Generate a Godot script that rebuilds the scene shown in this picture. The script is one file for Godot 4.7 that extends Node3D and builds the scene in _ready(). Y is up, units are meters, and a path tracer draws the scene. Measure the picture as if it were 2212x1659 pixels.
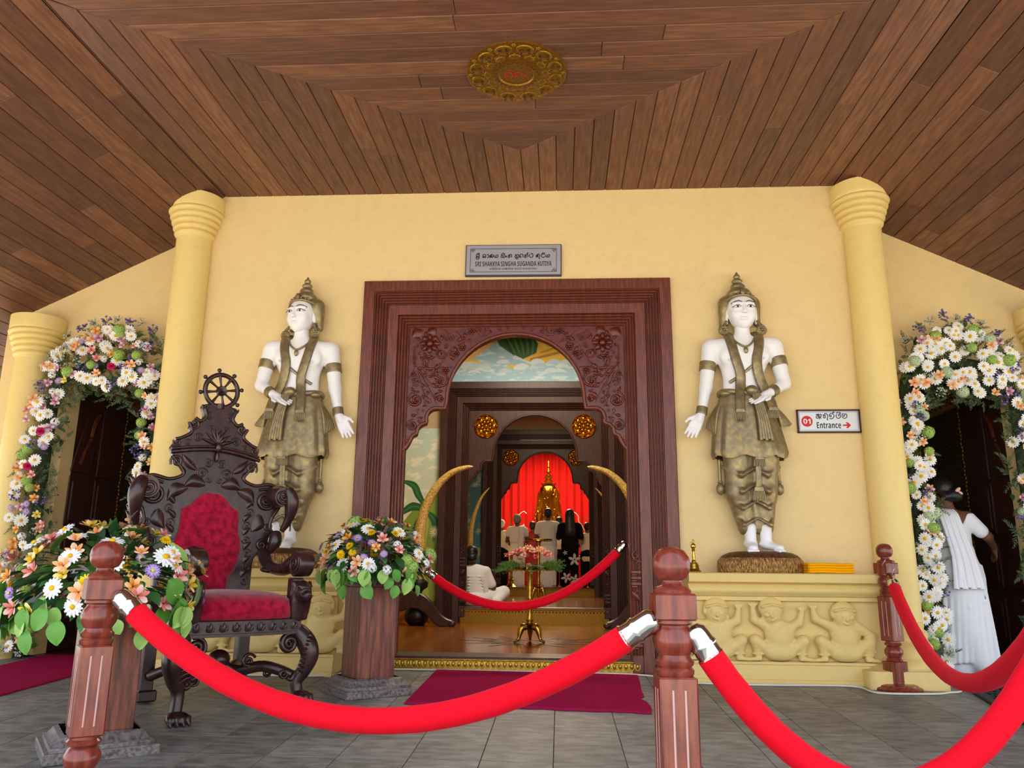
extends Node3D
# The porch of a shrine house: yellow front with a carved doorway, two painted guardians, a throne, flower arches
# and velvet ropes. Front wall in the plane z = 0, camera on +z, metres, y up. The porch floor falls gently outwards.

const FALL := 0.043      # fall of the porch floor per metre
const CEIL := 4.109      # boards at the wall
const CFALL := 0.019     # fall of the boards per metre
const T1 := 0.087        # floors of the three rooms behind the doorway
const T2 := 0.275
const T3 := 0.44
const Z2 := -4.5         # second and third doorway
const Z3 := -10.4

var M := {}              # materials
var used := {}           # names taken at top level
var rng := RandomNumberGenerator.new()


class Geo:
	var v := PackedVector3Array()
	var n := PackedVector3Array()
	var c := PackedColorArray()
	var uv := PackedVector2Array()
	var ix := PackedInt32Array()
	var xf := Transform3D.IDENTITY
	var col := Color.WHITE

	func put(p: Vector3, nn: Vector3, u := Vector2.ZERO) -> int:
		v.append(p)
		n.append(nn)
		c.append(col)
		uv.append(u)
		return v.size() - 1

	# rows of points; normals follow the winding
	func grid(rows: Array, wrap := false) -> void:
		var R: int = rows.size()
		var K: int = rows[0].size()
		var base := v.size()
		var pts := PackedVector3Array()
		for r in rows:
			for p in r:
				pts.append(xf * p)
		for i in R:
			var iu := mini(i + 1, R - 1) * K
			var id := maxi(i - 1, 0) * K
			for j in K:
				var jr := (j + 1) % K if wrap else mini(j + 1, K - 1)
				var jl := (j + K - 1) % K if wrap else maxi(j - 1, 0)
				var nn := (pts[iu + j] - pts[id + j]).cross(pts[i * K + jr] - pts[i * K + jl])
				put(pts[i * K + j], nn.normalized(), Vector2(float(j) / K, float(i) / R))
		var E := K if wrap else K - 1
		for i in R - 1:
			for j in E:
				var a := base + i * K + j
				var b := base + i * K + (j + 1) % K
				ix.append_array(PackedInt32Array([a, b, a + K, b, b + K, a + K]))

	func tri(a: Vector3, b: Vector3, d: Vector3) -> void:
		a = xf * a
		b = xf * b
		d = xf * d
		var nn := (d - a).cross(b - a).normalized()
		ix.append_array(PackedInt32Array([put(a, nn), put(b, nn), put(d, nn)]))

	func quad(a: Vector3, b: Vector3, d: Vector3, e: Vector3) -> void:
		a = xf * a
		b = xf * b
		d = xf * d
		e = xf * e
		var nn := (d - a).cross(b - a).normalized()
		var i := put(a, nn, Vector2(0, 1))
		put(b, nn, Vector2(1, 1))
		put(d, nn, Vector2(1, 0))
		put(e, nn, Vector2(0, 0))
		ix.append_array(PackedInt32Array([i, i + 1, i + 2, i, i + 2, i + 3]))

	func box(ce: Vector3, s: Vector3, bev := 0.0) -> void:
		var h := s * 0.5
		if bev <= 0.0:
			var p := []
			for k in 8:
				p.append(ce + Vector3(h.x if k & 1 else -h.x, h.y if k & 2 else -h.y, h.z if k & 4 else -h.z))
			quad(p[4], p[5], p[7], p[6])
			quad(p[1], p[0], p[2], p[3])
			quad(p[5], p[1], p[3], p[7])
			quad(p[0], p[4], p[6], p[2])
			quad(p[6], p[7], p[3], p[2])
			quad(p[0], p[1], p[5], p[4])
			return
		bev = minf(bev, minf(h.x, minf(h.y, h.z)) * 0.9)
		var q := {}
		for k in 8:
			var sg := Vector3(1 if k & 1 else -1, 1 if k & 2 else -1, 1 if k & 4 else -1)
			for ax in 3:
				var o := Vector3.ZERO
				for j in 3:
					o[j] = sg[j] * (h[j] if j == ax else h[j] - bev)
				q[k * 3 + ax] = ce + o
		for ax in 3:
			var b1 := 1 << ((ax + 1) % 3)
			var b2 := 1 << ((ax + 2) % 3)
			for sd in 2:
				var k0 := (1 << ax) * sd
				quad(q[k0 * 3 + ax], q[(k0 | b1) * 3 + ax], q[(k0 | b1 | b2) * 3 + ax], q[(k0 | b2) * 3 + ax])
			for k1 in 4:
				var kk := (b1 if k1 & 1 else 0) | (b2 if k1 & 2 else 0)
				var a1 := (ax + 1) % 3
				var a2 := (ax + 2) % 3
				quad(q[kk * 3 + a1], q[(kk | (1 << ax)) * 3 + a1], q[(kk | (1 << ax)) * 3 + a2], q[kk * 3 + a2])
		for k in 8:
			tri(q[k * 3], q[k * 3 + 1], q[k * 3 + 2])

	# a polygon in x, y drawn out along z from z0 to z1, the edge of the z1 face broken by bev
	func prism(poly: PackedVector2Array, z0: float, z1: float, bev := 0.0, back := true) -> void:
		var N := poly.size()
		if not Geometry2D.is_polygon_clockwise(poly):
			poly = poly.duplicate()
			poly.reverse()
		var en := PackedVector2Array()
		for i in N:
			var e := (poly[(i + 1) % N] - poly[i]).normalized()
			en.append(Vector2(-e.y, e.x))
		var inn := PackedVector2Array()
		for i in N:
			var a := en[(i + N - 1) % N]
			var b := en[i]
			inn.append(poly[i] - (a + b) / maxf(1.0 + a.dot(b), 0.35) * bev)
		var sg := signf(z1 - z0)
		var zs := z1 - sg * bev
		var tr := Geometry2D.triangulate_polygon(inn if bev > 0.0 else poly)
		var fr := inn if bev > 0.0 else poly
		var nz := (xf.basis * Vector3(0, 0, sg)).normalized()
		var b0 := v.size()
		for p in fr:
			put(xf * Vector3(p.x, p.y, z1), nz, p)
		_fan(tr, b0, nz)
		if back:
			tr = Geometry2D.triangulate_polygon(poly)
			b0 = v.size()
			for p in poly:
				put(xf * Vector3(p.x, p.y, z0), -nz, p)
			_fan(tr, b0, -nz)
		for i in N:
			var j := (i + 1) % N
			var na := en[i]
			var nb := en[i]
			if en[(i + N - 1) % N].dot(en[i]) > 0.75:
				na = (en[(i + N - 1) % N] + en[i]).normalized()
			if en[j].dot(en[i]) > 0.75:
				nb = (en[j] + en[i]).normalized()
			_strip(Vector3(poly[i].x, poly[i].y, z0), Vector3(poly[j].x, poly[j].y, z0), Vector3(poly[j].x, poly[j].y, zs), Vector3(poly[i].x, poly[i].y, zs), na, nb, 0.0)
			if bev > 0.0:
				_strip(Vector3(poly[i].x, poly[i].y, zs), Vector3(poly[j].x, poly[j].y, zs), Vector3(inn[j].x, inn[j].y, z1), Vector3(inn[i].x, inn[i].y, z1), na, nb, sg)

	func _fan(tr: PackedInt32Array, b0: int, nz: Vector3) -> void:
		for k in range(0, tr.size(), 3):
			var a := b0 + tr[k]
			var b := b0 + tr[k + 1]
			var d := b0 + tr[k + 2]
			if (v[d] - v[a]).cross(v[b] - v[a]).dot(nz) > 0:
				ix.append_array(PackedInt32Array([a, b, d]))
			else:
				ix.append_array(PackedInt32Array([a, d, b]))

	func _strip(a: Vector3, b: Vector3, d: Vector3, e: Vector3, na: Vector2, nb: Vector2, lift: float) -> void:
		var n1 := (xf.basis * Vector3(na.x, na.y, lift)).normalized()
		var n2 := (xf.basis * Vector3(nb.x, nb.y, lift)).normalized()
		var i := put(xf * a, n1, Vector2(0, 0))
		put(xf * b, n2, Vector2(1, 0))
		put(xf * d, n2, Vector2(1, 1))
		put(xf * e, n1, Vector2(0, 1))
		if (v[i + 2] - v[i]).cross(v[i + 1] - v[i]).dot(n1) > 0:
			ix.append_array(PackedInt32Array([i, i + 1, i + 2, i, i + 2, i + 3]))
		else:
			ix.append_array(PackedInt32Array([i, i + 2, i + 1, i, i + 3, i + 2]))

	# a round bar along a path; rad is one radius or a list; squash flattens it across the path's side axis
	func tube(path: PackedVector3Array, rad, seg := 8, cap := true, squash := 1.0, up := Vector3.ZERO) -> void:
		var N := path.size()
		var rows := []
		var nrm := Vector3.ZERO
		for i in N:
			var t := (path[mini(i + 1, N - 1)] - path[maxi(i - 1, 0)]).normalized()
			if up != Vector3.ZERO:
				nrm = up
			elif i == 0:
				nrm = Vector3.UP if absf(t.y) < 0.9 else Vector3.RIGHT
			nrm = (nrm - t * nrm.dot(t)).normalized()
			var bi := t.cross(nrm)
			var r: float = rad if (rad is float or rad is int) else rad[i]
			var ring := PackedVector3Array()
			for k in seg:
				var a := TAU * k / seg
				ring.append(path[i] + (nrm * cos(a) * squash + bi * sin(a)) * r)
			if cap and i == 0:
				rows.append(_small(ring, path[0]))
				rows.append(ring)
			rows.append(ring)
			if cap and i == N - 1:
				rows.append(ring)
				rows.append(_small(ring, path[N - 1]))
		if cap:
			grid(rows.slice(0, 2), true)
			grid(rows.slice(2, rows.size() - 2), true)
			grid(rows.slice(rows.size() - 2), true)
		else:
			grid(rows, true)

	func _small(ring: PackedVector3Array, ce: Vector3) -> PackedVector3Array:
		var o := PackedVector3Array()
		for p in ring:
			o.append(ce + (p - ce) * 0.02)
		return o

	# profile of (radius, height) turned about y; corners sharper than about 40 degrees stay sharp
	func lathe(pf: PackedVector2Array, seg := 24, sq := false, a0 := 0.0, a1 := TAU) -> void:
		var run := []
		for i in pf.size():
			run.append(pf[i])
			var sharp := false
			if i > 0 and i < pf.size() - 1:
				var d0 := (pf[i] - pf[i - 1]).normalized()
				var d1 := (pf[i + 1] - pf[i]).normalized()
				sharp = d0.dot(d1) < 0.78
			if sharp or i == pf.size() - 1:
				if run.size() > 1:
					var rows := []
					for q in run:
						var ring := PackedVector3Array()
						var r := maxf(q.x, 0.0005)
						var cnt := seg if a1 - a0 > TAU - 0.01 else seg + 1
						for k in cnt:
							var a: float = a0 + (a1 - a0) * k / seg
							if sq:
								var m := maxf(absf(cos(a)), absf(sin(a)))
								ring.append(Vector3(cos(a) * r / m, q.y, sin(a) * r / m))
							else:
								ring.append(Vector3(cos(a) * r, q.y, sin(a) * r))
						rows.append(ring)
					grid(rows, a1 - a0 > TAU - 0.01)
				run = [pf[i]]

	func ball(ce: Vector3, r: Vector3, su := 12, sv := 8, bs := Basis.IDENTITY) -> void:
		var rows := []
		for i in sv + 1:
			var th := PI * i / sv
			var s := maxf(sin(th), 0.002)
			var ring := PackedVector3Array()
			for k in su:
				var a := TAU * k / su
				ring.append(ce + bs * Vector3(r.x * s * cos(a), r.y * cos(th), r.z * s * sin(a)))
			rows.append(ring)
		grid(rows, true)

	# a carved curl lying in x, y, standing out along z; from its outer end to the eye
	func curl(ce: Vector2, r: float, ang: float, turns: float, w: float, z := 0.0, hgt := 1.0, seg := 6, inner := 0.16) -> void:
		var N := int(10 + absf(turns) * 14)
		var path := PackedVector3Array()
		var rad := []
		for i in N + 1:
			var t := float(i) / N
			var rr := r * lerpf(1.0, inner, pow(t, 0.8))
			var a := ang + turns * TAU * t
			path.append(Vector3(ce.x + cos(a) * rr, ce.y + sin(a) * rr, z))
			rad.append(w * (0.35 + 0.65 * sin(PI * clampf(t * 0.75 + 0.12, 0, 1))) * lerpf(1.0, 0.7, t))
		tube(path, rad, seg, false, hgt, Vector3(0, 0, 1))
		ball(Vector3(ce.x, ce.y, z), Vector3(r * inner * 0.95, r * inner * 0.95, w * hgt * 1.1), 8, 5)

	# smooth curve through points of x, y; width swells in the middle
	func vine(pts: Array, w0: float, w1: float, z := 0.0, hgt := 1.0, seg := 6, per := 6) -> void:
		var path := Geo.smooth2(pts, per)
		var p3 := PackedVector3Array()
		var rad := []
		for i in path.size():
			var t := float(i) / (path.size() - 1)
			p3.append(Vector3(path[i].x, path[i].y, z))
			rad.append(lerpf(w0, w1, t))
		tube(p3, rad, seg, true, hgt, Vector3(0, 0, 1))

	static func smooth2(pts: Array, per := 6) -> PackedVector2Array:
		var o := PackedVector2Array()
		var N := pts.size()
		for i in N - 1:
			var p0: Vector2 = pts[maxi(i - 1, 0)]
			var p3: Vector2 = pts[mini(i + 2, N - 1)]
			var p1: Vector2 = pts[i]
			var p2: Vector2 = pts[i + 1]
			for k in per:
				o.append(p1.cubic_interpolate(p2, p0, p3, float(k) / per))
		o.append(pts[N - 1])
		return o

	static func smooth3(pts: Array, per := 6) -> PackedVector3Array:
		var o := PackedVector3Array()
		var N := pts.size()
		for i in N - 1:
			var p0: Vector3 = pts[maxi(i - 1, 0)]
			var p3: Vector3 = pts[mini(i + 2, N - 1)]
			var p1: Vector3 = pts[i]
			var p2: Vector3 = pts[i + 1]
			for k in per:
				o.append(p1.cubic_interpolate(p2, p0, p3, float(k) / per))
		o.append(pts[N - 1])
		return o

	# a carved leaf from a to b, bowed sideways, with a raised rib
	func leaf(a: Vector2, b: Vector2, w: float, bow := 0.0, z := 0.0, hgt := 0.01, steps := 7) -> void:
		var d := b - a
		var s := Vector2(-d.y, d.x).normalized()
		var rows := []
		for i in steps + 1:
			var t := float(i) / steps
			var ce := a + d * t + s * bow * 4.0 * t * (1.0 - t)
			var ww := maxf(w * pow(sin(PI * clampf(t * 0.92 + 0.06, 0, 1)), 0.8) * (1.15 - 0.5 * t), 0.0006)
			var row := PackedVector3Array()
			for k in 5:
				var u := (k - 2) * 0.5
				var h: float = [0.0, 0.75, 1.0, 0.75, 0.0][k]
				row.append(Vector3(ce.x + s.x * ww * u, ce.y + s.y * ww * u, z + hgt * h * (0.4 + 0.6 * sin(PI * t))))
			rows.append(row)
		grid(rows)

	# a carved rosette
	func rose(ce: Vector2, r: float, petals: int, z := 0.0, hgt := 0.012) -> void:
		for i in petals:
			var a := TAU * i / petals
			var d := Vector2(cos(a), sin(a))
			ball(Vector3(ce.x + d.x * r * 0.66, ce.y + d.y * r * 0.66, z), Vector3(r * 0.36, r * PI * 0.7 / petals, hgt), 8, 5, Basis(Vector3(0, 0, 1), a))
		ball(Vector3(ce.x, ce.y, z), Vector3(r * 0.36, r * 0.36, hgt * 1.25), 12, 6)

	func mesh() -> ArrayMesh:
		var a := []
		a.resize(Mesh.ARRAY_MAX)
		a[Mesh.ARRAY_VERTEX] = v
		a[Mesh.ARRAY_NORMAL] = n
		a[Mesh.ARRAY_COLOR] = c
		a[Mesh.ARRAY_TEX_UV] = uv
		a[Mesh.ARRAY_INDEX] = ix
		var m := ArrayMesh.new()
		m.add_surface_from_arrays(Mesh.PRIMITIVE_TRIANGLES, a)
		return m


# A distance field on a grid: rounded limbs and lumps that melt into each other, meshed as surface nets.
class Field:
	var o: Vector3
	var h: float
	var nx: int
	var ny: int
	var nz: int
	var d := PackedFloat32Array()

	func _init(lo: Vector3, hi: Vector3, cell: float) -> void:
		o = lo
		h = cell
		nx = int(ceil((hi.x - lo.x) / cell)) + 2
		ny = int(ceil((hi.y - lo.y) / cell)) + 2
		nz = int(ceil((hi.z - lo.z) / cell)) + 2
		d.resize(nx * ny * nz)
		d.fill(1.0)

	func limb(a: Vector3, b: Vector3, ra: float, rb: float, k := 0.02, flat := Vector3.ONE) -> void:
		var R := maxf(ra, rb) + k + 2.5 * h
		var ia := Vector3(1.0 / flat.x, 1.0 / flat.y, 1.0 / flat.z)
		var lo := (Vector3(minf(a.x, b.x), minf(a.y, b.y), minf(a.z, b.z)) - flat * R - o) / h
		var hi := (Vector3(maxf(a.x, b.x), maxf(a.y, b.y), maxf(a.z, b.z)) + flat * R - o) / h
		var x0 := clampi(int(lo.x), 0, nx - 1)
		var x1 := clampi(int(hi.x) + 1, 0, nx - 1)
		var y0 := clampi(int(lo.y), 0, ny - 1)
		var y1 := clampi(int(hi.y) + 1, 0, ny - 1)
		var z0 := clampi(int(lo.z), 0, nz - 1)
		var z1 := clampi(int(hi.z) + 1, 0, nz - 1)
		var A := a * ia
		var ab := b * ia - A
		var L := maxf(ab.length_squared(), 1e-9)
		var dr := rb - ra
		for z in range(z0, z1 + 1):
			for y in range(y0, y1 + 1):
				var at := (z * ny + y) * nx
				var p := Vector3(o.x + x0 * h, o.y + y * h, o.z + z * h) * ia
				var st := h * ia.x
				for x in range(x0, x1 + 1):
					var q := p - A
					var t := clampf(q.dot(ab) / L, 0.0, 1.0)
					var e := (q - ab * t).length() - ra - dr * t
					p.x += st
					if e > R:
						continue
					var f := d[at + x]
					if e < f + k:
						var w := k - absf(e - f)
						d[at + x] = minf(e, f) - (w * w / (4.0 * k) if w > 0.0 else 0.0)

	func lump(ce: Vector3, r: Vector3, k := 0.02) -> void:
		var m := minf(r.x, minf(r.y, r.z))
		limb(ce, ce, m, m, k, r / m)

	func carve(ce: Vector3, r: Vector3, k := 0.008) -> void:
		var R := maxf(r.x, maxf(r.y, r.z)) + k + h
		for z in range(clampi(int((ce.z - R - o.z) / h), 0, nz - 1), clampi(int((ce.z + R - o.z) / h) + 1, 0, nz)):
			for y in range(clampi(int((ce.y - R - o.y) / h), 0, ny - 1), clampi(int((ce.y + R - o.y) / h) + 1, 0, ny)):
				for x in range(clampi(int((ce.x - R - o.x) / h), 0, nx - 1), clampi(int((ce.x + R - o.x) / h) + 1, 0, nx)):
					var q := (o + Vector3(x, y, z) * h - ce) / r
					var e := (q.length() - 1.0) * minf(r.x, minf(r.y, r.z))
					var at := (z * ny + y) * nx + x
					var f := d[at]
					var w := maxf(k - absf(-e - f), 0.0)
					d[at] = maxf(f, -e) + w * w / (4.0 * k)

	func mesh(g: Geo) -> void:
		var id := PackedInt32Array()
		id.resize(nx * ny * nz)
		id.fill(-1)
		var sy := nx
		var sz := nx * ny
		var V := PackedVector3Array()
		for z in nz - 1:
			for y in ny - 1:
				var r0 := (z * ny + y) * nx
				for x in nx - 1:
					var i := r0 + x
					var c0 := d[i]
					if c0 > 0.5:
						continue
					var c1 := d[i + 1]
					var c2 := d[i + sy]
					var c3 := d[i + sy + 1]
					var c4 := d[i + sz]
					var c5 := d[i + sz + 1]
					var c6 := d[i + sz + sy]
					var c7 := d[i + sz + sy + 1]
					var lo := minf(minf(minf(c0, c1), minf(c2, c3)), minf(minf(c4, c5), minf(c6, c7)))
					var hi := maxf(maxf(maxf(c0, c1), maxf(c2, c3)), maxf(maxf(c4, c5), maxf(c6, c7)))
					if lo >= 0.0 or hi < 0.0:
						continue
					var s := Vector3.ZERO
					var m := 0
					if (c0 < 0) != (c1 < 0): s += Vector3(c0 / (c0 - c1), 0, 0); m += 1
					if (c2 < 0) != (c3 < 0): s += Vector3(c2 / (c2 - c3), 1, 0); m += 1
					if (c4 < 0) != (c5 < 0): s += Vector3(c4 / (c4 - c5), 0, 1); m += 1
					if (c6 < 0) != (c7 < 0): s += Vector3(c6 / (c6 - c7), 1, 1); m += 1
					if (c0 < 0) != (c2 < 0): s += Vector3(0, c0 / (c0 - c2), 0); m += 1
					if (c1 < 0) != (c3 < 0): s += Vector3(1, c1 / (c1 - c3), 0); m += 1
					if (c4 < 0) != (c6 < 0): s += Vector3(0, c4 / (c4 - c6), 1); m += 1
					if (c5 < 0) != (c7 < 0): s += Vector3(1, c5 / (c5 - c7), 1); m += 1
					if (c0 < 0) != (c4 < 0): s += Vector3(0, 0, c0 / (c0 - c4)); m += 1
					if (c1 < 0) != (c5 < 0): s += Vector3(1, 0, c1 / (c1 - c5)); m += 1
					if (c2 < 0) != (c6 < 0): s += Vector3(0, 1, c2 / (c2 - c6)); m += 1
					if (c3 < 0) != (c7 < 0): s += Vector3(1, 1, c3 / (c3 - c7)); m += 1
					id[i] = V.size()
					V.append(o + (Vector3(x, y, z) + s / m) * h)
		var N := PackedVector3Array()
		N.resize(V.size())
		var I := PackedInt32Array()
		for z in range(1, nz - 1):
			for y in range(1, ny - 1):
				var r0 := (z * ny + y) * nx
				for x in range(1, nx - 1):
					var i := r0 + x
					var f := d[i]
					if f > 0.5:
						continue
					var neg := f < 0.0
					if neg != (d[i + 1] < 0.0):
						_q(V, N, I, id[i - sy - sz], id[i - sz], id[i], id[i - sy], neg)
					if neg != (d[i + sy] < 0.0):
						_q(V, N, I, id[i - 1 - sz], id[i - 1], id[i], id[i - sz], neg)
					if neg != (d[i + sz] < 0.0):
						_q(V, N, I, id[i - 1 - sy], id[i - sy], id[i], id[i - 1], neg)
		var b := g.v.size()
		for i in V.size():
			g.put(g.xf * V[i], (g.xf.basis * N[i]).normalized())
		var flip := g.xf.basis.determinant() < 0
		for k in range(0, I.size(), 3):
			if flip:
				g.ix.append_array(PackedInt32Array([b + I[k], b + I[k + 2], b + I[k + 1]]))
			else:
				g.ix.append_array(PackedInt32Array([b + I[k], b + I[k + 1], b + I[k + 2]]))

	func _q(V: PackedVector3Array, N: PackedVector3Array, I: PackedInt32Array, a: int, b: int, c: int, e: int, neg: bool) -> void:
		if a < 0 or b < 0 or c < 0 or e < 0:
			return
		if neg:
			var t := b
			b = e
			e = t
		var nn := (V[c] - V[a]).cross(V[b] - V[a]) + (V[e] - V[a]).cross(V[c] - V[a])
		N[a] += nn
		N[b] += nn
		N[c] += nn
		N[e] += nn
		I.append_array(PackedInt32Array([a, b, c, a, c, e]))


# ---------------------------------------------------------------- scene helpers
func numbered(called: String) -> String:
	var k: int = used.get(called, 0)
	used[called] = k + 1
	return called if k == 0 else "%s_%03d" % [called, k]


func thing(called: String, label: String, category: String, at := Vector3.ZERO, turn := 0.0, group := "") -> Node3D:
	var o := Node3D.new()
	o.name = numbered(called)
	add_child(o)
	o.position = at
	o.rotation.y = turn
	o.set_meta("label", label)
	o.set_meta("category", category)
	if group:
		o.set_meta("group", group)
	return o


func part(parent: Node, called: String, g, m: Material, label := "") -> MeshInstance3D:
	var o := MeshInstance3D.new()
	o.name = called
	o.mesh = g if g is Mesh else g.mesh()
	o.material_override = m
	parent.add_child(o, true)
	if label:
		o.set_meta("label", label)
	return o


func solo(called: String, g, m: Material, label: String, category: String, group := "", at := Vector3.ZERO, turn := 0.0) -> MeshInstance3D:
	var o := MeshInstance3D.new()
	o.name = numbered(called)
	o.mesh = g if g is Mesh else g.mesh()
	o.material_override = m
	add_child(o)
	o.position = at
	o.rotation.y = turn
	o.set_meta("label", label)
	o.set_meta("category", category)
	if group:
		o.set_meta("group", group)
	return o


func structure(called: String, g, m: Material) -> MeshInstance3D:
	var o := MeshInstance3D.new()
	o.name = numbered(called)
	if g:
		o.mesh = g if g is Mesh else g.mesh()
		o.material_override = m
	add_child(o)
	o.set_meta("kind", "structure")
	return o


func struct_root(called: String) -> Node3D:
	var o := Node3D.new()
	o.name = numbered(called)
	add_child(o)
	o.set_meta("kind", "structure")
	return o


func P2(a: Array) -> PackedVector2Array:
	var o := PackedVector2Array()
	for i in range(0, a.size(), 2):
		o.append(Vector2(a[i], a[i + 1]))
	return o


func V2(a: Array) -> Array:
	var o := []
	for i in range(0, a.size(), 2):
		o.append(Vector2(a[i], a[i + 1]))
	return o


func V3(a: Array) -> Array:
	var o := []
	for i in range(0, a.size(), 3):
		o.append(Vector3(a[i], a[i + 1], a[i + 2]))
	return o


func fy(z: float) -> float:
	return -FALL * maxf(z, 0.0)


# ---------------------------------------------------------------- materials
func noise(sd: int, freq: float, oct := 4, kind := FastNoiseLite.TYPE_SIMPLEX_SMOOTH, colors := [], stops := [], size := 512) -> NoiseTexture2D:
	var f := FastNoiseLite.new()
	f.seed = sd
	f.noise_type = kind
	f.frequency = freq
	f.fractal_octaves = oct
	var t := NoiseTexture2D.new()
	t.width = size
	t.height = size
	t.seamless = true
	t.generate_mipmaps = false
	t.noise = f
	if colors.size():
		var gr := Gradient.new()
		gr.offsets = PackedFloat32Array(stops)
		gr.colors = PackedColorArray(colors)
		t.color_ramp = gr
	return t


func paint(col: Color, rough: float, metal := 0.0, spec := 0.5) -> StandardMaterial3D:
	var m := StandardMaterial3D.new()
	m.albedo_color = col
	m.roughness = rough
	m.metallic = metal
	m.metallic_specular = spec
	m.vertex_color_use_as_albedo = true
	return m


func tri(m: StandardMaterial3D, tex: Texture2D, scale: Vector3, world := true) -> StandardMaterial3D:
	m.albedo_texture = tex
	m.uv1_triplanar = true
	m.uv1_world_triplanar = world
	m.uv1_scale = scale
	m.uv1_triplanar_sharpness = 4.0
	return m


func rough_map(m: StandardMaterial3D, tex: Texture2D) -> StandardMaterial3D:
	m.roughness_texture = tex
	m.roughness_texture_channel = BaseMaterial3D.TEXTURE_CHANNEL_RED
	return m


func relief(m: StandardMaterial3D, tex: Texture2D, cm: float) -> StandardMaterial3D:
	m.heightmap_enabled = true
	m.heightmap_texture = tex
	m.heightmap_scale = cm
	return m


func hexc(s: String) -> Color:
	return Color.html(s)
func make_materials() -> void:
	var grain_n := noise(11, 0.012, 5)
	var fine_n := noise(12, 0.09, 3)
	# yellow wall paint: even, with a fine sandy tooth and faint blotches
	var sand := noise(21, 0.22, 2, FastNoiseLite.TYPE_SIMPLEX_SMOOTH)
	var blot := noise(22, 0.012, 4, FastNoiseLite.TYPE_SIMPLEX_SMOOTH, [Color(0.975, 0.975, 0.97), Color(1, 1, 1), Color(0.985, 0.985, 0.98)], [0.0, 0.5, 1.0])
	M.yellow = relief(tri(paint(hexc("ecd096"), 0.72, 0.0, 0.4), blot, Vector3.ONE * 0.8), sand, 0.35)
	M.yellow_trim = relief(tri(paint(hexc("ecd186"), 0.5, 0.0, 0.45), blot, Vector3.ONE * 1.1), fine_n, 0.12)
	M.plinth = relief(tri(paint(hexc("e3c67e"), 0.55, 0.0, 0.45), blot, Vector3.ONE * 1.1), fine_n, 0.15)
	# ceiling boards: brown, four tones, grain along z or along x
	var tone := [["6b4532", "7a4f39", "875a42"], ["634030", "714837", "7d5240"], ["704a36", "82563f", "93664c"], ["5c3b2d", "6a4433", "765040"]]
	for k in 4:
		var tx := noise(30 + k, 0.02, 5, FastNoiseLite.TYPE_SIMPLEX_SMOOTH, [hexc(tone[k][0]), hexc(tone[k][1]), hexc(tone[k][2])], [0.15, 0.55, 0.95])
		var rr := noise(40 + k, 0.02, 4, FastNoiseLite.TYPE_SIMPLEX_SMOOTH, [Color(0.42, 0.42, 0.42), Color(0.62, 0.62, 0.62)], [0.2, 0.8])
		M["board_z%d" % k] = relief(rough_map(tri(paint(Color.WHITE, 1.0, 0.0, 0.5), tx, Vector3(2.6, 1.2, 0.28)), rr), fine_n, 0.04)
		M["board_x%d" % k] = relief(rough_map(tri(paint(Color.WHITE, 1.0, 0.0, 0.5), tx, Vector3(0.28, 1.2, 2.6)), rr), fine_n, 0.04)
	M.roof = paint(hexc("2a1d16"), 0.9)
	# mahogany of the doorway and stands, grain upright
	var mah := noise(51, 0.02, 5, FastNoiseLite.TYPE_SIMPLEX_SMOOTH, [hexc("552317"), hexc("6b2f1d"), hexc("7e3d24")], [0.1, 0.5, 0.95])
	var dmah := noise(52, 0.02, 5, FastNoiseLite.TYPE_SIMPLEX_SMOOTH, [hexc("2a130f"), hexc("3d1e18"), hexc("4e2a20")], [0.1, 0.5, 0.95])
	M.mahogany = tri(paint(Color.WHITE, 0.34, 0.0, 0.5), mah, Vector3(3.0, 0.35, 3.0))
	M.mahogany_x = tri(paint(Color.WHITE, 0.34, 0.0, 0.5), mah, Vector3(0.35, 3.0, 3.0))
	M.carved = tri(paint(hexc("e0b0a0"), 0.33, 0.0, 0.5), mah, Vector3(1.2, 1.2, 1.2))
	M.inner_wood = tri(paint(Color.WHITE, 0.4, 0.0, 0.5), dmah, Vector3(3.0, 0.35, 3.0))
	var stand_w := noise(53, 0.02, 5, FastNoiseLite.TYPE_SIMPLEX_SMOOTH, [hexc("4c2218"), hexc("753a28"), hexc("935334")], [0.1, 0.5, 0.95])
	M.stand_wood = tri(paint(Color.WHITE, 0.42, 0.0, 0.5), stand_w, Vector3(2.6, 0.3, 2.6), false)
	var worn := noise(54, 0.03, 5, FastNoiseLite.TYPE_SIMPLEX_SMOOTH, [hexc("4a3b37"), hexc("716866"), hexc("8d8784")], [0.1, 0.5, 0.95])
	M.worn_wood = tri(paint(Color.WHITE, 0.6, 0.0, 0.4), worn, Vector3(2.2, 2.2, 2.2), false)
	var throne_w := noise(55, 0.02, 5, FastNoiseLite.TYPE_SIMPLEX_SMOOTH, [hexc("1f0f0e"), hexc("331a18"), hexc("472622")], [0.1, 0.5, 0.95])
	M.throne_wood = tri(paint(Color.WHITE, 0.3, 0.0, 0.55), throne_w, Vector3(1.5, 0.6, 1.5), false)
	var post_w := noise(56, 0.02, 5, FastNoiseLite.TYPE_SIMPLEX_SMOOTH, [hexc("561d15"), hexc("7a3022"), hexc("914431")], [0.1, 0.5, 0.95])
	M.post_wood = tri(paint(Color.WHITE, 0.25, 0.0, 0.55), post_w, Vector3(2.6, 0.4, 2.6), false)
	M.post_dark = tri(paint(hexc("8a6a68"), 0.25, 0.0, 0.55), post_w, Vector3(2.6, 0.4, 2.6), false)
	M.groove = paint(hexc("c79a93"), 0.5)
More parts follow.
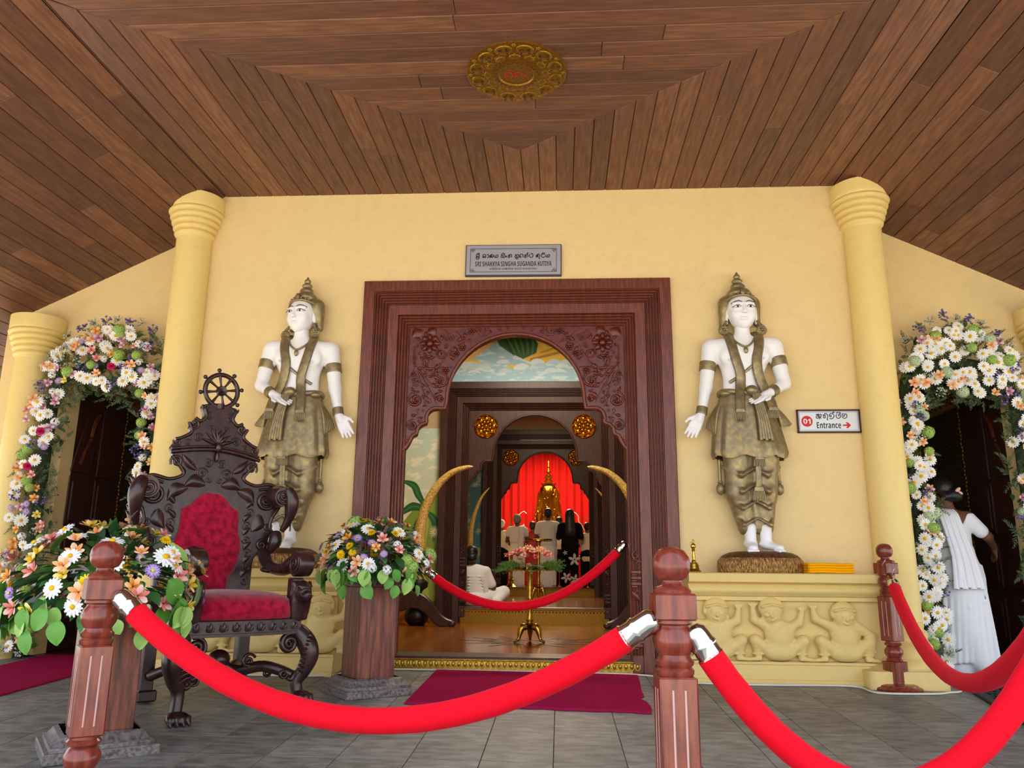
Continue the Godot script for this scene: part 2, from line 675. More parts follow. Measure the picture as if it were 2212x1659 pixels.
	# grey slate tiles
	for k in 3:
		var sl: Array = [["5e5b57", "78756f", "8d8a83"], ["65635f", "7f7c76", "94918b"], ["575450", "706d68", "86827b"]][k]
		var tx := noise(60 + k, 0.014, 6, FastNoiseLite.TYPE_SIMPLEX_SMOOTH, [hexc(sl[0]), hexc(sl[1]), hexc(sl[2])], [0.1, 0.5, 0.9])
		M["slate%d" % k] = relief(tri(paint(Color.WHITE, 0.5, 0.0, 0.5), tx, Vector3(0.7, 1.0, 1.6)), fine_n, 0.12)
	M.grout = paint(hexc("6f6b64"), 0.9)
	M.paving = tri(paint(hexc("c9c2b4"), 0.9), blot, Vector3.ONE * 0.3)
	# inside
	var parq := noise(71, 0.02, 5, FastNoiseLite.TYPE_SIMPLEX_SMOOTH, [hexc("4d2406"), hexc("8a4d16"), hexc("b06f28")], [0.15, 0.5, 0.9])
	M.parquet = tri(paint(Color.WHITE, 0.16, 0.0, 0.55), parq, Vector3(0.5, 1.0, 6.0))
	M.inlay = tri(paint(hexc("6a3f30"), 0.2, 0.0, 0.55), parq, Vector3(1.5, 1.0, 1.5))
	M.inside_wall = paint(hexc("b9a27e"), 0.85)
	M.inside_dark = paint(hexc("4a3a30"), 0.85)
	var pat := noise(72, 0.03, 5, FastNoiseLite.TYPE_SIMPLEX_SMOOTH, [hexc("2e2616"), hexc("5c4b26"), hexc("a98b3e")], [0.25, 0.6, 0.95])
	M.patina = tri(paint(Color.WHITE, 0.38, 0.6, 0.5), pat, Vector3.ONE * 2.0)
	var brs := noise(73, 0.03, 4, FastNoiseLite.TYPE_SIMPLEX_SMOOTH, [hexc("a07c2a"), hexc("c9a341"), hexc("dcbc62")], [0.1, 0.5, 0.95])
	M.brass = tri(paint(Color.WHITE, 0.24, 1.0, 0.5), brs, Vector3.ONE * 2.0, false)
	M.brass_world = tri(paint(Color.WHITE, 0.35, 0.85, 0.5), brs, Vector3.ONE * 2.0)
	M.old_brass = tri(paint(hexc("c3b08a"), 0.4, 0.75, 0.5), brs, Vector3.ONE * 3.0)
	M.gilt = tri(paint(hexc("ffd977"), 0.2, 1.0, 0.5), brs, Vector3.ONE * 3.0, false)
	M.chrome = paint(hexc("d8d6d0"), 0.12, 1.0)
	M.black = paint(hexc("0d0b0b"), 0.35)
	M.black_hole = paint(hexc("080706"), 0.95)
	M.cable = paint(hexc("d9d3c0"), 0.5)
	# cloth
	var pile := noise(81, 0.25, 2)
	M.velvet = relief(paint(hexc("e00620"), 0.8, 0.0, 0.25), null, 0.0)
	M.velvet.heightmap_enabled = false
	M.velvet.rim_enabled = true
	M.velvet.rim = 0.7
	M.velvet.rim_tint = 0.7
	var plush := noise(82, 0.02, 4, FastNoiseLite.TYPE_SIMPLEX_SMOOTH, [hexc("7d0722"), hexc("a00c30"), hexc("b51a3e")], [0.15, 0.5, 0.9])
	M.plush = tri(paint(Color.WHITE, 0.85, 0.0, 0.2), plush, Vector3.ONE * 1.6, false)
	M.plush.rim_enabled = true
	M.plush.rim = 0.6
	M.plush.rim_tint = 0.8
	var carpet := noise(83, 0.12, 3, FastNoiseLite.TYPE_SIMPLEX_SMOOTH, [hexc("7c0f38"), hexc("a81b4c"), hexc("bf2f5f")], [0.15, 0.5, 0.9])
	M.carpet = relief(tri(paint(Color.WHITE, 0.95, 0.0, 0.1), carpet, Vector3.ONE * 2.4), pile, 0.5)
	M.curtain = paint(hexc("c81410"), 0.8, 0.0, 0.3)
	M.curtain.rim_enabled = true
	M.curtain.rim = 0.5
	M.white_cloth = paint(hexc("f0f0f2"), 0.85, 0.0, 0.2)
	M.rubber = paint(hexc("141516"), 0.7)


# an upside-down U of mouldings round an opening; profile of (distance outwards, z)
func uframe(g: Geo, pf: PackedVector2Array, xl: float, xr: float, top: float, bottom: float) -> void:
	for i in pf.size() - 1:
		var a := pf[i]
		var b := pf[i + 1]
		g.quad(Vector3(xl - a.x, bottom, a.y), Vector3(xl - b.x, bottom, b.y), Vector3(xl - b.x, top + b.x, b.y), Vector3(xl - a.x, top + a.x, a.y))
		g.quad(Vector3(xl - a.x, top + a.x, a.y), Vector3(xl - b.x, top + b.x, b.y), Vector3(xr + b.x, top + b.x, b.y), Vector3(xr + a.x, top + a.x, a.y))
		g.quad(Vector3(xr + a.x, top + a.x, a.y), Vector3(xr + b.x, top + b.x, b.y), Vector3(xr + b.x, bottom, b.y), Vector3(xr + a.x, bottom, a.y))


func setting_ceiling() -> void:
	var root := struct_root("ceiling")
	var x0 := 0.0699
	var z0 := 0.7401
	var w := 0.1451
	var dz := 0.152
	var xl := -2.70
	var xr := 2.80
	var zmax := 4.9
	var flat := Transform3D(Basis(Vector3(1, 0, 0), Vector3(0, -CFALL, 1), Vector3(0, -1, 0)), Vector3(0, CEIL + 0.02, 0))
	var gap := 0.0022
	# boards square to the wall, up to the mitre
	for k in range(-20, 20):
		var xa := x0 + k * w
		var xb := xa + w
		if xb < xl or xa > xr:
			continue
		xa = maxf(xa, xl)
		xb = minf(xb, xr)
		var m := 0.7009 if k < 0 else 0.7811
		var za := z0 + absf(xa - x0) * m
		var zb := z0 + absf(xb - x0) * m
		var cuts := [-0.03]
		if maxf(za, zb) > 1.3 and rng.randf() < 0.55:
			cuts.append(rng.randf_range(0.5, minf(za, zb) - 0.4))
		for i in cuts.size():
			var s: float = cuts[i] + (0.0 if i == 0 else 0.0012)
			var last := i == cuts.size() - 1
			var e0: float = za if last else cuts[i + 1]
			var e1: float = zb if last else cuts[i + 1]
			var g := Geo.new()
			g.xf = flat
			g.prism(P2([xa + gap, s, xb - gap, s, xb - gap, e1 - 0.002, xa + gap, e0 - 0.002]), 0, 0.02, 0.005, false)
			part(root, "plank", g, M["board_z%d" % rng.randi_range(0, 3)])
	# boards along the wall, between the mitres
	for j in 27:
		var za := z0 + j * dz
		var zb := za + dz
		if za > zmax:
			break
		var a0 := maxf(x0 - (za - z0) / 0.7009, xl)
		var a1 := maxf(x0 - (zb - z0) / 0.7009, xl)
		var b0 := minf(x0 + (za - z0) / 0.7811, xr)
		var b1 := minf(x0 + (zb - z0) / 0.7811, xr)
		var cut := 0.0
		var split := b0 - a0 > 1.6
		if split:
			cut = rng.randf_range(a0 + 0.5, b0 - 0.5)
		for s in (2 if split else 1):
			var g := Geo.new()
			g.xf = flat
			var p := PackedVector2Array()
			if not split:
				p = P2([a0 + 0.002, za + gap, b0 - 0.002, za + gap, b1 - 0.002, zb - gap, a1 + 0.002, zb - gap]) if b0 - a0 > 0.01 else P2([x0, za + gap, b1 - 0.002, zb - gap, a1 + 0.002, zb - gap])
			elif s == 0:
				p = P2([a0 + 0.002, za + gap, cut - 0.001, za + gap, cut - 0.001, zb - gap, a1 + 0.002, zb - gap])
			else:
				p = P2([cut + 0.001, za + gap, b0 - 0.002, za + gap, b1 - 0.002, zb - gap, cut + 0.001, zb - gap])
			g.prism(p, 0, 0.02, 0.006, false)
			part(root, "plank", g, M["board_x%d" % rng.randi_range(0, 3)])
	# sloping sides
	var ang := deg_to_rad(26.0)
	for sd in [-1, 1]:
		var xc: float = xl if sd < 0 else xr
		var sx := Vector3(sd * cos(ang), -sin(ang), 0)
		var nn := Vector3(-sd * sin(ang), -cos(ang), 0)
		var t := Transform3D(Basis(sx, Vector3(0, -CFALL, 1), nn), Vector3(xc, CEIL, 0) - nn * 0.02)
		for k in 30:
			var z := -7.0
			while z < zmax:
				var L := rng.randf_range(1.2, 3.2)
				var e := minf(z + L, zmax)
				if zmax - e < 0.4:
					e = zmax
				var g := Geo.new()
				g.xf = t
				g.prism(P2([k * w + gap, z + 0.001, (k + 1) * w - gap, z + 0.001, (k + 1) * w - gap, e - 0.001, k * w + gap, e - 0.001]), 0, 0.02, 0.005, false)
				part(root, "plank", g, M["board_z%d" % rng.randi_range(0, 3)])
				z = e
	# the dark roof deck over the boards
	var rg := Geo.new()
	rg.xf = Transform3D(Basis(Vector3(1, 0, 0), Vector3(0, 1, 0), Vector3(0, 0, 1)), Vector3.ZERO)
	var s5 := 30 * w
	var up := 0.03
	rg.prism(P2([xl - s5 * cos(ang), CEIL - s5 * sin(ang) + up, xl, CEIL + up, xr, CEIL + up, xr + s5 * cos(ang), CEIL - s5 * sin(ang) + up, xr + s5 * cos(ang), CEIL - s5 * sin(ang) + 0.18, xr, CEIL + 0.35, xl, CEIL + 0.35, xl - s5 * cos(ang), CEIL - s5 * sin(ang) + 0.18]), -16.5, zmax, 0.0)
	structure("roof", rg, M.roof)


func setting_floor() -> void:
	var root := struct_root("floor")
	var g := Geo.new()
	var t := 0.345
	g.quad(Vector3(-7, -0.012 - FALL * -0.5, -0.5), Vector3(-7, -0.012 - FALL * 4.9, 4.9), Vector3(7.2, -0.012 - FALL * 4.9, 4.9), Vector3(7.2, -0.012 - FALL * -0.5, -0.5))
	g.quad(Vector3(-7, -0.012 - FALL * 4.9, 4.9), Vector3(-7, -0.6, 4.9), Vector3(7.2, -0.6, 4.9), Vector3(7.2, -0.012 - FALL * 4.9, 4.9))
	part(root, "screed", g, M.grout)
	var tilt := Basis(Vector3(1, 0, 0), atan(FALL))
	var gap := 0.0016
	var sizes := {}
	for i in range(-14, 15):
		for j in range(-1, 14):
			var xa := 0.342 + i * t
			var za := 0.115 + j * t
			# only the part of the floor that the picture's foot can show
			var reach := 1.45 + (6.6 - (za + t)) * 0.66
			if absf(xa + t * 0.5 - 0.2) > reach + 0.4 or za > 3.8:
				continue
			var m := Geo.new()
			m.xf = Transform3D(Basis(Vector3(1, 0, 0), Vector3(0, FALL, -1).normalized(), Vector3(0, 1, FALL).normalized()), Vector3(xa + t * 0.5, -FALL * (za + t * 0.5) - 0.014, za + t * 0.5))
			var hh := t * 0.5 - gap
			m.prism(P2([-hh, -hh, hh, -hh, hh, hh, -hh, hh]), 0, 0.014, 0.0016, false)
			part(root, "tile", m, M["slate%d" % rng.randi_range(0, 2)])
	var y := Geo.new()
	y.box(Vector3(0, -0.7, 24), Vector3(60, 0.2, 38.2))
	y.box(Vector3(-22, -0.7, -6), Vector3(30, 0.2, 22))
	y.box(Vector3(22, -0.7, -6), Vector3(30, 0.2, 22))
	structure("ground", y, M.paving)


func slope_y(x: float) -> float:
	return CEIL + 0.012 - tan(deg_to_rad(26.0)) * maxf(0.0, maxf(-2.70 - x, x - 2.80))


func setting_walls() -> void:
	var g := Geo.new()
	g.prism(P2([-2.93, -0.2, -1.08, -0.2, -1.08, 2.95, 1.08, 2.95, 1.08, -0.2, 3.0, -0.2, 3.0, slope_y(3.0), 2.8, CEIL + 0.012, -2.7, CEIL + 0.012, -2.93, slope_y(-2.93)]), -0.26, 0.0, 0.0)
	structure("wall_front", g, M.yellow)
	g = Geo.new()
	g.prism(P2([-2.85, -0.2, -3.30, -0.2, -3.30, 2.43, -4.20, 2.43, -4.20, -0.2, -4.9, -0.2, -4.9, slope_y(-4.9), -2.85, slope_y(-2.85)]), -0.6, -0.42, 0.0)
	structure("wall_left", g, M.yellow)
	g = Geo.new()
	g.prism(P2([2.95, -0.2, 3.42, -0.2, 3.42, 2.47, 4.30, 2.47, 4.30, -0.2, 5.0, -0.2, 5.0, slope_y(5.0), 2.95, slope_y(2.95)]), -0.6, -0.42, 0.0)
	structure("wall_right", g, M.yellow)
	# short returns that close the step between front and sides
	g = Geo.new()
	g.box(Vector3(-2.86, 2.0, -0.3), Vector3(0.12, 4.2, 0.5))
	structure("wall_return_left", g, M.yellow)
	g = Geo.new()
	g.box(Vector3(2.95, 2.0, -0.3), Vector3(0.12, 4.2, 0.5))
	structure("wall_return_right", g, M.yellow)


func capital_column(x: float, z: float, top: float, label: String, big_base: bool, foot := 0.0) -> void:
	var o := thing("column", label, "column", Vector3(x, 0, z), 0.0, "yellow round columns")
	var g := Geo.new()
	g.lathe(P2([0.152, -0.03, 0.152, top - 0.2]), 32)
	part(o, "shaft", g, M.yellow_trim)
	g = Geo.new()
	# stacked rings widening upwards
	var pf := PackedVector2Array([Vector2(0.152, top - 0.28), Vector2(0.158, top - 0.27)])
	for i in 5:
		var r := 0.158 + 0.0165 * i
		var y := top - 0.265 + i * 0.052
		for k in 7:
			var a := PI * k / 6.0
			pf.append(Vector2(r + 0.017 * sin(a), y + 0.05 * k / 6.0))
	pf.append(Vector2(0.236, top + 0.02))
	pf.append(Vector2(0.236, top + 0.12))
	pf.append(Vector2(0.0, top + 0.12))
	g.lathe(pf, 36)
	part(o, "capital", g, M.yellow_trim)
	g = Geo.new()
	if big_base:
		# rings swelling from the round shaft to a square foot that stands forward of the wall
		var sx := signf(x)
		var rows := []
		var st := [[0.155, 0.50, 0.0], [0.168, 0.49, 0.02], [0.172, 0.46, 0.03], [0.168, 0.435, 0.05], [0.19, 0.42, 0.08], [0.205, 0.38, 0.12], [0.20, 0.345, 0.16], [0.215, 0.33, 0.2], [0.245, 0.30, 0.3], [0.26, 0.26, 0.42], [0.255, 0.22, 0.5], [0.27, 0.20, 0.6], [0.285, 0.17, 0.7], [0.29, 0.145, 0.78], [0.285, 0.125, 0.85], [0.292, 0.118, 0.97], [0.296, 0.116, 1.0], [0.296, -0.04, 1.0]]
		for s in st:
			var ring := PackedVector3Array()
			for k in 48:
				var a := TAU * k / 48.0
				var f := clampf((s[2] - 0.75) * 4.0, 0.0, 1.0)
				var m := lerpf(1.0, 1.0 / maxf(absf(cos(a)), absf(sin(a))), f)
				ring.append(Vector3(cos(a) * s[0] * m * 0.92 - sx * 0.16 * s[2], s[1] * 0.85, sin(a) * s[0] * m + 0.16 * s[2]))
			rows.append(ring)
		g.grid(rows, true)
	else:
		g.lathe(P2([0.152, 0.42, 0.19, 0.40, 0.2, 0.36, 0.19, 0.33, 0.24, 0.26, 0.25, 0.2, 0.24, 0.14, 0.27, 0.12, 0.27, -0.05]), 32)
	part(o, "base", g, M.plinth)


func setting_interior() -> void:
	var g: Geo
	# floors
	g = Geo.new()
	g.box(Vector3(0, T1 - 0.1, -2.3), Vector3(5.4, 0.2, 4.5))
	structure("floor_first_room", g, M.parquet)
	g = Geo.new()
	g.box(Vector3(0, T2 - 0.14, -7.42), Vector3(5.4, 0.28, 5.84))
	structure("floor_second_room", g, M.parquet)
	g = Geo.new()
	g.box(Vector3(0, T3 - 0.2, -13.3), Vector3(5.4, 0.4, 5.8))
	structure("floor_shrine_room", g, M.parquet)
	# walls of the three rooms
	for sd in [-1, 1]:
		g = Geo.new()
		g.box(Vector3(sd * 2.75, 2.1, -8.2), Vector3(0.2, 4.6, 16.0))
		structure("wall_inner_left" if sd < 0 else "wall_inner_right", g, M.inside_wall)
	g = Geo.new()
	g.box(Vector3(0, 4.17, -8.2), Vector3(5.7, 0.06, 15.8))
	structure("ceiling_inner", g, M.inside_wall)
	g = Geo.new()
	g.box(Vector3(0, 2.1, -16.1), Vector3(5.7, 4.8, 0.2))
	structure("wall_back", g, M.inside_wall)
	for k in 2:
		var z: float = [Z2, Z3][k]
		var cx: float = [0.03, 0.065][k]
		var top: float = [3.25, 3.7][k]
		g = Geo.new()
		g.prism(P2([-2.66, 0.0, cx - 1.08, 0.0, cx - 1.08, top, cx + 1.08, top, cx + 1.08, 0.0, 2.66, 0.0, 2.66, 4.16, -2.66, 4.16]), z - 0.32, z - 0.05, 0.0)
		structure("wall_second_doorway" if k == 0 else "wall_third_doorway", g, M.inside_wall)
	# brass-faced risers of the steps
	step_edge(0.0, T1, 0.0, -0.985, 1.0, M.brass_world, "brass-edged threshold step of the front doorway")
	step_edge(T1, T2, Z2, -0.97, 1.03, M.old_brass, "tarnished brass step under the second doorway")
	step_edge(T2, T3, Z3, -0.95, 1.09, M.old_brass, "tarnished brass step under the farthest doorway")


func step_edge(y0: float, y1: float, z: float, xa: float, xb: float, m: Material, label: String) -> void:
	var cx := (xa + xb) * 0.5
	var o := thing("step", label, "step", Vector3(cx, y0, z))
	var w := xb - xa
	var hh := y1 - y0
	var g := Geo.new()
	g.box(Vector3(0, hh * 0.5 - 0.01, -0.16), Vector3(w, hh, 0.34), 0.004)
	part(o, "riser", g, m)
	g = Geo.new()
	g.box(Vector3(0, hh + 0.004, -0.19), Vector3(w, 0.024, 0.36), 0.006)
	part(o, "tread", g, M.inner_wood)
	# a row of cast tongues along the edge
	var sh := Geo.new()
	sh.ball(Vector3(0, 0, 0), Vector3(0.0125, 0.021, 0.012), 8, 6)
	sh.tube(Geo.smooth3([Vector3(-0.0185, 0.02, 0), Vector3(-0.0185, -0.008, 0.004), Vector3(-0.01, -0.024, 0.005), Vector3(0, -0.028, 0.005), Vector3(0.01, -0.024, 0.005), Vector3(0.0185, -0.008, 0.004), Vector3(0.0185, 0.02, 0)], 2), 0.0045, 5, false)
	var me := sh.mesh()
	var cnt := int(w / 0.0445)
	if y0 < 0.05:
		for i in cnt:
			var q := part(o, "tongue", me, m)
			q.position = Vector3(-w * 0.5 + (i + 0.5) * w / cnt, hh - 0.036, 0.012)
		g = Geo.new()
		g.box(Vector3(0, hh - 0.004, 0.006), Vector3(w, 0.01, 0.018), 0.003)
		part(o, "edge_strip", g, m)
	else:
		g = Geo.new()
		for i in cnt:
			g.ball(Vector3(-w * 0.5 + (i + 0.5) * w / cnt, hh - 0.03, 0.012), Vector3(0.011, 0.018, 0.011), 6, 4)
		g.box(Vector3(0, hh - 0.004, 0.006), Vector3(w, 0.01, 0.018), 0.003)
		var q := part(o, "tongue_row", g, m)
		q.set_meta("kind", "stuff")
const CUSP := [0.603, 2.106, 0.695, 2.106, 0.742, 2.077, 0.76, 2.029, 0.758, 1.985, 0.80, 1.965, 0.832, 1.93, 0.84, 1.888, 0.875, 1.868, 0.895, 1.825, 0.918, 1.785, 0.95, 1.748, 0.985, 1.732]


func arch_edge() -> PackedVector2Array:
	# lower edge of the spandrel panel from the left end to the right end
	var half := PackedVector2Array()
	for i in 17:
		var a := PI * 0.5 * (1.0 - i / 16.0)
		half.append(Vector2(0.59 * cos(a), 2.18 + 0.587 * sin(a)))
	half.append_array(Geo.smooth2(V2(CUSP), 3))
	var o := PackedVector2Array()
	for i in range(half.size() - 1, 0, -1):
		o.append(Vector2(-half[i].x, half[i].y))
	o.append_array(half)
	return o


func doorway(cx: float, z: float, dy: float, front: bool, label: String) -> Node3D:
	var o := thing("carved_door_frame", label, "door frame", Vector3(cx, 0, z), 0.0, "nested wooden doorways")
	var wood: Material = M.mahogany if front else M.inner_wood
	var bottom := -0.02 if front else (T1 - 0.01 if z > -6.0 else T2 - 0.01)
	var top := 2.845 + dy
	var g := Geo.new()
	# outer board
	uframe(g, P2([0.305, 0.03, 0.31, 0.05, 0.40, 0.05, 0.407, 0.043, 0.407, -0.02]), -0.93, 0.93, top, bottom)
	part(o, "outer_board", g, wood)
	# wide band of flutes
	g = Geo.new()
	var pf := PackedVector2Array([Vector2(0.187, 0.028)])
	for i in 5:
		var b := 0.192 + i * 0.0235
		var z0 := 0.024 + i * 0.004
		pf.append_array(PackedVector2Array([Vector2(b, z0), Vector2(b + 0.003, z0 - 0.011), Vector2(b + 0.008, z0 - 0.011), Vector2(b + 0.01, z0 + 0.004), Vector2(b + 0.0135, z0 + 0.010), Vector2(b + 0.018, z0 + 0.010), Vector2(b + 0.0215, z0 + 0.002)]))
	pf.append(Vector2(0.3105, 0.046))
	uframe(g, pf, -0.93, 0.93, top, bottom)
	part(o, "fluted_band", g, wood)
	g = Geo.new()
	uframe(g, P2([0.094, 0.006, 0.098, 0.026, 0.183, 0.028, 0.1875, 0.022]), -0.93, 0.93, top, bottom)
	part(o, "inner_board", g, wood)
	g = Geo.new()
	pf = PackedVector2Array([Vector2(0.0, -0.06)])
	for i in 4:
		var b := 0.002 + i * 0.0235
		var z0 := -0.046 + i * 0.013
		pf.append_array(PackedVector2Array([Vector2(b, z0), Vector2(b + 0.004, z0 + 0.012), Vector2(b + 0.011, z0 + 0.016), Vector2(b + 0.017, z0 + 0.012), Vector2(b + 0.019, z0 + 0.002), Vector2(b + 0.0225, z0 + 0.002)]))
	pf.append(Vector2(0.0975, 0.01))
	uframe(g, pf, -0.93, 0.93, top, bottom)
	part(o, "inner_moulding", g, wood)
	# lining of the opening
	g = Geo.new()
	for s in [-1, 1]:
		g.box(Vector3(s * 1.02, (top + bottom) * 0.5, -0.17), Vector3(0.1, top - bottom, 0.24), 0.006)
	g.box(Vector3(0, top + 0.05, -0.17), Vector3(2.14, 0.1, 0.24), 0.006)
	part(o, "jamb_lining", g, M.inner_wood)
	# arched panel
	var edge := arch_edge()
	var poly := PackedVector2Array()
	for p in edge:
		poly.append(p + Vector2(0, dy))
	poly.append(Vector2(0.985, top + 0.02))
	poly.append(Vector2(-0.985, top + 0.02))
	g = Geo.new()
	g.prism(poly, -0.11, -0.05, 0.004)
	var panel := part(o, "arched_panel", g, M.carved if front else wood)
	var lip := PackedVector3Array()
	for p in edge:
		lip.append(Vector3(p.x, p.y + dy + 0.016, -0.05))
	g = Geo.new()
	g.tube(lip, 0.017, 8, true, 1.0, Vector3(0, 0, 1))
	part(panel, "edge_moulding", g, wood)
	if front:
		carving(panel, poly)
	# carved blocks on the lower jambs
	for s in [-1, 1]:
		g = Geo.new()
		g.xf = Transform3D(Basis(Vector3(s, 0, 0), Vector3(0, 1, 0), Vector3(0, 0, 1)), Vector3(0, dy, 0))
		g.curl(Vector2(0.985, 0.90), 0.035, PI * 0.5, 1.1, 0.010, 0.0, 1.0)
		g.curl(Vector2(1.005, 0.835), 0.032, PI * 1.5, 1.1, 0.010, 0.0, 1.0)
		g.vine(V2([0.955, 0.92, 0.972, 0.87, 1.03, 0.85, 1.035, 0.80]), 0.009, 0.008, 0.0)
		for y in [0.77, 0.725, 0.68, 0.30, 0.255, 0.21]:
			g.box(Vector3(0.985, y, -0.01), Vector3(0.085, 0.03, 0.05), 0.006)
			g.box(Vector3(0.97, y - 0.022, -0.015), Vector3(0.05, 0.016, 0.04), 0.004)
		g.curl(Vector2(0.985, 0.60), 0.03, 0.0, 1.2, 0.009, 0.0, 1.0)
		g.leaf(Vector2(0.95, 0.62), Vector2(1.02, 0.53), 0.03, 0.006, 0.0, 0.02)
		g.curl(Vector2(0.985, 0.42), 0.03, PI, -1.2, 0.009, 0.0, 1.0)
		g.box(Vector3(0.985, 0.07, -0.012), Vector3(0.09, 0.14, 0.056), 0.006)
		part(o, "jamb_carving", g, wood)
	return o


func zc(X: float, Y: float) -> Vector2:
	return Vector2(-0.985 + (X / 5.35 - 2.0) * 0.00397, 2.767 - (Y / 5.35 - 35.0) * 0.00405)


func carving(panel: Node, poly: PackedVector2Array) -> void:
	for s in [1, -1]:
		var g := Geo.new()
		g.xf = Transform3D(Basis(Vector3(s, 0, 0), Vector3(0, 1, 0), Vector3(0, 0, 1)), Vector3.ZERO)
		var z := -0.05
		# the large flower in the corner
		g.rose(zc(325, 275), 0.09, 8, z, 0.02)
		for i in 24:
			var a := TAU * i / 24.0
			var d := Vector2(cos(a), sin(a))
			g.leaf(zc(325, 275) + d * 0.034, zc(325, 275) + d * 0.062, 0.006, 0.0, z + 0.012, 0.012, 3)
		g.leaf(zc(200, 200), zc(135, 90), 0.06, 0.0, z, 0.016)
		g.leaf(zc(300, 140), zc(400, 95), 0.05, -0.01, z, 0.016)
		# stems that leave the heart of the pattern
		var heart := Vector2(160, 560)
		for e in [[150, 300, 140, 420], [600, 560, 330, 570], [600, 300, 420, 560], [380, 790, 250, 640], [420, 980, 300, 760], [240, 790, 190, 660], [150, 780, 140, 650], [300, 980, 235, 750]]:
			g.vine([zc(heart.x, heart.y), zc(e[2], e[3]), zc(e[0], e[1])], 0.010, 0.006, z, 1.0)
		for e in [[620, 130, 760, 220], [620, 130, 830, 270], [480, 110, 640, 190], [900, 180, 1060, 130], [760, 100, 870, 90]]:
			g.vine([zc(e[0], e[1]), zc((e[0] + e[2]) * 0.5, (e[1] + e[3]) * 0.5 + 30), zc(e[2], e[3])], 0.008, 0.004, z, 1.0)
		# big curls: centre, radius, start angle, turns
		for c in [[570, 215, 0.045, 3.6, -1.4], [470, 400, 0.055, 2.4, 1.3], [290, 500, 0.045, 5.2, -1.3], [470, 720, 0.07, 1.6, -1.5], [180, 940, 0.075, 1.2, 1.6], [330, 960, 0.042, 4.6, -1.4], [155, 1235, 0.055, 1.4, 1.5], [150, 700, 0.05, 3.3, -1.3], [915, 130, 0.05, 0.6, -1.4], [1010, 100, 0.03, 2.2, 1.3], [620, 420, 0.045, 0.3, 1.4], [230, 1180, 0.03, 2.6, -1.3], [100, 1400, 0.028, 1.2, 1.3], [1150, 110, 0.024, 2.0, -1.3], [1250, 95, 0.020, 1.0, 1.3]]:
			g.curl(zc(c[0], c[1]), c[2], c[3], c[4], c[2] * 0.2, z, 1.2)
		for c in [[710, 325, 0.035, 6], [640, 400, 0.03, 5], [520, 600, 0.034, 6], [440, 760, 0.036, 6], [820, 130, 0.032, 5], [175, 970, 0.034, 6], [470, 930, 0.03, 5], [150, 1230, 0.026, 6], [140, 640, 0.022, 5]]:
			g.rose(zc(c[0], c[1]), c[2], c[3], z, 0.013)
		# leaves and small curls fill the ground between
		var r2 := RandomNumberGenerator.new()
		r2.seed = 5
		var tries := 0
		var got := 0
		while got < 120 and tries < 900:
			tries += 1
			var p := Vector2(r2.randf_range(-0.92, 0.0), r2.randf_range(1.80, 2.82))
			var d := Vector2.from_angle(r2.randf() * TAU)
			var L := r2.randf_range(0.03, 0.065)
			if not Geometry2D.is_point_in_polygon(p - Vector2(-0.03, 0.05), poly) or not Geometry2D.is_point_in_polygon(p + d * L + Vector2(0.03, -0.03), poly) or p.x < -0.91 or p.x + d.x * L < -0.91 or p.y + d.y * L > 2.82:
				continue
			got += 1
			if got % 3 == 0:
				g.curl(p, L * 0.42, r2.randf() * TAU, r2.randf_range(0.9, 1.4) * (1 if r2.randf() < 0.5 else -1), L * 0.085, z, 1.1, 5)
			else:
				g.leaf(p, p + d * L, L * 0.32, r2.randf_range(-0.2, 0.2) * L, z, 0.012, 5)
		part(panel, "carved_relief", g, M.carved)


func rosette(x: float, y: float, z: float, r: float, label: String) -> void:
	var o := thing("brass_rosette", label, "rosette", Vector3(x, y, z), 0.0, "brass rosettes on the inner doorways")
	var g := Geo.new()
	g.xf = Transform3D(Basis(Vector3(1, 0, 0), PI * 0.5), Vector3.ZERO)
	g.lathe(P2([0.0, -0.004, r * 0.86, -0.004, r * 0.90, 0.012, r * 0.95, 0.018, r, 0.010, r, -0.006]), 28)
	part(o, "rim", g, M.gilt)
	g = Geo.new()
	for i in 8:
		var a := TAU * i / 8.0
		g.ball(Vector3(cos(a), sin(a), 0) * r * 0.64 + Vector3(0, 0, 0.006), Vector3(r * 0.22, r * 0.24, 0.022), 8, 6, Basis(Vector3(0, 0, 1), a))
		g.ball(Vector3(cos(a + 0.39), sin(a + 0.39), 0) * r * 0.36 + Vector3(0, 0, 0.014), Vector3(r * 0.16, r * 0.13, 0.022), 8, 5, Basis(Vector3(0, 0, 1), a + 0.39))
	part(o, "petals", g, M.gilt)
	g = Geo.new()
	g.ball(Vector3(0, 0, 0.02), Vector3(r * 0.18, r * 0.18, 0.026), 12, 6)
	part(o, "boss", g, M.gilt)


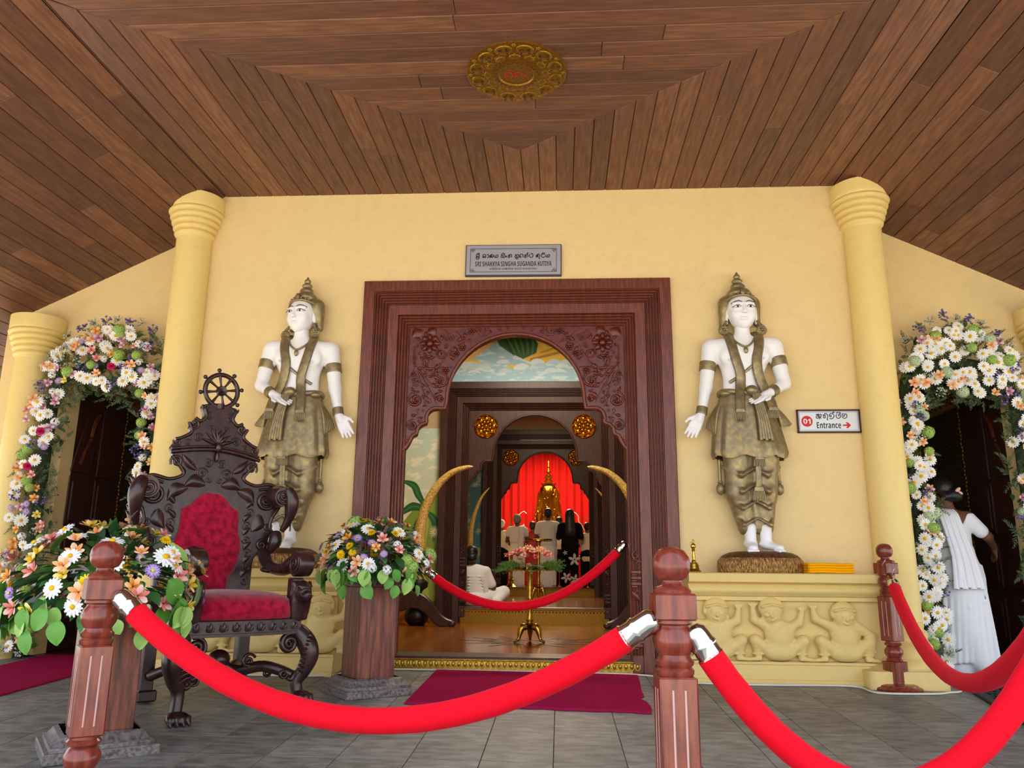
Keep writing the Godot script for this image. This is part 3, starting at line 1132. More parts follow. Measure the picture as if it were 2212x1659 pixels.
# ---------------------------------------------------------------- lettering
var GLYPH := {
	"sri": [[0.22, 0.32, 0.12, 0.22, 0.2, 0.1, 0.32, 0.2, 0.28, 0.42, 0.12, 0.6, 0.25, 0.82, 0.5, 0.88, 0.75, 0.75, 0.82, 0.45, 0.75, 0.15, 0.6, 0.08, 0.5, 0.2, 0.55, 0.42, 0.7, 0.45], [0.12, 0.05, 0.2, -0.18, 0.5, -0.28, 0.75, -0.15, 0.8, 0.1], [0.3, 0.95, 0.55, 1.15, 0.85, 1.08, 0.78, 0.95, 0.65, 0.98]],
	"sha": [[0.22, 0.32, 0.12, 0.22, 0.2, 0.1, 0.32, 0.2, 0.28, 0.42, 0.12, 0.6, 0.25, 0.82, 0.5, 0.88, 0.75, 0.75, 0.82, 0.45, 0.75, 0.15, 0.6, 0.08, 0.5, 0.2, 0.55, 0.42, 0.7, 0.45]],
	"aa": [[0.1, 0.78, 0.35, 0.85, 0.45, 0.6, 0.4, 0.2, 0.15, 0.05]],
	"ka": [[0.1, 0.45, 0.2, 0.62, 0.35, 0.5, 0.3, 0.2, 0.15, 0.12, 0.1, 0.3, 0.3, 0.45], [0.3, 0.5, 0.5, 0.85, 0.75, 0.8, 0.9, 0.5, 0.8, 0.2, 0.65, 0.12, 0.6, 0.3, 0.72, 0.4], [0.5, 0.78, 0.5, 0.4, 0.5, 0.08]],
	"ya": [[0.1, 0.72, 0.12, 0.25, 0.3, 0.08, 0.48, 0.3, 0.5, 0.72], [0.48, 0.3, 0.65, 0.08, 0.88, 0.2, 0.94, 0.55, 0.8, 0.75, 0.68, 0.6]],
	"si": [[0.1, 0.7, 0.3, 0.8, 0.35, 0.6, 0.15, 0.45, 0.1, 0.2, 0.3, 0.05, 0.5, 0.2, 0.5, 0.6], [0.5, 0.2, 0.7, 0.05, 0.9, 0.2, 0.9, 0.6, 0.75, 0.8, 0.6, 0.65], [0.2, 0.85, 0.45, 1.12, 0.8, 1.02, 0.85, 0.85]],
	"su": [[0.1, 0.7, 0.3, 0.8, 0.35, 0.6, 0.15, 0.45, 0.1, 0.2, 0.3, 0.05, 0.5, 0.2, 0.5, 0.6], [0.5, 0.2, 0.7, 0.05, 0.9, 0.2, 0.9, 0.6, 0.75, 0.8, 0.6, 0.65], [0.3, 0.02, 0.3, -0.22, 0.75, -0.22, 0.72, -0.05]],
	"dot": [[0.2, 0.5, 0.08, 0.35, 0.2, 0.2, 0.35, 0.35, 0.2, 0.5]],
	"ha": [[0.1, 0.5, 0.3, 0.7, 0.4, 0.5, 0.25, 0.35, 0.15, 0.15, 0.4, 0.05, 0.55, 0.3, 0.5, 0.75, 0.8, 0.8, 0.95, 0.5, 0.85, 0.1]],
	"ga": [[0.15, 0.5, 0.1, 0.2, 0.25, 0.05, 0.38, 0.2, 0.3, 0.4, 0.15, 0.5, 0.2, 0.75, 0.5, 0.88, 0.8, 0.75, 0.88, 0.4, 0.8, 0.08]],
	"nh": [[0.15, 0.6, 0.3, 0.72, 0.38, 0.5, 0.25, 0.35, 0.12, 0.2, 0.25, 0.05, 0.5, 0.1, 0.5, 0.6, 0.7, 0.85, 0.9, 0.7, 0.9, 0.3, 0.8, 0.08], [0.75, 0.88, 0.8, 1.15, 0.98, 1.12, 0.9, 0.98]],
	"na": [[0.15, 0.6, 0.3, 0.72, 0.38, 0.5, 0.25, 0.35, 0.12, 0.2, 0.25, 0.05, 0.5, 0.1, 0.5, 0.6, 0.7, 0.85, 0.9, 0.7, 0.9, 0.3, 0.8, 0.08]],
	"dha": [[0.3, 0.8, 0.15, 0.55, 0.2, 0.2, 0.5, 0.05, 0.85, 0.2, 0.92, 0.6, 0.8, 0.95, 0.55, 0.98, 0.5, 0.8]],
	"ku": [[0.1, 0.45, 0.2, 0.62, 0.35, 0.5, 0.3, 0.2, 0.15, 0.12, 0.1, 0.3, 0.3, 0.45], [0.3, 0.5, 0.5, 0.85, 0.75, 0.8, 0.9, 0.5, 0.8, 0.15, 0.7, -0.1, 0.85, -0.22, 0.98, -0.1], [0.5, 0.78, 0.5, 0.4, 0.5, 0.08]],
	"ti": [[0.8, 0.7, 0.5, 0.85, 0.2, 0.65, 0.15, 0.3, 0.4, 0.05, 0.75, 0.1, 0.9, 0.35], [0.25, 0.82, 0.45, 1.12, 0.8, 1.05, 0.9, 0.85]],
	"ae": [[0.1, 0.6, 0.25, 0.75, 0.35, 0.55, 0.15, 0.35, 0.15, 0.12, 0.4, 0.05, 0.5, 0.3, 0.45, 0.75, 0.6, 0.75, 0.65, 0.4, 0.65, -0.15], [0.75, 0.7, 0.98, 0.72, 0.92, 0.4, 0.78, 0.2, 1.0, 0.05]],
	"tu": [[0.1, 0.5, 0.2, 0.65, 0.32, 0.5, 0.2, 0.3, 0.25, 0.1, 0.45, 0.15, 0.5, 0.5, 0.42, 0.82, 0.7, 0.85, 0.9, 0.55, 0.85, 0.1, 0.75, -0.18, 0.95, -0.22]],
	"lh": [[0.22, 0.5, 0.38, 0.55, 0.38, 0.35, 0.18, 0.33, 0.1, 0.6, 0.35, 0.86, 0.7, 0.8, 0.88, 0.45, 0.7, 0.12, 0.4, -0.05, 0.08, 0.08], [0.7, 0.86, 0.75, 1.12, 0.95, 1.1, 0.88, 0.95]],
	"vi": [[0.25, 0.75, 0.12, 0.4, 0.3, 0.08, 0.6, 0.05, 0.85, 0.3, 0.82, 0.65, 0.6, 0.75, 0.5, 0.52, 0.7, 0.45], [0.2, 0.85, 0.45, 1.1, 0.8, 1.02, 0.88, 0.85, 0.72, 0.88]],
	"ma": [[0.45, 0.75, 0.2, 0.82, 0.1, 0.45, 0.25, 0.1, 0.6, 0.05, 0.88, 0.3, 0.85, 0.7, 0.6, 0.78, 0.52, 0.5, 0.38, 0.35, 0.3, 0.55]],
}


# writes a row of letters as flat ribbons; returns its length
func ink(g: Geo, text: String, at: Vector3, size: float, w: float, per := 5) -> float:
	var x := at.x
	for name in text.split(" "):
		if name == "_":
			x += size * 0.5
			continue
		var most := 0.0
		for st in GLYPH[name]:
			var pts := V2(st)
			for p in pts:
				most = maxf(most, p.x)
			var path := Geo.smooth2(pts, per)
			var rows := []
			for i in path.size():
				var d := (path[mini(i + 1, path.size() - 1)] - path[maxi(i - 1, 0)]).normalized()
				var s := Vector2(-d.y, d.x) * w * 0.5
				var q := Vector2(x, at.y) + path[i] * size
				rows.append(PackedVector3Array([Vector3(q.x + s.x, q.y + s.y, at.z), Vector3(q.x - s.x, q.y - s.y, at.z)]))
			g.grid(rows)
		x += size * (most + 0.14)
	return x - at.x


func ink_width(text: String, size: float) -> float:
	var g := Geo.new()
	return ink(g, text, Vector3.ZERO, size, 0.001, 1)


func letters(parent: Node, text: String, at: Vector3, width: float, height: float, m: Material, weight := 700) -> void:
	var f := SystemFont.new()
	f.font_names = PackedStringArray(["Droid Sans"])
	f.font_weight = weight
	var t := TextMesh.new()
	t.text = text
	t.font = f
	t.font_size = 64
	t.pixel_size = 0.01
	t.depth = 0.0
	t.curve_step = 2.0
	var b := t.get_aabb()
	var o := MeshInstance3D.new()
	o.name = "lettering"
	o.mesh = t
	o.material_override = m
	parent.add_child(o, true)
	o.scale = Vector3(width / maxf(b.size.x, 0.01), height / maxf(b.size.y, 0.01), 1)
	o.position = at - Vector3(b.get_center().x * o.scale.x, b.get_center().y * o.scale.y, 0)


func ring_rect(g: Geo, w: float, h: float, t: float, z: float) -> void:
	g.box(Vector3(0, h * 0.5, z), Vector3(w + t, t, 0.0006))
	g.box(Vector3(0, -h * 0.5, z), Vector3(w + t, t, 0.0006))
	g.box(Vector3(-w * 0.5, 0, z), Vector3(t, h, 0.0006))
	g.box(Vector3(w * 0.5, 0, z), Vector3(t, h, 0.0006))


func signs() -> void:
	M.sign_face = paint(hexc("b9bac6"), 0.32, 0.55)
	M.sign_edge = paint(hexc("4c4a52"), 0.4, 0.3)
	M.ink = paint(hexc("15161f"), 0.6)
	M.ink_red = paint(hexc("cf1620"), 0.6)
	M.ink_white = paint(hexc("f2f0ec"), 0.6)
	var o := thing("name_plaque", "grey metal plaque with black Sinhala and English lettering above the doorway", "sign", Vector3(-0.023, 3.438, 0.0), deg_to_rad(-0.0))
	o.rotation.z = deg_to_rad(-0.3)
	var g := Geo.new()
	g.box(Vector3(0, 0, 0.012), Vector3(0.85, 0.298, 0.024), 0.003)
	part(o, "frame", g, M.sign_edge)
	g = Geo.new()
	g.box(Vector3(0, 0.004, 0.0245), Vector3(0.832, 0.276, 0.004), 0.001)
	part(o, "face", g, M.sign_face)
	g = Geo.new()
	ring_rect(g, 0.76, 0.218, 0.004, 0.0272)
	for sx in [-1, 1]:
		for sy in [-1, 1]:
			for k in 3:
				g.xf = Transform3D(Basis.IDENTITY, Vector3(sx * (0.372 - k * 0.012), sy * (0.101 - (k % 2) * 0.014), 0))
				g.tube(Geo.smooth3(V3([0.009, 0, 0.0272, 0, 0.009, 0.0272, -0.009, 0, 0.0272, 0, -0.009, 0.0272, 0.007, -0.004, 0.0272]), 3), 0.0018, 4, false, 0.2, Vector3(0, 0, 1))
	g.xf = Transform3D.IDENTITY
	part(o, "border_line", g, M.ink)
	g = Geo.new()
	var words := "sri _ sha aa ka ya _ si dot ha _ su ga nh dha _ ku ti ya"
	var s := 0.66 / ink_width(words, 1.0)
	ink(g, words, Vector3(-0.335, 0.022, 0.0275), s, 0.0075)
	part(o, "lettering", g, M.ink)
	letters(o, "SRI SHAKKYA SINGHA SUGANDA KUTIYA", Vector3(0, -0.034, 0.0275), 0.675, 0.046, M.ink)
	g = Geo.new()
	words = "na aa lh lh ga ha _ ya aa ka nh na ha _ ma aa dha dha _ ma dha ya sha dha na ya"
	s = 0.42 / ink_width(words, 1.0)
	ink(g, words, Vector3(-0.21, -0.088, 0.0275), s, 0.0028, 3)
	part(o, "lettering", g, M.ink)
	# the entrance sign
	o = thing("entrance_sign", "framed sign with red 01 disc, Entrance and red arrow beside the right column", "sign", Vector3(2.588, 1.993, 0.0))
	o.rotation.z = deg_to_rad(0.2)
	g = Geo.new()
	for sy in [-1, 1]:
		g.box(Vector3(0, sy * 0.091, 0.012), Vector3(0.512, 0.014, 0.024), 0.003)
	for sx in [-1, 1]:
		g.box(Vector3(sx * 0.249, 0, 0.012), Vector3(0.014, 0.196, 0.024), 0.003)
	part(o, "frame", g, tri(paint(hexc("b08a5a"), 0.4), M.mahogany.albedo_texture, Vector3(2, 2, 2)))
	g = Geo.new()
	g.box(Vector3(0, 0, 0.009), Vector3(0.49, 0.172, 0.012), 0.001)
	part(o, "face", g, paint(hexc("cfd0cf"), 0.35, 0.3))
	g = Geo.new()
	ring_rect(g, 0.468, 0.152, 0.0022, 0.0156)
	part(o, "border_line", g, M.ink)
	g = Geo.new()
	g.xf = Transform3D(Basis(Vector3.RIGHT, PI * 0.5), Vector3(-0.176, 0, 0.0152))
	g.lathe(P2([0.0, 0.0008, 0.0455, 0.0008, 0.0455, 0.0]), 32)
	part(o, "disc", g, M.ink_red)
	letters(o, "01", Vector3(-0.176, 0, 0.0166), 0.058, 0.042, M.ink_white)
	g = Geo.new()
	words = "ae tu lh vi ma"
	s = 0.26 / ink_width(words, 1.0)
	ink(g, words, Vector3(-0.105, 0.022, 0.0158), s, 0.0068)
	part(o, "lettering", g, M.ink)
	letters(o, "Entrance", Vector3(-0.002, -0.034, 0.0158), 0.195, 0.052, M.ink)
	g = Geo.new()
	g.prism(P2([0.11, -0.040, 0.147, -0.040, 0.133, -0.058, 0.152, -0.058, 0.175, -0.034, 0.152, -0.010, 0.133, -0.010, 0.147, -0.028, 0.11, -0.028]), 0.0152, 0.016)
	part(o, "arrow", g, M.ink_red)


func medallion() -> void:
	# seen from below, fixed flat to the boards
	var zc2 := 1.811
	var o := thing("ceiling_medallion", "round embossed brass medallion with black letters on the plank ceiling", "medallion", Vector3(0.094, CEIL - CFALL * zc2 - 0.003, zc2))
	o.basis = Basis(Vector3(1, 0, 0), Vector3(0, -CFALL, 1), Vector3(0, -1, 0)).orthonormalized()
	var R := 0.341
	var g := Geo.new()
	g.xf = Transform3D(Basis(Vector3.RIGHT, PI * 0.5), Vector3.ZERO)
	g.lathe(P2([0.0, 0.012, R * 0.34, 0.012, R * 0.36, 0.020, R * 0.46, 0.022, R * 0.5, 0.014, R * 0.97, 0.010, R, 0.006, R, -0.006]), 64)
	part(o, "plate", g, M.old_brass)
	g = Geo.new()
	for i in 12:
		var a := TAU * (i + 0.5) / 12.0
		g.ball(Vector3(cos(a), sin(a), 0) * R * 0.80 + Vector3(0, 0, 0.008), Vector3(R * 0.15, R * 0.185, 0.018), 10, 6, Basis(Vector3(0, 0, 1), a))
		g.ball(Vector3(cos(a + 0.26), sin(a + 0.26), 0) * R * 0.575 + Vector3(0, 0, 0.008), Vector3(R * 0.085, R * 0.12, 0.016), 10, 6, Basis(Vector3(0, 0, 1), a + 0.26))
		g.rose(Vector2(cos(a + 0.26), sin(a + 0.26)) * R * 0.92, R * 0.05, 5, 0.010, 0.007)
	for i in 40:
		var a := TAU * i / 40.0
		g.ball(Vector3(cos(a), sin(a), 0) * R * 0.665 + Vector3(0, 0, 0.012), Vector3(0.006, 0.006, 0.006), 6, 4)
	part(o, "embossed_petals", g, M.old_brass)
	g = Geo.new()
	var keys := GLYPH.keys()
	var r2 := RandomNumberGenerator.new()
	r2.seed = 3
	# letters read from the room side, top towards the wall
	for i in 12:
		var a := TAU * (i + 0.5) / 12.0
		var ce := Vector2(cos(a), sin(a)) * R * 0.80
		for k in 4:
			var q := ce + Vector2(((k % 2) - 0.5) * 0.05, (0.5 - k / 2) * 0.034)
			var s := 0.026 if k < 2 else 0.017
			g.xf = Transform3D(Basis(Vector3(1, 0, 0), Vector3(0, 1, 0), Vector3(0, 0, 1)), Vector3(q.x - s * 0.5, q.y - s * 0.4, 0.0272))
			ink(g, keys[r2.randi() % keys.size()], Vector3.ZERO, s, 0.0034, 3)
	for i in 26:
		var a := TAU * i / 26.0
		var q := Vector2(cos(a), sin(a)) * R * 0.41
		g.xf = Transform3D(Basis(Vector3(0, 0, 1), a - PI * 0.5), Vector3(q.x, q.y, 0.0228))
		ink(g, keys[r2.randi() % keys.size()], Vector3(-0.007, -0.006, 0), 0.015, 0.002, 2)
	g.xf = Transform3D.IDENTITY
	part(o, "lettering", g, M.ink)
	g = Geo.new()
	ink(g, "ga ga dot", Vector3(-0.082, -0.03, 0.0135), 0.062, 0.007)
	part(o, "red_lettering", g, M.ink_red)


# ---------------------------------------------------------------- wall paintings
func fill_poly(im: Image, poly: PackedVector2Array, col: Color, jag := 0.0) -> void:
	var W := im.get_width()
	var H := im.get_height()
	var y0 := H
	var y1 := 0
	for p in poly:
		y0 = mini(y0, int(p.y))
		y1 = maxi(y1, int(p.y) + 1)
	for y in range(clampi(y0, 0, H - 1), clampi(y1, 0, H - 1) + 1):
		var xs := []
		var yy := y + 0.5
		for i in poly.size():
			var a := poly[i]
			var b := poly[(i + 1) % poly.size()]
			if (a.y <= yy) != (b.y <= yy):
				xs.append(a.x + (yy - a.y) / (b.y - a.y) * (b.x - a.x))
		xs.sort()
		for k in range(0, xs.size() - 1, 2):
			var x0 := clampi(int(xs[k]), 0, W)
			var x1 := clampi(int(xs[k + 1]), 0, W)
			if x1 > x0:
				im.fill_rect(Rect2i(x0, y, x1 - x0, 1), col.lightened(randf_range(0, jag)) if jag > 0 else col)


func blade(im: Image, pts: Array, w: float, col: Color) -> void:
	var path := Geo.smooth2(V2(pts), 8)
	var l := PackedVector2Array()
	var r := PackedVector2Array()
	for i in path.size():
		var d := (path[mini(i + 1, path.size() - 1)] - path[maxi(i - 1, 0)]).normalized()
		var t := float(i) / (path.size() - 1)
		var s := Vector2(-d.y, d.x) * w * (sin(PI * clampf(t, 0.02, 0.98)) * 0.8 + 0.15 * (1 - t))
		l.append(path[i] + s)
		r.append(path[i] - s)
	r.reverse()
	l.append_array(r)
	fill_poly(im, l, col)


func sky_image(W: int, H: int, top: Color, low: Color, cloud: Color, sd: int, freq: float) -> Image:
	var im := Image.create(W, H, false, Image.FORMAT_RGB8)
	var n := FastNoiseLite.new()
	n.seed = sd
	n.frequency = freq
	n.fractal_octaves = 5
	for y in H:
		var base := top.lerp(low, float(y) / H)
		for x in W:
			var v := smoothstep(0.0, 0.5, n.get_noise_2d(x, y * 1.7))
			im.set_pixel(x, y, base.lerp(cloud, v * 0.85))
	return im


func picture(called: String, im: Image, x0: float, x1: float, y0: float, y1: float, z: float, label: String) -> void:
	var g := Geo.new()
	var hw := (x1 - x0) * 0.5
	var hh := (y1 - y0) * 0.5
	g.quad(Vector3(-hw, -hh, 0.004), Vector3(hw, -hh, 0.004), Vector3(hw, hh, 0.004), Vector3(-hw, hh, 0.004))
	g.box(Vector3(0, 0, 0.0015), Vector3(hw * 2, hh * 2, 0.003))
	for i in range(4, g.uv.size()):
		g.uv[i] = Vector2(0.01, 0.01)
	var m := StandardMaterial3D.new()
	m.albedo_texture = ImageTexture.create_from_image(im)
	m.roughness = 0.6
	solo(called, g, m, label, "painting", "wall paintings inside", Vector3((x0 + x1) * 0.5, (y0 + y1) * 0.5, z))


func murals() -> void:
	# beside the second doorway: sky over hills, a broad-leaved plant with spidery white flowers
	var W := 300
	var H := 800
	seed(4)
	var im := sky_image(W, H, hexc("b8cfc4"), hexc("f0dfa8"), hexc("efe9cf"), 5, 0.012)
	fill_poly(im, P2([150, 330, 200, 300, 250, 270, 300, 262, 300, 800, 0, 800, 0, 470, 60, 430]), hexc("7f9c3a"))
	fill_poly(im, P2([0, 520, 80, 500, 160, 520, 300, 500, 300, 800, 0, 800]), hexc("2f7a5e"))
	fill_poly(im, P2([0, 690, 140, 672, 300, 690, 300, 800, 0, 800]), hexc("7d9a34"))
	blade(im, [215, 800, 205, 640, 190, 480, 200, 350], 46, hexc("a9b650"))
	blade(im, [245, 760, 240, 640, 225, 520, 215, 420], 30, hexc("8a9d3c"))
	var dk := hexc("1f5a2a")
	for b in [[205, 345, 160, 290, 130, 245, 60, 225], [205, 345, 225, 290, 262, 215], [200, 350, 130, 335, 60, 375], [200, 355, 150, 430, 140, 560], [200, 355, 245, 400, 240, 480], [150, 470, 90, 500, 40, 590], [150, 540, 135, 610, 110, 680], [160, 560, 165, 620, 155, 690], [255, 800, 235, 760, 290, 700]]:
		blade(im, b, 20, dk)
		blade(im, b, 5, hexc("36783a"))
	fill_poly(im, P2([0, 540, 55, 590, 0, 650]), hexc("e5b91f"))
	for c in [[60, 290], [50, 450], [150, 520], [245, 440], [250, 540], [35, 640], [60, 720]]:
		for i in 16:
			var a := TAU * i / 16.0
			blade(im, [c[0], c[1], c[0] + cos(a) * 16, c[1] + sin(a) * 16, c[0] + cos(a + 0.2) * 30, c[1] + sin(a + 0.2) * 30], 2.2, hexc("eff0c8"))
		fill_poly(im, P2([c[0] - 5, c[1], c[0], c[1] - 5, c[0] + 5, c[1], c[0], c[1] + 5]), hexc("d8cf52"))
	picture("mural", im, -2.05, -1.20, 0.10, 2.75, -4.545, "painted mural of a broad-leaved plant and hills left of the second doorway")
	im.flip_x()
	picture("mural", im, 1.30, 2.15, 0.10, 2.75, -4.545, "painted mural sliver of sky and hills right of the second doorway")
	# over the second doorway: clouds, robes and bare feet
	W = 640
	H = 250
	im = sky_image(W, H, hexc("93bccd"), hexc("a3cbe0"), hexc("d8e6ea"), 8, 0.02)
	fill_poly(im, P2([0, 0, 150, 0, 190, 40, 130, 110, 60, 160, 0, 190]), hexc("e0b57a"))
	blade(im, [60, 120, 110, 130, 160, 150], 18, hexc("e6bd27"))
	fill_poly(im, P2([190, 0, 330, 0, 345, 60, 320, 110, 280, 120, 240, 90, 205, 50]), hexc("2a5c23"))
	for k in 6:
		blade(im, [215 + k * 20, 0, 232 + k * 17, 50, 250 + k * 12, 105], 4, hexc("1b4419"))
		blade(im, [225 + k * 20, 0, 242 + k * 17, 50, 258 + k * 12, 100], 3, hexc("4a7d33"))
	fill_poly(im, P2([330, 0, 440, 0, 450, 70, 420, 120, 370, 140, 300, 135, 280, 118, 320, 90]), hexc("e2b52a"))
	for k in 26:
		var t := k / 25.0
		blade(im, [300 + t * 150, 130 - t * 60, 306 + t * 150, 118 - t * 60, 312 + t * 150, 128 - t * 60], 4, hexc("a8791a"))
		blade(im, [330 + t * 110, 95 - t * 60, 336 + t * 110, 84 - t * 60, 342 + t * 110, 94 - t * 60], 3, hexc("b98a22"))
	blade(im, [315, 0, 335, 40, 350, 70], 12, hexc("efc94a"))
	blade(im, [230, 150, 265, 160, 300, 150], 12, hexc("e6bd27"))
	fill_poly(im, P2([460, 0, 540, 0, 545, 60, 550, 130, 520, 155, 490, 140, 470, 120]), hexc("96792f"))
	fill_poly(im, P2([540, 0, 640, 0, 640, 140, 600, 135, 560, 120, 548, 60]), hexc("c9c69a"))
	for k in 5:
		blade(im, [475 + k * 16, 0, 480 + k * 14, 70, 488 + k * 12, 140], 3, hexc("6f5820"))
		blade(im, [560 + k * 18, 0, 565 + k * 18, 60, 580 + k * 16, 125], 3, hexc("a5a274"))
	for k in 60:
		var x := randf_range(0, W)
		var y := 150 + randf_range(-12, 40)
		blade(im, [x - 20, y, x, y - 9, x + 22, y], randf_range(7, 16), hexc("d3e3e8").lerp(hexc("a9cadb"), randf()))
	picture("mural", im, -1.45, 1.55, 3.38, 4.13, -4.545, "painted mural of robed figures on clouds above the second doorway")
	# around the third doorway: a teal evening sky
	im = sky_image(256, 512, hexc("1c4a56"), hexc("4d8a92"), hexc("b9b48c"), 15, 0.015)
	picture("mural", im, -2.60, -1.20, 0.30, 3.9, Z3 - 0.045, "teal painted sky left of the farthest doorway")
	picture("mural", im, 1.34, 2.60, 0.30, 3.9, Z3 - 0.045, "teal painted sky right of the farthest doorway")
	var g := Geo.new()
	g.box(Vector3(0.05, 3.99, Z3 - 0.04), Vector3(2.6, 0.28, 0.01))
	solo("wall_panel", g, paint(hexc("c98e70"), 0.8), "plain salmon painted panel above the farthest doorway", "panel")
func mirrored(g: Geo) -> Geo:
	var o := Geo.new()
	o.v = g.v.duplicate()
	o.n = g.n.duplicate()
	o.c = g.c
	o.uv = g.uv
	o.ix = g.ix.duplicate()
	for i in o.v.size():
		o.v[i].x = -o.v[i].x
		o.n[i].x = -o.n[i].x
	for k in range(0, o.ix.size(), 3):
		var t := o.ix[k + 1]
		o.ix[k + 1] = o.ix[k + 2]
		o.ix[k + 2] = t
	return o


func turned(g: Geo, pivot: Vector3, b: Basis) -> Geo:
	var o := Geo.new()
	o.v = g.v.duplicate()
	o.n = g.n.duplicate()
	o.c = g.c
	o.uv = g.uv
	o.ix = g.ix
	for i in o.v.size():
		o.v[i] = pivot + b * (o.v[i] - pivot)
		o.n[i] = b * o.n[i]
	return o


# a hand of a palm and five bent fingers; wrist at w, fingers along f, palm facing p, thumb on the side of t
func hand(fl: Field, w: Vector3, f: Vector3, p: Vector3, size: float, thumb_side: float, bend := 0.25) -> void:
	f = f.normalized()
	p = (p - f * p.dot(f)).normalized()
	var s := f.cross(p) * thumb_side
	var L := size
	fl.limb(w, w + f * L * 0.2, L * 0.17, L * 0.17, 0.01)
	for k in 4:
		var u := (1.5 - k) * L * 0.115
		var kn := w + f * L * 0.5 + s * u
		fl.limb(w + f * L * 0.12 + s * u * 0.6, kn, L * 0.10, L * 0.085, 0.010)
		var ln: float = L * [0.42, 0.48, 0.45, 0.36][k]
		var sp := (f + s * (1.5 - k) * 0.06).normalized()
		var m := kn + (sp + p * bend * 0.4).normalized() * ln * 0.5
		fl.limb(kn, m, L * 0.066, L * 0.058, 0.003)
		fl.limb(m, m + (sp + p * bend).normalized() * ln * 0.5, L * 0.058, L * 0.044, 0.003)
	var tb := w + f * L * 0.16 + s * L * 0.17
	var tm := tb + (f * 0.7 + s * 0.7).normalized() * L * 0.22
	fl.limb(tb, tm, L * 0.085, L * 0.068, 0.008)
	fl.limb(tm, tm + (f * 0.92 + s * 0.3 + p * 0.2).normalized() * L * 0.2, L * 0.064, L * 0.048, 0.003)


func band(g: Geo, a: Vector3, b: Vector3, r: float, squash := 1.0) -> void:
	g.tube(PackedVector3Array([a, a.lerp(b, 0.12), a.lerp(b, 0.5), a.lerp(b, 0.88), b]), [r * 1.06, r * 1.12, r * 1.08, r * 1.12, r * 1.06], 20, true, squash)


func tassel(g: Geo, top: Vector3, w: float, L: float) -> void:
	g.prism(P2([top.x - w * 0.38, top.y, top.x + w * 0.38, top.y, top.x + w * 0.5, top.y - L * 0.35, top.x - w * 0.5, top.y - L * 0.35]), top.z - 0.01, top.z + 0.012, 0.004)
	for k in 8:
		var x := top.x + (k - 3.5) * w * 0.13
		g.tube(PackedVector3Array([Vector3(x, top.y - L * 0.3, top.z + 0.004), Vector3(x + (k - 3.5) * w * 0.02, top.y - L, top.z + 0.006)]), w * 0.068, 5)


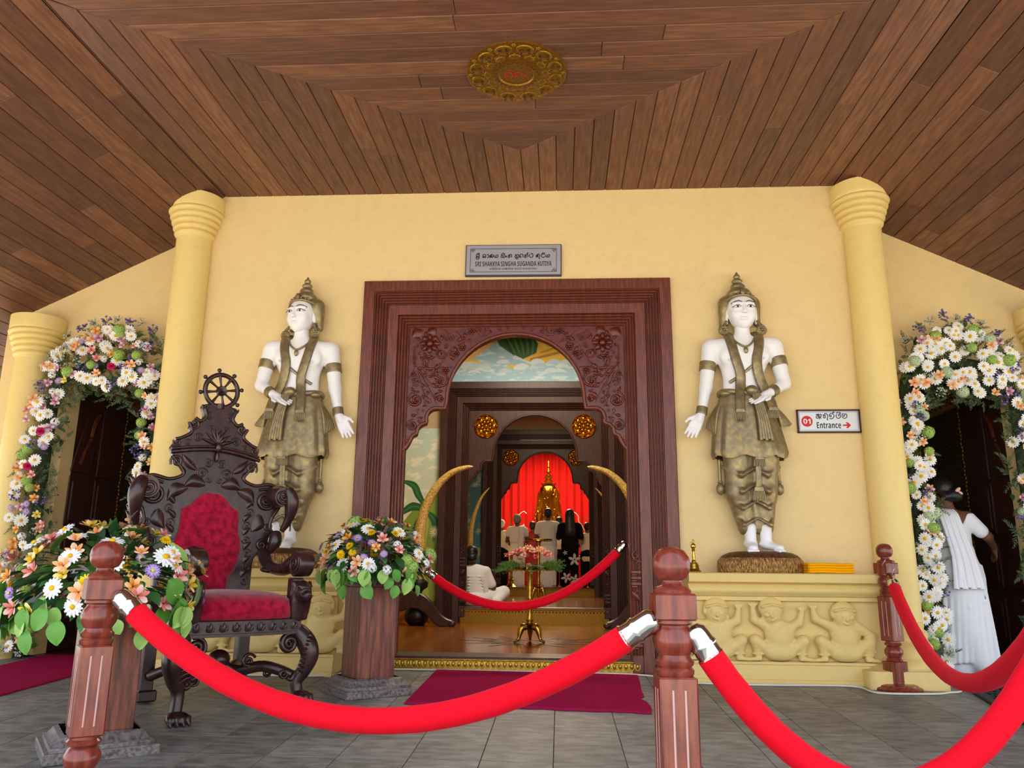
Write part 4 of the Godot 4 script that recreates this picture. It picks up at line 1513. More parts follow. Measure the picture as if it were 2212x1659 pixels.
func guardian_parts() -> Dictionary:
	var D := {}
	var g: Geo
	var f: Field
	# bare torso, arms, neck
	g = Geo.new()
	f = Field.new(Vector3(-0.50, 1.98, -0.03), Vector3(0.40, 2.83, 0.31), 0.0095)
	f.lump(Vector3(-0.03, 2.52, 0.11), Vector3(0.215, 0.16, 0.10), 0.05)
	f.limb(Vector3(-0.27, 2.605, 0.10), Vector3(0.215, 2.62, 0.10), 0.07, 0.07, 0.05)
	f.limb(Vector3(-0.035, 2.45, 0.11), Vector3(-0.055, 2.17, 0.11), 0.165, 0.15, 0.05, Vector3(1, 1, 0.62))
	f.lump(Vector3(-0.135, 2.505, 0.185), Vector3(0.095, 0.075, 0.032), 0.03)
	f.lump(Vector3(0.075, 2.515, 0.185), Vector3(0.095, 0.075, 0.032), 0.03)
	f.lump(Vector3(-0.165, 2.468, 0.222), Vector3(0.010, 0.010, 0.010), 0.006)
	f.lump(Vector3(0.115, 2.482, 0.222), Vector3(0.010, 0.010, 0.010), 0.006)
	f.limb(Vector3(-0.03, 2.62, 0.11), Vector3(-0.024, 2.81, 0.12), 0.066, 0.06, 0.04)
	f.limb(Vector3(-0.295, 2.595, 0.10), Vector3(-0.343, 2.26, 0.10), 0.068, 0.052, 0.03)
	f.limb(Vector3(-0.343, 2.26, 0.10), Vector3(-0.398, 2.02, 0.125), 0.051, 0.034, 0.02)
	f.limb(Vector3(0.238, 2.60, 0.10), Vector3(0.287, 2.285, 0.125), 0.068, 0.053, 0.03)
	f.limb(Vector3(0.287, 2.285, 0.125), Vector3(0.14, 2.185, 0.235), 0.052, 0.035, 0.02)
	f.mesh(g)
	f = Field.new(Vector3(-0.62, 1.76, 0.05), Vector3(-0.34, 2.05, 0.24), 0.0048)
	hand(f, Vector3(-0.402, 2.02, 0.125), Vector3(-0.55, -1.0, 0.1), Vector3(0.1, 0.1, 1), 0.215, 1.0, 0.1)
	f.mesh(g)
	f = Field.new(Vector3(-0.10, 2.02, 0.18), Vector3(0.20, 2.26, 0.36), 0.0048)
	hand(f, Vector3(0.14, 2.185, 0.235), Vector3(-1.0, -0.55, 0.22), Vector3(-0.15, 0.8, 0.6), 0.20, -1.0, 0.1)
	f.mesh(g)
	# feet
	f = Field.new(Vector3(-0.14, 0.905, 0.05), Vector3(0.24, 1.16, 0.31), 0.006)
	for s in [0, 1]:
		var an: Vector3 = [Vector3(-0.06, 1.12, 0.14), Vector3(0.06, 1.12, 0.14)][s]
		var toe: Vector3 = [Vector3(-0.07, 0.945, 0.265), Vector3(0.15, 0.945, 0.25)][s]
		f.limb(an, an + Vector3(0, -0.12, 0), 0.048, 0.042, 0.02)
		f.limb(an + Vector3(0, -0.13, -0.01), toe.lerp(an, 0.2) + Vector3(0, -0.02, 0), 0.042, 0.032, 0.025, Vector3(1.2, 0.8, 1))
		var d := (toe - an) * Vector3(1, 0, 1)
		d = d.normalized()
		var q := Vector3(d.z, 0, -d.x)
		for k in 5:
			var b := toe + q * (k - 2) * 0.017 * 1.0 - d * absf(k - 1.5) * 0.006
			f.limb(b - d * 0.03, b + d * 0.012 + Vector3(0, -0.008, 0), 0.012, 0.0105 if k else 0.014, 0.004)
	f.mesh(g)
	D.body = g
	# head
	g = Geo.new()
	f = Field.new(Vector3(-0.19, 2.72, -0.0), Vector3(0.15, 3.07, 0.30), 0.0048)
	var hx := -0.022
	f.lump(Vector3(hx, 2.925, 0.12), Vector3(0.118, 0.135, 0.115), 0.03)
	f.lump(Vector3(hx, 2.845, 0.135), Vector3(0.098, 0.095, 0.095), 0.03)
	f.lump(Vector3(hx, 2.775, 0.175), Vector3(0.036, 0.028, 0.034), 0.025)
	for s in [-1, 1]:
		f.lump(Vector3(hx + s * 0.058, 2.865, 0.19), Vector3(0.038, 0.042, 0.03), 0.025)
		f.lump(Vector3(hx + s * 0.054, 2.921, 0.2185), Vector3(0.032, 0.016, 0.016), 0.010)
		f.limb(Vector3(hx + s * 0.02, 2.952, 0.232), Vector3(hx + s * 0.085, 2.955, 0.205), 0.010, 0.008, 0.012)
		f.limb(Vector3(hx + s * 0.118, 2.93, 0.105), Vector3(hx + s * 0.122, 2.82, 0.10), 0.022, 0.018, 0.01, Vector3(0.6, 1, 1))
		f.lump(Vector3(hx + s * 0.014, 2.868, 0.243), Vector3(0.011, 0.009, 0.011), 0.006)
	f.limb(Vector3(hx, 2.945, 0.232), Vector3(hx, 2.876, 0.254), 0.0095, 0.0155, 0.014)
	f.limb(Vector3(hx - 0.026, 2.834, 0.224), Vector3(hx + 0.026, 2.834, 0.224), 0.0085, 0.0085, 0.006)
	f.limb(Vector3(hx - 0.020, 2.818, 0.222), Vector3(hx + 0.020, 2.818, 0.222), 0.0095, 0.0095, 0.006)
	f.mesh(g)
	D.head = g
	# painted eyes and brows
	g = Geo.new()
	for s in [-1, 1]:
		var e := Vector3(hx + s * 0.052, 2.921, 0.2335)
		g.tube(Geo.smooth3([e + Vector3(-s * 0.030, -0.002, -0.0005), e + Vector3(-s * 0.012, 0.011, 0.003), e + Vector3(s * 0.010, 0.011, 0.002), e + Vector3(s * 0.034, 0.0, -0.009), e + Vector3(s * 0.048, -0.002, -0.018)], 4), 0.0026, 5)
		g.tube(Geo.smooth3([e + Vector3(-s * 0.028, -0.004, 0), e + Vector3(0, -0.0105, 0.003), e + Vector3(s * 0.030, -0.004, -0.007)], 4), 0.0012, 5)
		g.ball(e + Vector3(0, 0.0, 0.0), Vector3(0.0095, 0.0095, 0.0035), 10, 6)
		g.tube(Geo.smooth3([Vector3(hx + s * 0.016, 2.955, 0.240), Vector3(hx + s * 0.045, 2.972, 0.232), Vector3(hx + s * 0.085, 2.963, 0.208), Vector3(hx + s * 0.098, 2.955, 0.192)], 4), 0.0032, 5)
	D.eyes = g
	g = Geo.new()
	g.tube(Geo.smooth3(V3([hx - 0.034, 2.8265, 0.222, hx - 0.012, 2.829, 0.2345, hx, 2.8275, 0.2355, hx + 0.012, 2.829, 0.2345, hx + 0.034, 2.8265, 0.222]), 4), 0.0028, 5)
	D.lips = g
	# hair, topknot, diadem, earrings
	g = Geo.new()
	f = Field.new(Vector3(-0.25, 2.70, -0.03), Vector3(0.20, 3.30, 0.25), 0.0085)
	f.lump(Vector3(-0.025, 2.97, 0.07), Vector3(0.155, 0.14, 0.10), 0.02)
	f.limb(Vector3(-0.15, 3.0, 0.07), Vector3(-0.165, 2.80, 0.06), 0.052, 0.035, 0.03)
	f.limb(Vector3(0.10, 3.0, 0.07), Vector3(0.115, 2.82, 0.06), 0.045, 0.03, 0.03)
	f.lump(Vector3(-0.028, 3.075, 0.10), Vector3(0.098, 0.052, 0.085), 0.012)
	f.lump(Vector3(-0.036, 3.135, 0.10), Vector3(0.062, 0.034, 0.055), 0.008)
	f.lump(Vector3(-0.040, 3.185, 0.10), Vector3(0.046, 0.026, 0.042), 0.008)
	f.lump(Vector3(-0.040, 3.228, 0.10), Vector3(0.030, 0.024, 0.028), 0.006)
	f.lump(Vector3(-0.040, 3.258, 0.10), Vector3(0.012, 0.014, 0.012), 0.004)
	f.mesh(g)
	D.hair = g
	g = Geo.new()
	var arc := []
	for i in 13:
		var a := PI * (0.02 + 0.96 * i / 12.0)
		arc.append(Vector3(hx - cos(a) * 0.125, 2.985 + sin(a) * 0.045, 0.10 + sin(a) * 0.105))
	g.tube(Geo.smooth3(arc, 3), 0.014, 6)
	g.ball(Vector3(hx, 3.055, 0.205), Vector3(0.022, 0.034, 0.014), 10, 6)
	for i in 9:
		var a := PI * (0.1 + 0.8 * i / 8.0)
		g.ball(Vector3(hx - cos(a) * 0.118, 3.005 + sin(a) * 0.045, 0.105 + sin(a) * 0.103), Vector3(0.011, 0.011, 0.011), 6, 4)
	D.diadem = g
	g = Geo.new()
	for s in [-1, 1]:
		var c := Vector3(hx + s * 0.155, 2.745, 0.13)
		g.xf = Transform3D(Basis(Vector3.RIGHT, PI * 0.5), c)
		g.lathe(P2([0.0, 0.012, 0.034, 0.012, 0.043, 0.004, 0.045, -0.006, 0.03, -0.014]), 20)
		g.xf = Transform3D(Basis.IDENTITY, c)
		g.rose(Vector2.ZERO, 0.030, 6, 0.013, 0.009)
		g.xf = Transform3D.IDENTITY
		g.tube(PackedVector3Array([Vector3(hx + s * 0.124, 2.83, 0.11), c + Vector3(0, 0.04, 0)]), 0.012, 6)
	D.earrings = g
	# gold: skirt with pleats and a scalloped hem
	g = Geo.new()
	var rows := []
	for i in 15:
		var t := i / 14.0
		var ring := PackedVector3Array()
		for k in 72:
			var a := TAU * k / 72.0
			var pl := 1.0 + 0.035 * sin(a * 14.0 + sin(t * 3.0) * 0.6) * smoothstep(0.05, 0.5, t) + 0.02 * sin(a * 31.0) * t
			var rx := lerpf(0.185, 0.305, pow(t, 0.75)) * pl
			var rz := lerpf(0.10, 0.155, pow(t, 0.8)) * pl
			if i == 14:
				rx *= 0.94
				rz *= 0.92
			var sc := 0.028 * absf(sin(a * 3.5)) * smoothstep(0.7, 1.0, t)
			ring.append(Vector3(-0.045 + 0.02 * t + cos(a) * rx, 2.205 - t * 0.52 - sc, 0.12 + sin(a) * rz))
		rows.append(ring)
	g.grid(rows, true)
	# rolled belt and its knot
	var bp := []
	for i in 15:
		var a := PI * (-0.08 + 1.16 * i / 14.0)
		bp.append(Vector3(-0.05 + cos(a) * 0.188, 2.20 + 0.01 * sin(a * 3.0), 0.115 + sin(a) * 0.108))
	g.tube(Geo.smooth3(bp, 3), 0.024, 8)
	g.ball(Vector3(-0.005, 2.205, 0.245), Vector3(0.05, 0.042, 0.04), 12, 8)
	g.ball(Vector3(-0.20, 2.19, 0.18), Vector3(0.05, 0.034, 0.04), 10, 6)
	g.ball(Vector3(0.10, 2.205, 0.19), Vector3(0.045, 0.03, 0.04), 10, 6)
	# falling end of the waist cloth and the flying side folds
	for k in 5:
		g.tube(Geo.smooth3([Vector3(0.0 + k * 0.012, 2.18, 0.25), Vector3(0.03 + k * 0.016, 1.98, 0.275), Vector3(0.035 + k * 0.022, 1.79 + 0.01 * (k % 2), 0.285)], 4), [0.012, 0.013, 0.014, 0.015, 0.016, 0.017, 0.018, 0.018, 0.018], 6)
	for k in 6:
		g.tube(Geo.smooth3([Vector3(0.12, 2.17, 0.16 - k * 0.012), Vector3(0.21 + k * 0.008, 2.05, 0.15 - k * 0.012), Vector3(0.245 + k * 0.017, 1.93 - 0.012 * k + k * 0.016, 0.13 - k * 0.012)], 4), 0.016, 6)
		g.tube(Geo.smooth3([Vector3(-0.20, 2.17, 0.15 - k * 0.01), Vector3(-0.27 - k * 0.006, 2.03, 0.15 - k * 0.012), Vector3(-0.29 - k * 0.010, 1.86 + k * 0.012, 0.15 - k * 0.014)], 4), 0.015, 6)
	D.skirt = g
	# gold: wrapped legs with swag folds
	g = Geo.new()
	f = Field.new(Vector3(-0.30, 1.06, -0.03), Vector3(0.28, 1.76, 0.28), 0.0095)
	f.limb(Vector3(-0.115, 1.72, 0.115), Vector3(-0.125, 1.40, 0.12), 0.125, 0.105, 0.04, Vector3(1, 1, 0.85))
	f.limb(Vector3(-0.125, 1.40, 0.12), Vector3(-0.075, 1.12, 0.12), 0.105, 0.072, 0.04, Vector3(1, 1, 0.85))
	f.limb(Vector3(0.09, 1.72, 0.115), Vector3(0.07, 1.40, 0.12), 0.125, 0.10, 0.04, Vector3(1, 1, 0.85))
	f.limb(Vector3(0.07, 1.40, 0.12), Vector3(0.058, 1.12, 0.12), 0.10, 0.07, 0.04, Vector3(1, 1, 0.85))
	for k in 4:
		var y := 1.60 - k * 0.13
		var q := 1.0 - k * 0.13
		f.limb(Vector3(-0.235 * q - 0.01, y, 0.12), Vector3(-0.12, y - 0.075, 0.225), 0.014, 0.017, 0.016)
		f.limb(Vector3(-0.12, y - 0.075, 0.225), Vector3(-0.015, y - 0.02, 0.19), 0.017, 0.010, 0.016)
		f.limb(Vector3(0.205 * q, y, 0.12), Vector3(0.085, y - 0.075, 0.222), 0.014, 0.017, 0.016)
		f.limb(Vector3(0.085, y - 0.075, 0.222), Vector3(0.0, y - 0.02, 0.19), 0.017, 0.010, 0.016)
	f.mesh(g)
	# hanging cords with tassels
	for s in [[-0.265, 1.66, 1.47], [0.20, 1.66, 1.47]]:
		g.tube(PackedVector3Array([Vector3(s[0], s[1], 0.10), Vector3(s[0], s[2], 0.10)]), 0.014, 6)
		g.ball(Vector3(s[0], s[2] - 0.045, 0.10), Vector3(0.036, 0.05, 0.036), 12, 8)
		g.ball(Vector3(s[0], s[2] + 0.01, 0.10), Vector3(0.022, 0.014, 0.022), 10, 5)
	g.tube(PackedVector3Array([Vector3(0.015, 1.70, 0.24), Vector3(0.003, 1.42, 0.24)]), 0.024, 6, true, 0.4, Vector3(0, 0, 1))
	tassel(g, Vector3(0.02, 1.665, 0.25), 0.085, 0.075)
	tassel(g, Vector3(0.002, 1.43, 0.245), 0.085, 0.11)
	D.leg_wrap = g
	# gold: scarf over the shoulders, its two ends with fringes, cross strap
	g = Geo.new()
	g.tube(Geo.smooth3(V3([-0.10, 2.735, 0.03, -0.14, 2.70, 0.13, -0.135, 2.60, 0.20, -0.112, 2.47, 0.225, -0.085, 2.35, 0.225, -0.088, 2.25, 0.222, -0.108, 2.12, 0.265, -0.115, 2.03, 0.285]), 5), 0.041, 8, true, 0.32, Vector3(0, 0.25, 1))
	g.tube(Geo.smooth3(V3([0.07, 2.74, 0.03, 0.10, 2.70, 0.13, 0.085, 2.60, 0.20, 0.055, 2.47, 0.225, 0.06, 2.36, 0.222, 0.09, 2.26, 0.21, 0.135, 2.12, 0.245, 0.145, 2.05, 0.265]), 5), 0.041, 8, true, 0.32, Vector3(0, 0.25, 1))
	tassel(g, Vector3(-0.116, 2.045, 0.285), 0.085, 0.09)
	tassel(g, Vector3(0.145, 2.06, 0.27), 0.08, 0.09)
	g.tube(Geo.smooth3(V3([-0.17, 2.28, 0.195, -0.09, 2.33, 0.21, 0.0, 2.40, 0.218, 0.05, 2.44, 0.225]), 4), 0.014, 6, true, 0.5, Vector3(0, 0, 1))
	g.tube(Geo.smooth3(V3([-0.12, 2.665, 0.165, -0.085, 2.61, 0.205, -0.028, 2.575, 0.225, 0.025, 2.61, 0.21, 0.06, 2.665, 0.17]), 4), 0.009, 6)
	g.ball(Vector3(-0.028, 2.545, 0.228), Vector3(0.019, 0.028, 0.012), 10, 6)
	D.scarf = g
	# gold: armlets and bracelets
	g = Geo.new()
	band(g, Vector3(-0.316, 2.475, 0.10), Vector3(-0.327, 2.40, 0.10), 0.062)
	band(g, Vector3(0.253, 2.51, 0.108), Vector3(0.265, 2.435, 0.114), 0.062)
	band(g, Vector3(-0.382, 2.09, 0.118), Vector3(-0.395, 2.03, 0.125), 0.042)
	band(g, Vector3(0.192, 2.22, 0.196), Vector3(0.150, 2.19, 0.228), 0.044)
	D.bracelets = g
	# the rough oval block underfoot
	g = Geo.new()
	var r2 := RandomNumberGenerator.new()
	r2.seed = 12
	rows = []
	for s in [[1.0, 0.772], [1.012, 0.79], [1.01, 0.82], [1.012, 0.85], [0.985, 0.868], [0.94, 0.885]]:
		var ring := PackedVector3Array()
		for k in 64:
			var a := TAU * k / 64.0
			var j := 1.0 + r2.randf_range(-0.012, 0.012)
			ring.append(Vector3(cos(a) * 0.325 * s[0] * j, s[1], 0.155 + sin(a) * 0.19 * s[0] * j))
		rows.append(ring)
	g.grid(rows, true)
	D.block_side = g
	g = Geo.new()
	rows = []
	for s in [[0.945, 0.884], [0.88, 0.905], [0.74, 0.925], [0.5, 0.935], [0.02, 0.936]]:
		var ring := PackedVector3Array()
		for k in 64:
			var a := TAU * k / 64.0
			ring.append(Vector3(cos(a) * 0.325 * s[0], s[1], 0.155 + sin(a) * 0.19 * s[0]))
		rows.append(ring)
	g.grid(rows, true)
	D.block_top = g
	return D


func guardians() -> void:
	var gold := noise(91, 0.02, 5, FastNoiseLite.TYPE_SIMPLEX_SMOOTH, [hexc("85755a"), hexc("93835f"), hexc("b0985a")], [0.2, 0.55, 0.95])
	M.statue_gold = tri(paint(Color.WHITE, 0.4, 0.55, 0.5), gold, Vector3.ONE * 1.6)
	M.statue_white = paint(hexc("f1eff0"), 0.42, 0.0, 0.5)
	var blk := noise(92, 0.04, 4, FastNoiseLite.TYPE_SIMPLEX_SMOOTH, [hexc("6d4a2a"), hexc("a57a42"), hexc("cba565")], [0.15, 0.5, 0.95])
	M.block_gold = relief(tri(paint(Color.WHITE, 0.4, 0.5, 0.5), blk, Vector3(3, 1, 3)), noise(93, 0.05, 3), 1.2)
	M.block_brown = tri(paint(hexc("8b6a52"), 0.5), blk, Vector3.ONE * 1.4)
	M.pale_lip = paint(hexc("d5c3cc"), 0.5)
	M.eye_ink = paint(hexc("22242b"), 0.4)
	var D := guardian_parts()
	for s in [1, -1]:
		var o := thing("guardian_statue", "white and gold guardian statue on the wall beside the entrance sign" if s > 0 else "white and gold guardian statue on the wall behind the throne", "statue", Vector3(1.93 if s > 0 else -1.87, 0, 0.0), 0.0, "guardian statues flanking the doorway")
		var h := {}
		for k in D:
			h[k] = D[k] if s > 0 else mirrored(D[k])
		if s < 0:
			for k in ["head", "eyes", "lips", "hair", "diadem", "earrings"]:
				h[k] = turned(h[k], Vector3(0.022, 2.85, 0.11), Basis(Vector3.UP, deg_to_rad(-17.0)))
		part(o, "body", h.body, M.statue_white)
		var hd := part(o, "head", h.head, M.statue_white)
		part(hd, "painted_eyes", h.eyes, M.eye_ink)
		part(hd, "lips", h.lips, M.pale_lip)
		part(o, "hair", h.hair, M.statue_gold)
		part(o, "diadem", h.diadem, M.statue_gold)
		part(o, "earrings", h.earrings, M.statue_gold)
		part(o, "skirt", h.skirt, M.statue_gold)
		part(o, "leg_wrap", h.leg_wrap, M.statue_gold)
		part(o, "scarf", h.scarf, M.statue_gold)
		part(o, "bracelets", h.bracelets, M.statue_gold)
		part(o, "block_side", h.block_side, M.block_gold)
		part(o, "block_top", h.block_top, M.block_brown)


# squat figures in relief that hold up the ledge; origin at the foot of the panel, wall face at z = 0
func dwarf(kind: int) -> Geo:
	var g := Geo.new()
	var f := Field.new(Vector3(-0.27, 0.0, -0.02), Vector3(0.27, 0.44, 0.13), 0.0062)
	var hd: Vector3 = [Vector3(0.0, 0.335, 0.04), Vector3(-0.045, 0.34, 0.04), Vector3(0.0, 0.315, 0.045)][kind]
	# belly, chest, loincloth
	f.lump(Vector3(0.005, 0.165, 0.03), Vector3(0.10, 0.10, 0.06), 0.03)
	f.lump(Vector3(0.005, 0.22, 0.025), Vector3(0.105, 0.07, 0.05), 0.03)
	f.lump(Vector3(0.0, 0.06, 0.03), Vector3(0.115, 0.06, 0.055), 0.03)
	f.limb(Vector3(-0.10, 0.11, 0.06), Vector3(0.10, 0.11, 0.06), 0.014, 0.014, 0.01)
	# head with hair and face
	f.lump(hd, Vector3(0.078, 0.088, 0.055), 0.015)
	f.lump(hd + Vector3(0.0, 0.035, -0.012), Vector3(0.095, 0.078, 0.05), 0.008)
	var t: float = [-0.25, 0.55, -0.35][kind]
	var ux := Vector3(cos(t), sin(t), 0)
	var uy := Vector3(-sin(t), cos(t), 0)
	var fz: float = [0.0, -0.02, 0.01][kind]
	var fc := hd + ux * fz
	for s in [-1, 1]:
		f.lump(fc + ux * s * 0.028 + uy * 0.008 + Vector3(0, 0, 0.047), Vector3(0.018, 0.010, 0.010), 0.008)
		f.limb(fc + ux * s * 0.010 + uy * 0.028 + Vector3(0, 0, 0.05), fc + ux * s * 0.05 + uy * 0.026 + Vector3(0, 0, 0.04), 0.006, 0.004, 0.008)
		f.lump(hd + ux * s * 0.085 - uy * 0.01, Vector3(0.014, 0.026, 0.02), 0.008)
	f.limb(fc + uy * 0.022 + Vector3(0, 0, 0.052), fc - uy * 0.016 + Vector3(0, 0, 0.062), 0.006, 0.011, 0.008)
	f.limb(fc - ux * 0.018 - uy * 0.042 + Vector3(0, 0, 0.05), fc + ux * 0.018 - uy * 0.042 + Vector3(0, 0, 0.05), 0.006, 0.006, 0.006)
	f.limb(hd + Vector3(-0.075, 0.045, 0.03), hd + Vector3(0.0, 0.062, 0.052), 0.009, 0.009, 0.008)
	f.limb(hd + Vector3(0.0, 0.062, 0.052), hd + Vector3(0.075, 0.045, 0.03), 0.009, 0.009, 0.008)
	# necklace folds
	f.limb(Vector3(-0.06, 0.265, 0.055), Vector3(0.0, 0.235, 0.078), 0.007, 0.007, 0.008)
	f.limb(Vector3(0.0, 0.235, 0.078), Vector3(0.06, 0.265, 0.055), 0.007, 0.007, 0.008)
	# arms
	var arms := []
	if kind == 0:
		arms = [[-0.085, 0.25, -0.17, 0.27, -0.185, 0.39], [0.085, 0.25, 0.15, 0.28, 0.165, 0.39]]
	elif kind == 1:
		arms = [[-0.09, 0.245, -0.17, 0.29, -0.18, 0.40], [0.08, 0.235, 0.15, 0.27, 0.175, 0.375]]
	else:
		arms = [[-0.085, 0.245, -0.20, 0.30, -0.215, 0.39], [0.095, 0.25, 0.19, 0.18, 0.175, 0.09]]
	for a in arms:
		f.limb(Vector3(a[0], a[1], 0.025), Vector3(a[2], a[3], 0.03), 0.036, 0.03, 0.015)
		f.limb(Vector3(a[2], a[3], 0.03), Vector3(a[4], a[5] - 0.035, 0.03), 0.03, 0.021, 0.015)
		for k in 4:
			var up: float = 1.0 if a[5] > 0.2 else -1.0
			f.limb(Vector3(a[4], a[5] - 0.025 * up, 0.035), Vector3(a[4] + (k - 1.5) * 0.017 * signf(a[4]) * 1.2, a[5] + 0.012 * up - absf(k - 1.5) * 0.004, 0.045), 0.012, 0.0075, 0.006)
	# squatting legs and feet
	for s in [-1, 1]:
		var kx: float = 0.175 * s
		f.limb(Vector3(s * 0.06, 0.06, 0.03), Vector3(kx, 0.145, 0.035), 0.045, 0.04, 0.018)
		f.limb(Vector3(kx, 0.145, 0.035), Vector3(kx - s * 0.02, 0.03, 0.03), 0.038, 0.024, 0.015)
		f.limb(Vector3(kx - s * 0.025, 0.018, 0.04), Vector3(kx + s * 0.055, 0.012, 0.055), 0.018, 0.013, 0.01)
		f.limb(Vector3(kx - s * 0.045, 0.05, 0.03), Vector3(kx + s * 0.005, 0.05, 0.03), 0.027, 0.027, 0.006, Vector3(1, 0.35, 1))
	f.mesh(g)
	return g


func plinths() -> void:
	var dw := [dwarf(0), dwarf(1), dwarf(2)]
	var pf := PackedVector2Array([Vector2(-0.02, -0.06), Vector2(0.385, -0.06), Vector2(0.385, 0.015), Vector2(0.372, 0.022), Vector2(0.376, 0.05), Vector2(0.372, 0.085), Vector2(0.355, 0.105), Vector2(0.35, 0.118), Vector2(0.362, 0.122), Vector2(0.362, 0.14), Vector2(0.325, 0.15), Vector2(0.325, 0.565), Vector2(0.36, 0.572), Vector2(0.36, 0.60), Vector2(0.375, 0.606)])
	for k in 9:
		var a := PI * k / 8.0
		pf.append(Vector2(0.376 + 0.03 * sin(a), 0.608 + 0.08 * k / 8.0))
	pf.append_array(PackedVector2Array([Vector2(0.382, 0.692), Vector2(0.425, 0.706), Vector2(0.428, 0.765), Vector2(0.42, 0.772), Vector2(-0.02, 0.774)]))
	for s in [1, -1]:
		var o := thing("carved_plinth", "yellow carved ledge right of the doorway with three squat supporting figures" if s > 0 else "yellow carved ledge left of the doorway, partly hidden by the throne", "plinth", Vector3.ZERO, 0.0, "carved plinths")
		var g := Geo.new()
		g.xf = Transform3D(Basis(Vector3(0, 0, 1), Vector3(0, 1, 0), Vector3(-1, 0, 0)), Vector3.ZERO)
		if s > 0:
			g.prism(pf, -1.335, -2.80, 0.0)
		else:
			g.prism(pf, 1.335, 2.75, 0.0)
		part(o, "ledge_and_base", g, M.plinth)
		var at: Array = [1.535, 1.985, 2.46] if s > 0 else [-1.445, -1.90, -2.36]
		for k in 3:
			var q := part(o, "supporting_figure", dw[k] if s > 0 else mirrored(dw[k]), M.plinth)
			q.position = Vector3(at[k], 0.145, 0.322)
# ---------------------------------------------------------------- stanchions and ropes
func stanchion(at: Vector3, turn: float, label: String, dark := false) -> void:
	var o := thing("rope_stanchion", label, "stanchion", at, turn, "turned wooden rope posts")
	var w: Material = M.post_wood
	var g := Geo.new()
	g.lathe(P2([0.0, 0.0, 0.165, 0.0, 0.168, 0.012, 0.158, 0.022, 0.14, 0.026, 0.135, 0.036, 0.11, 0.044, 0.0, 0.046]), 36)
	part(o, "base", g, w)
	g = Geo.new()
	g.box(Vector3(0, 0.118, 0), Vector3(0.118, 0.15, 0.118), 0.004)
	part(o, "foot_block", g, w)
	g = Geo.new()
	g.lathe(P2([0.05, 0.19, 0.056, 0.198, 0.05, 0.21, 0.044, 0.216, 0.052, 0.226, 0.062, 0.245, 0.062, 0.265, 0.05, 0.285, 0.042, 0.293, 0.056, 0.302, 0.058, 0.312, 0.05, 0.32, 0.05, 0.335]), 28)
	part(o, "lower_turning", g, w)
	var fl := Geo.new()
	fl.box(Vector3(0, 0.485, 0), Vector3(0.112, 0.31, 0.112), 0.005)
	var shaft := part(o, "fluted_shaft", fl, w)
	g = Geo.new()
	for s in 4:
		g.xf = Transform3D(Basis(Vector3.UP, PI * 0.5 * s), Vector3.ZERO)
		for x in [-0.018, 0.018]:
			g.tube(PackedVector3Array([Vector3(x, 0.365, 0.0555), Vector3(x, 0.605, 0.0555)]), 0.0034, 6, true, 0.5, Vector3(0, 0, 1))
	g.xf = Transform3D.IDENTITY
	var q := part(shaft, "flutes", g, M.groove)
	q.set_meta("label", "pale grooves cut in the shaft")
	g = Geo.new()
	g.lathe(P2([0.05, 0.635, 0.056, 0.645, 0.058, 0.657, 0.05, 0.665, 0.056, 0.672, 0.058, 0.682, 0.05, 0.69, 0.047, 0.70, 0.06, 0.722, 0.064, 0.745, 0.058, 0.765, 0.048, 0.776, 0.046, 0.784, 0.056, 0.79, 0.056, 0.80]), 28)
	part(o, "upper_turning", g, w)
	g = Geo.new()
	g.box(Vector3(0, 0.838, 0), Vector3(0.122, 0.078, 0.122), 0.005)
	part(o, "head_block", g, w)
	g = Geo.new()
	g.lathe(P2([0.056, 0.876, 0.058, 0.885, 0.05, 0.896, 0.036, 0.90, 0.03, 0.908, 0.03, 0.915, 0.045, 0.922, 0.055, 0.94, 0.0585, 0.962, 0.055, 0.984, 0.042, 1.004, 0.022, 1.014, 0.0, 1.016]), 28)
	part(o, "ball_finial", g, w)
	if not dark:
		g = Geo.new()
		g.xf = Transform3D(Basis(Vector3.UP, PI * 0.5), Vector3.ZERO)
		g.curl(Vector2(0.0, 0.832), 0.018, 0.4, 1.2, 0.0028, 0.0615, 0.6)
		g.curl(Vector2(0.02, 0.846), 0.012, 2.0, -1.2, 0.0024, 0.0615, 0.6)
		g.curl(Vector2(-0.02, 0.815), 0.012, 2.0, 1.2, 0.0024, 0.0615, 0.6)
		g.vine(V2([-0.03, 0.86, 0.0, 0.845, 0.03, 0.862]), 0.002, 0.003, 0.0615, 0.5)
		part(o, "brass_plate_scrolls", g, M.gilt)


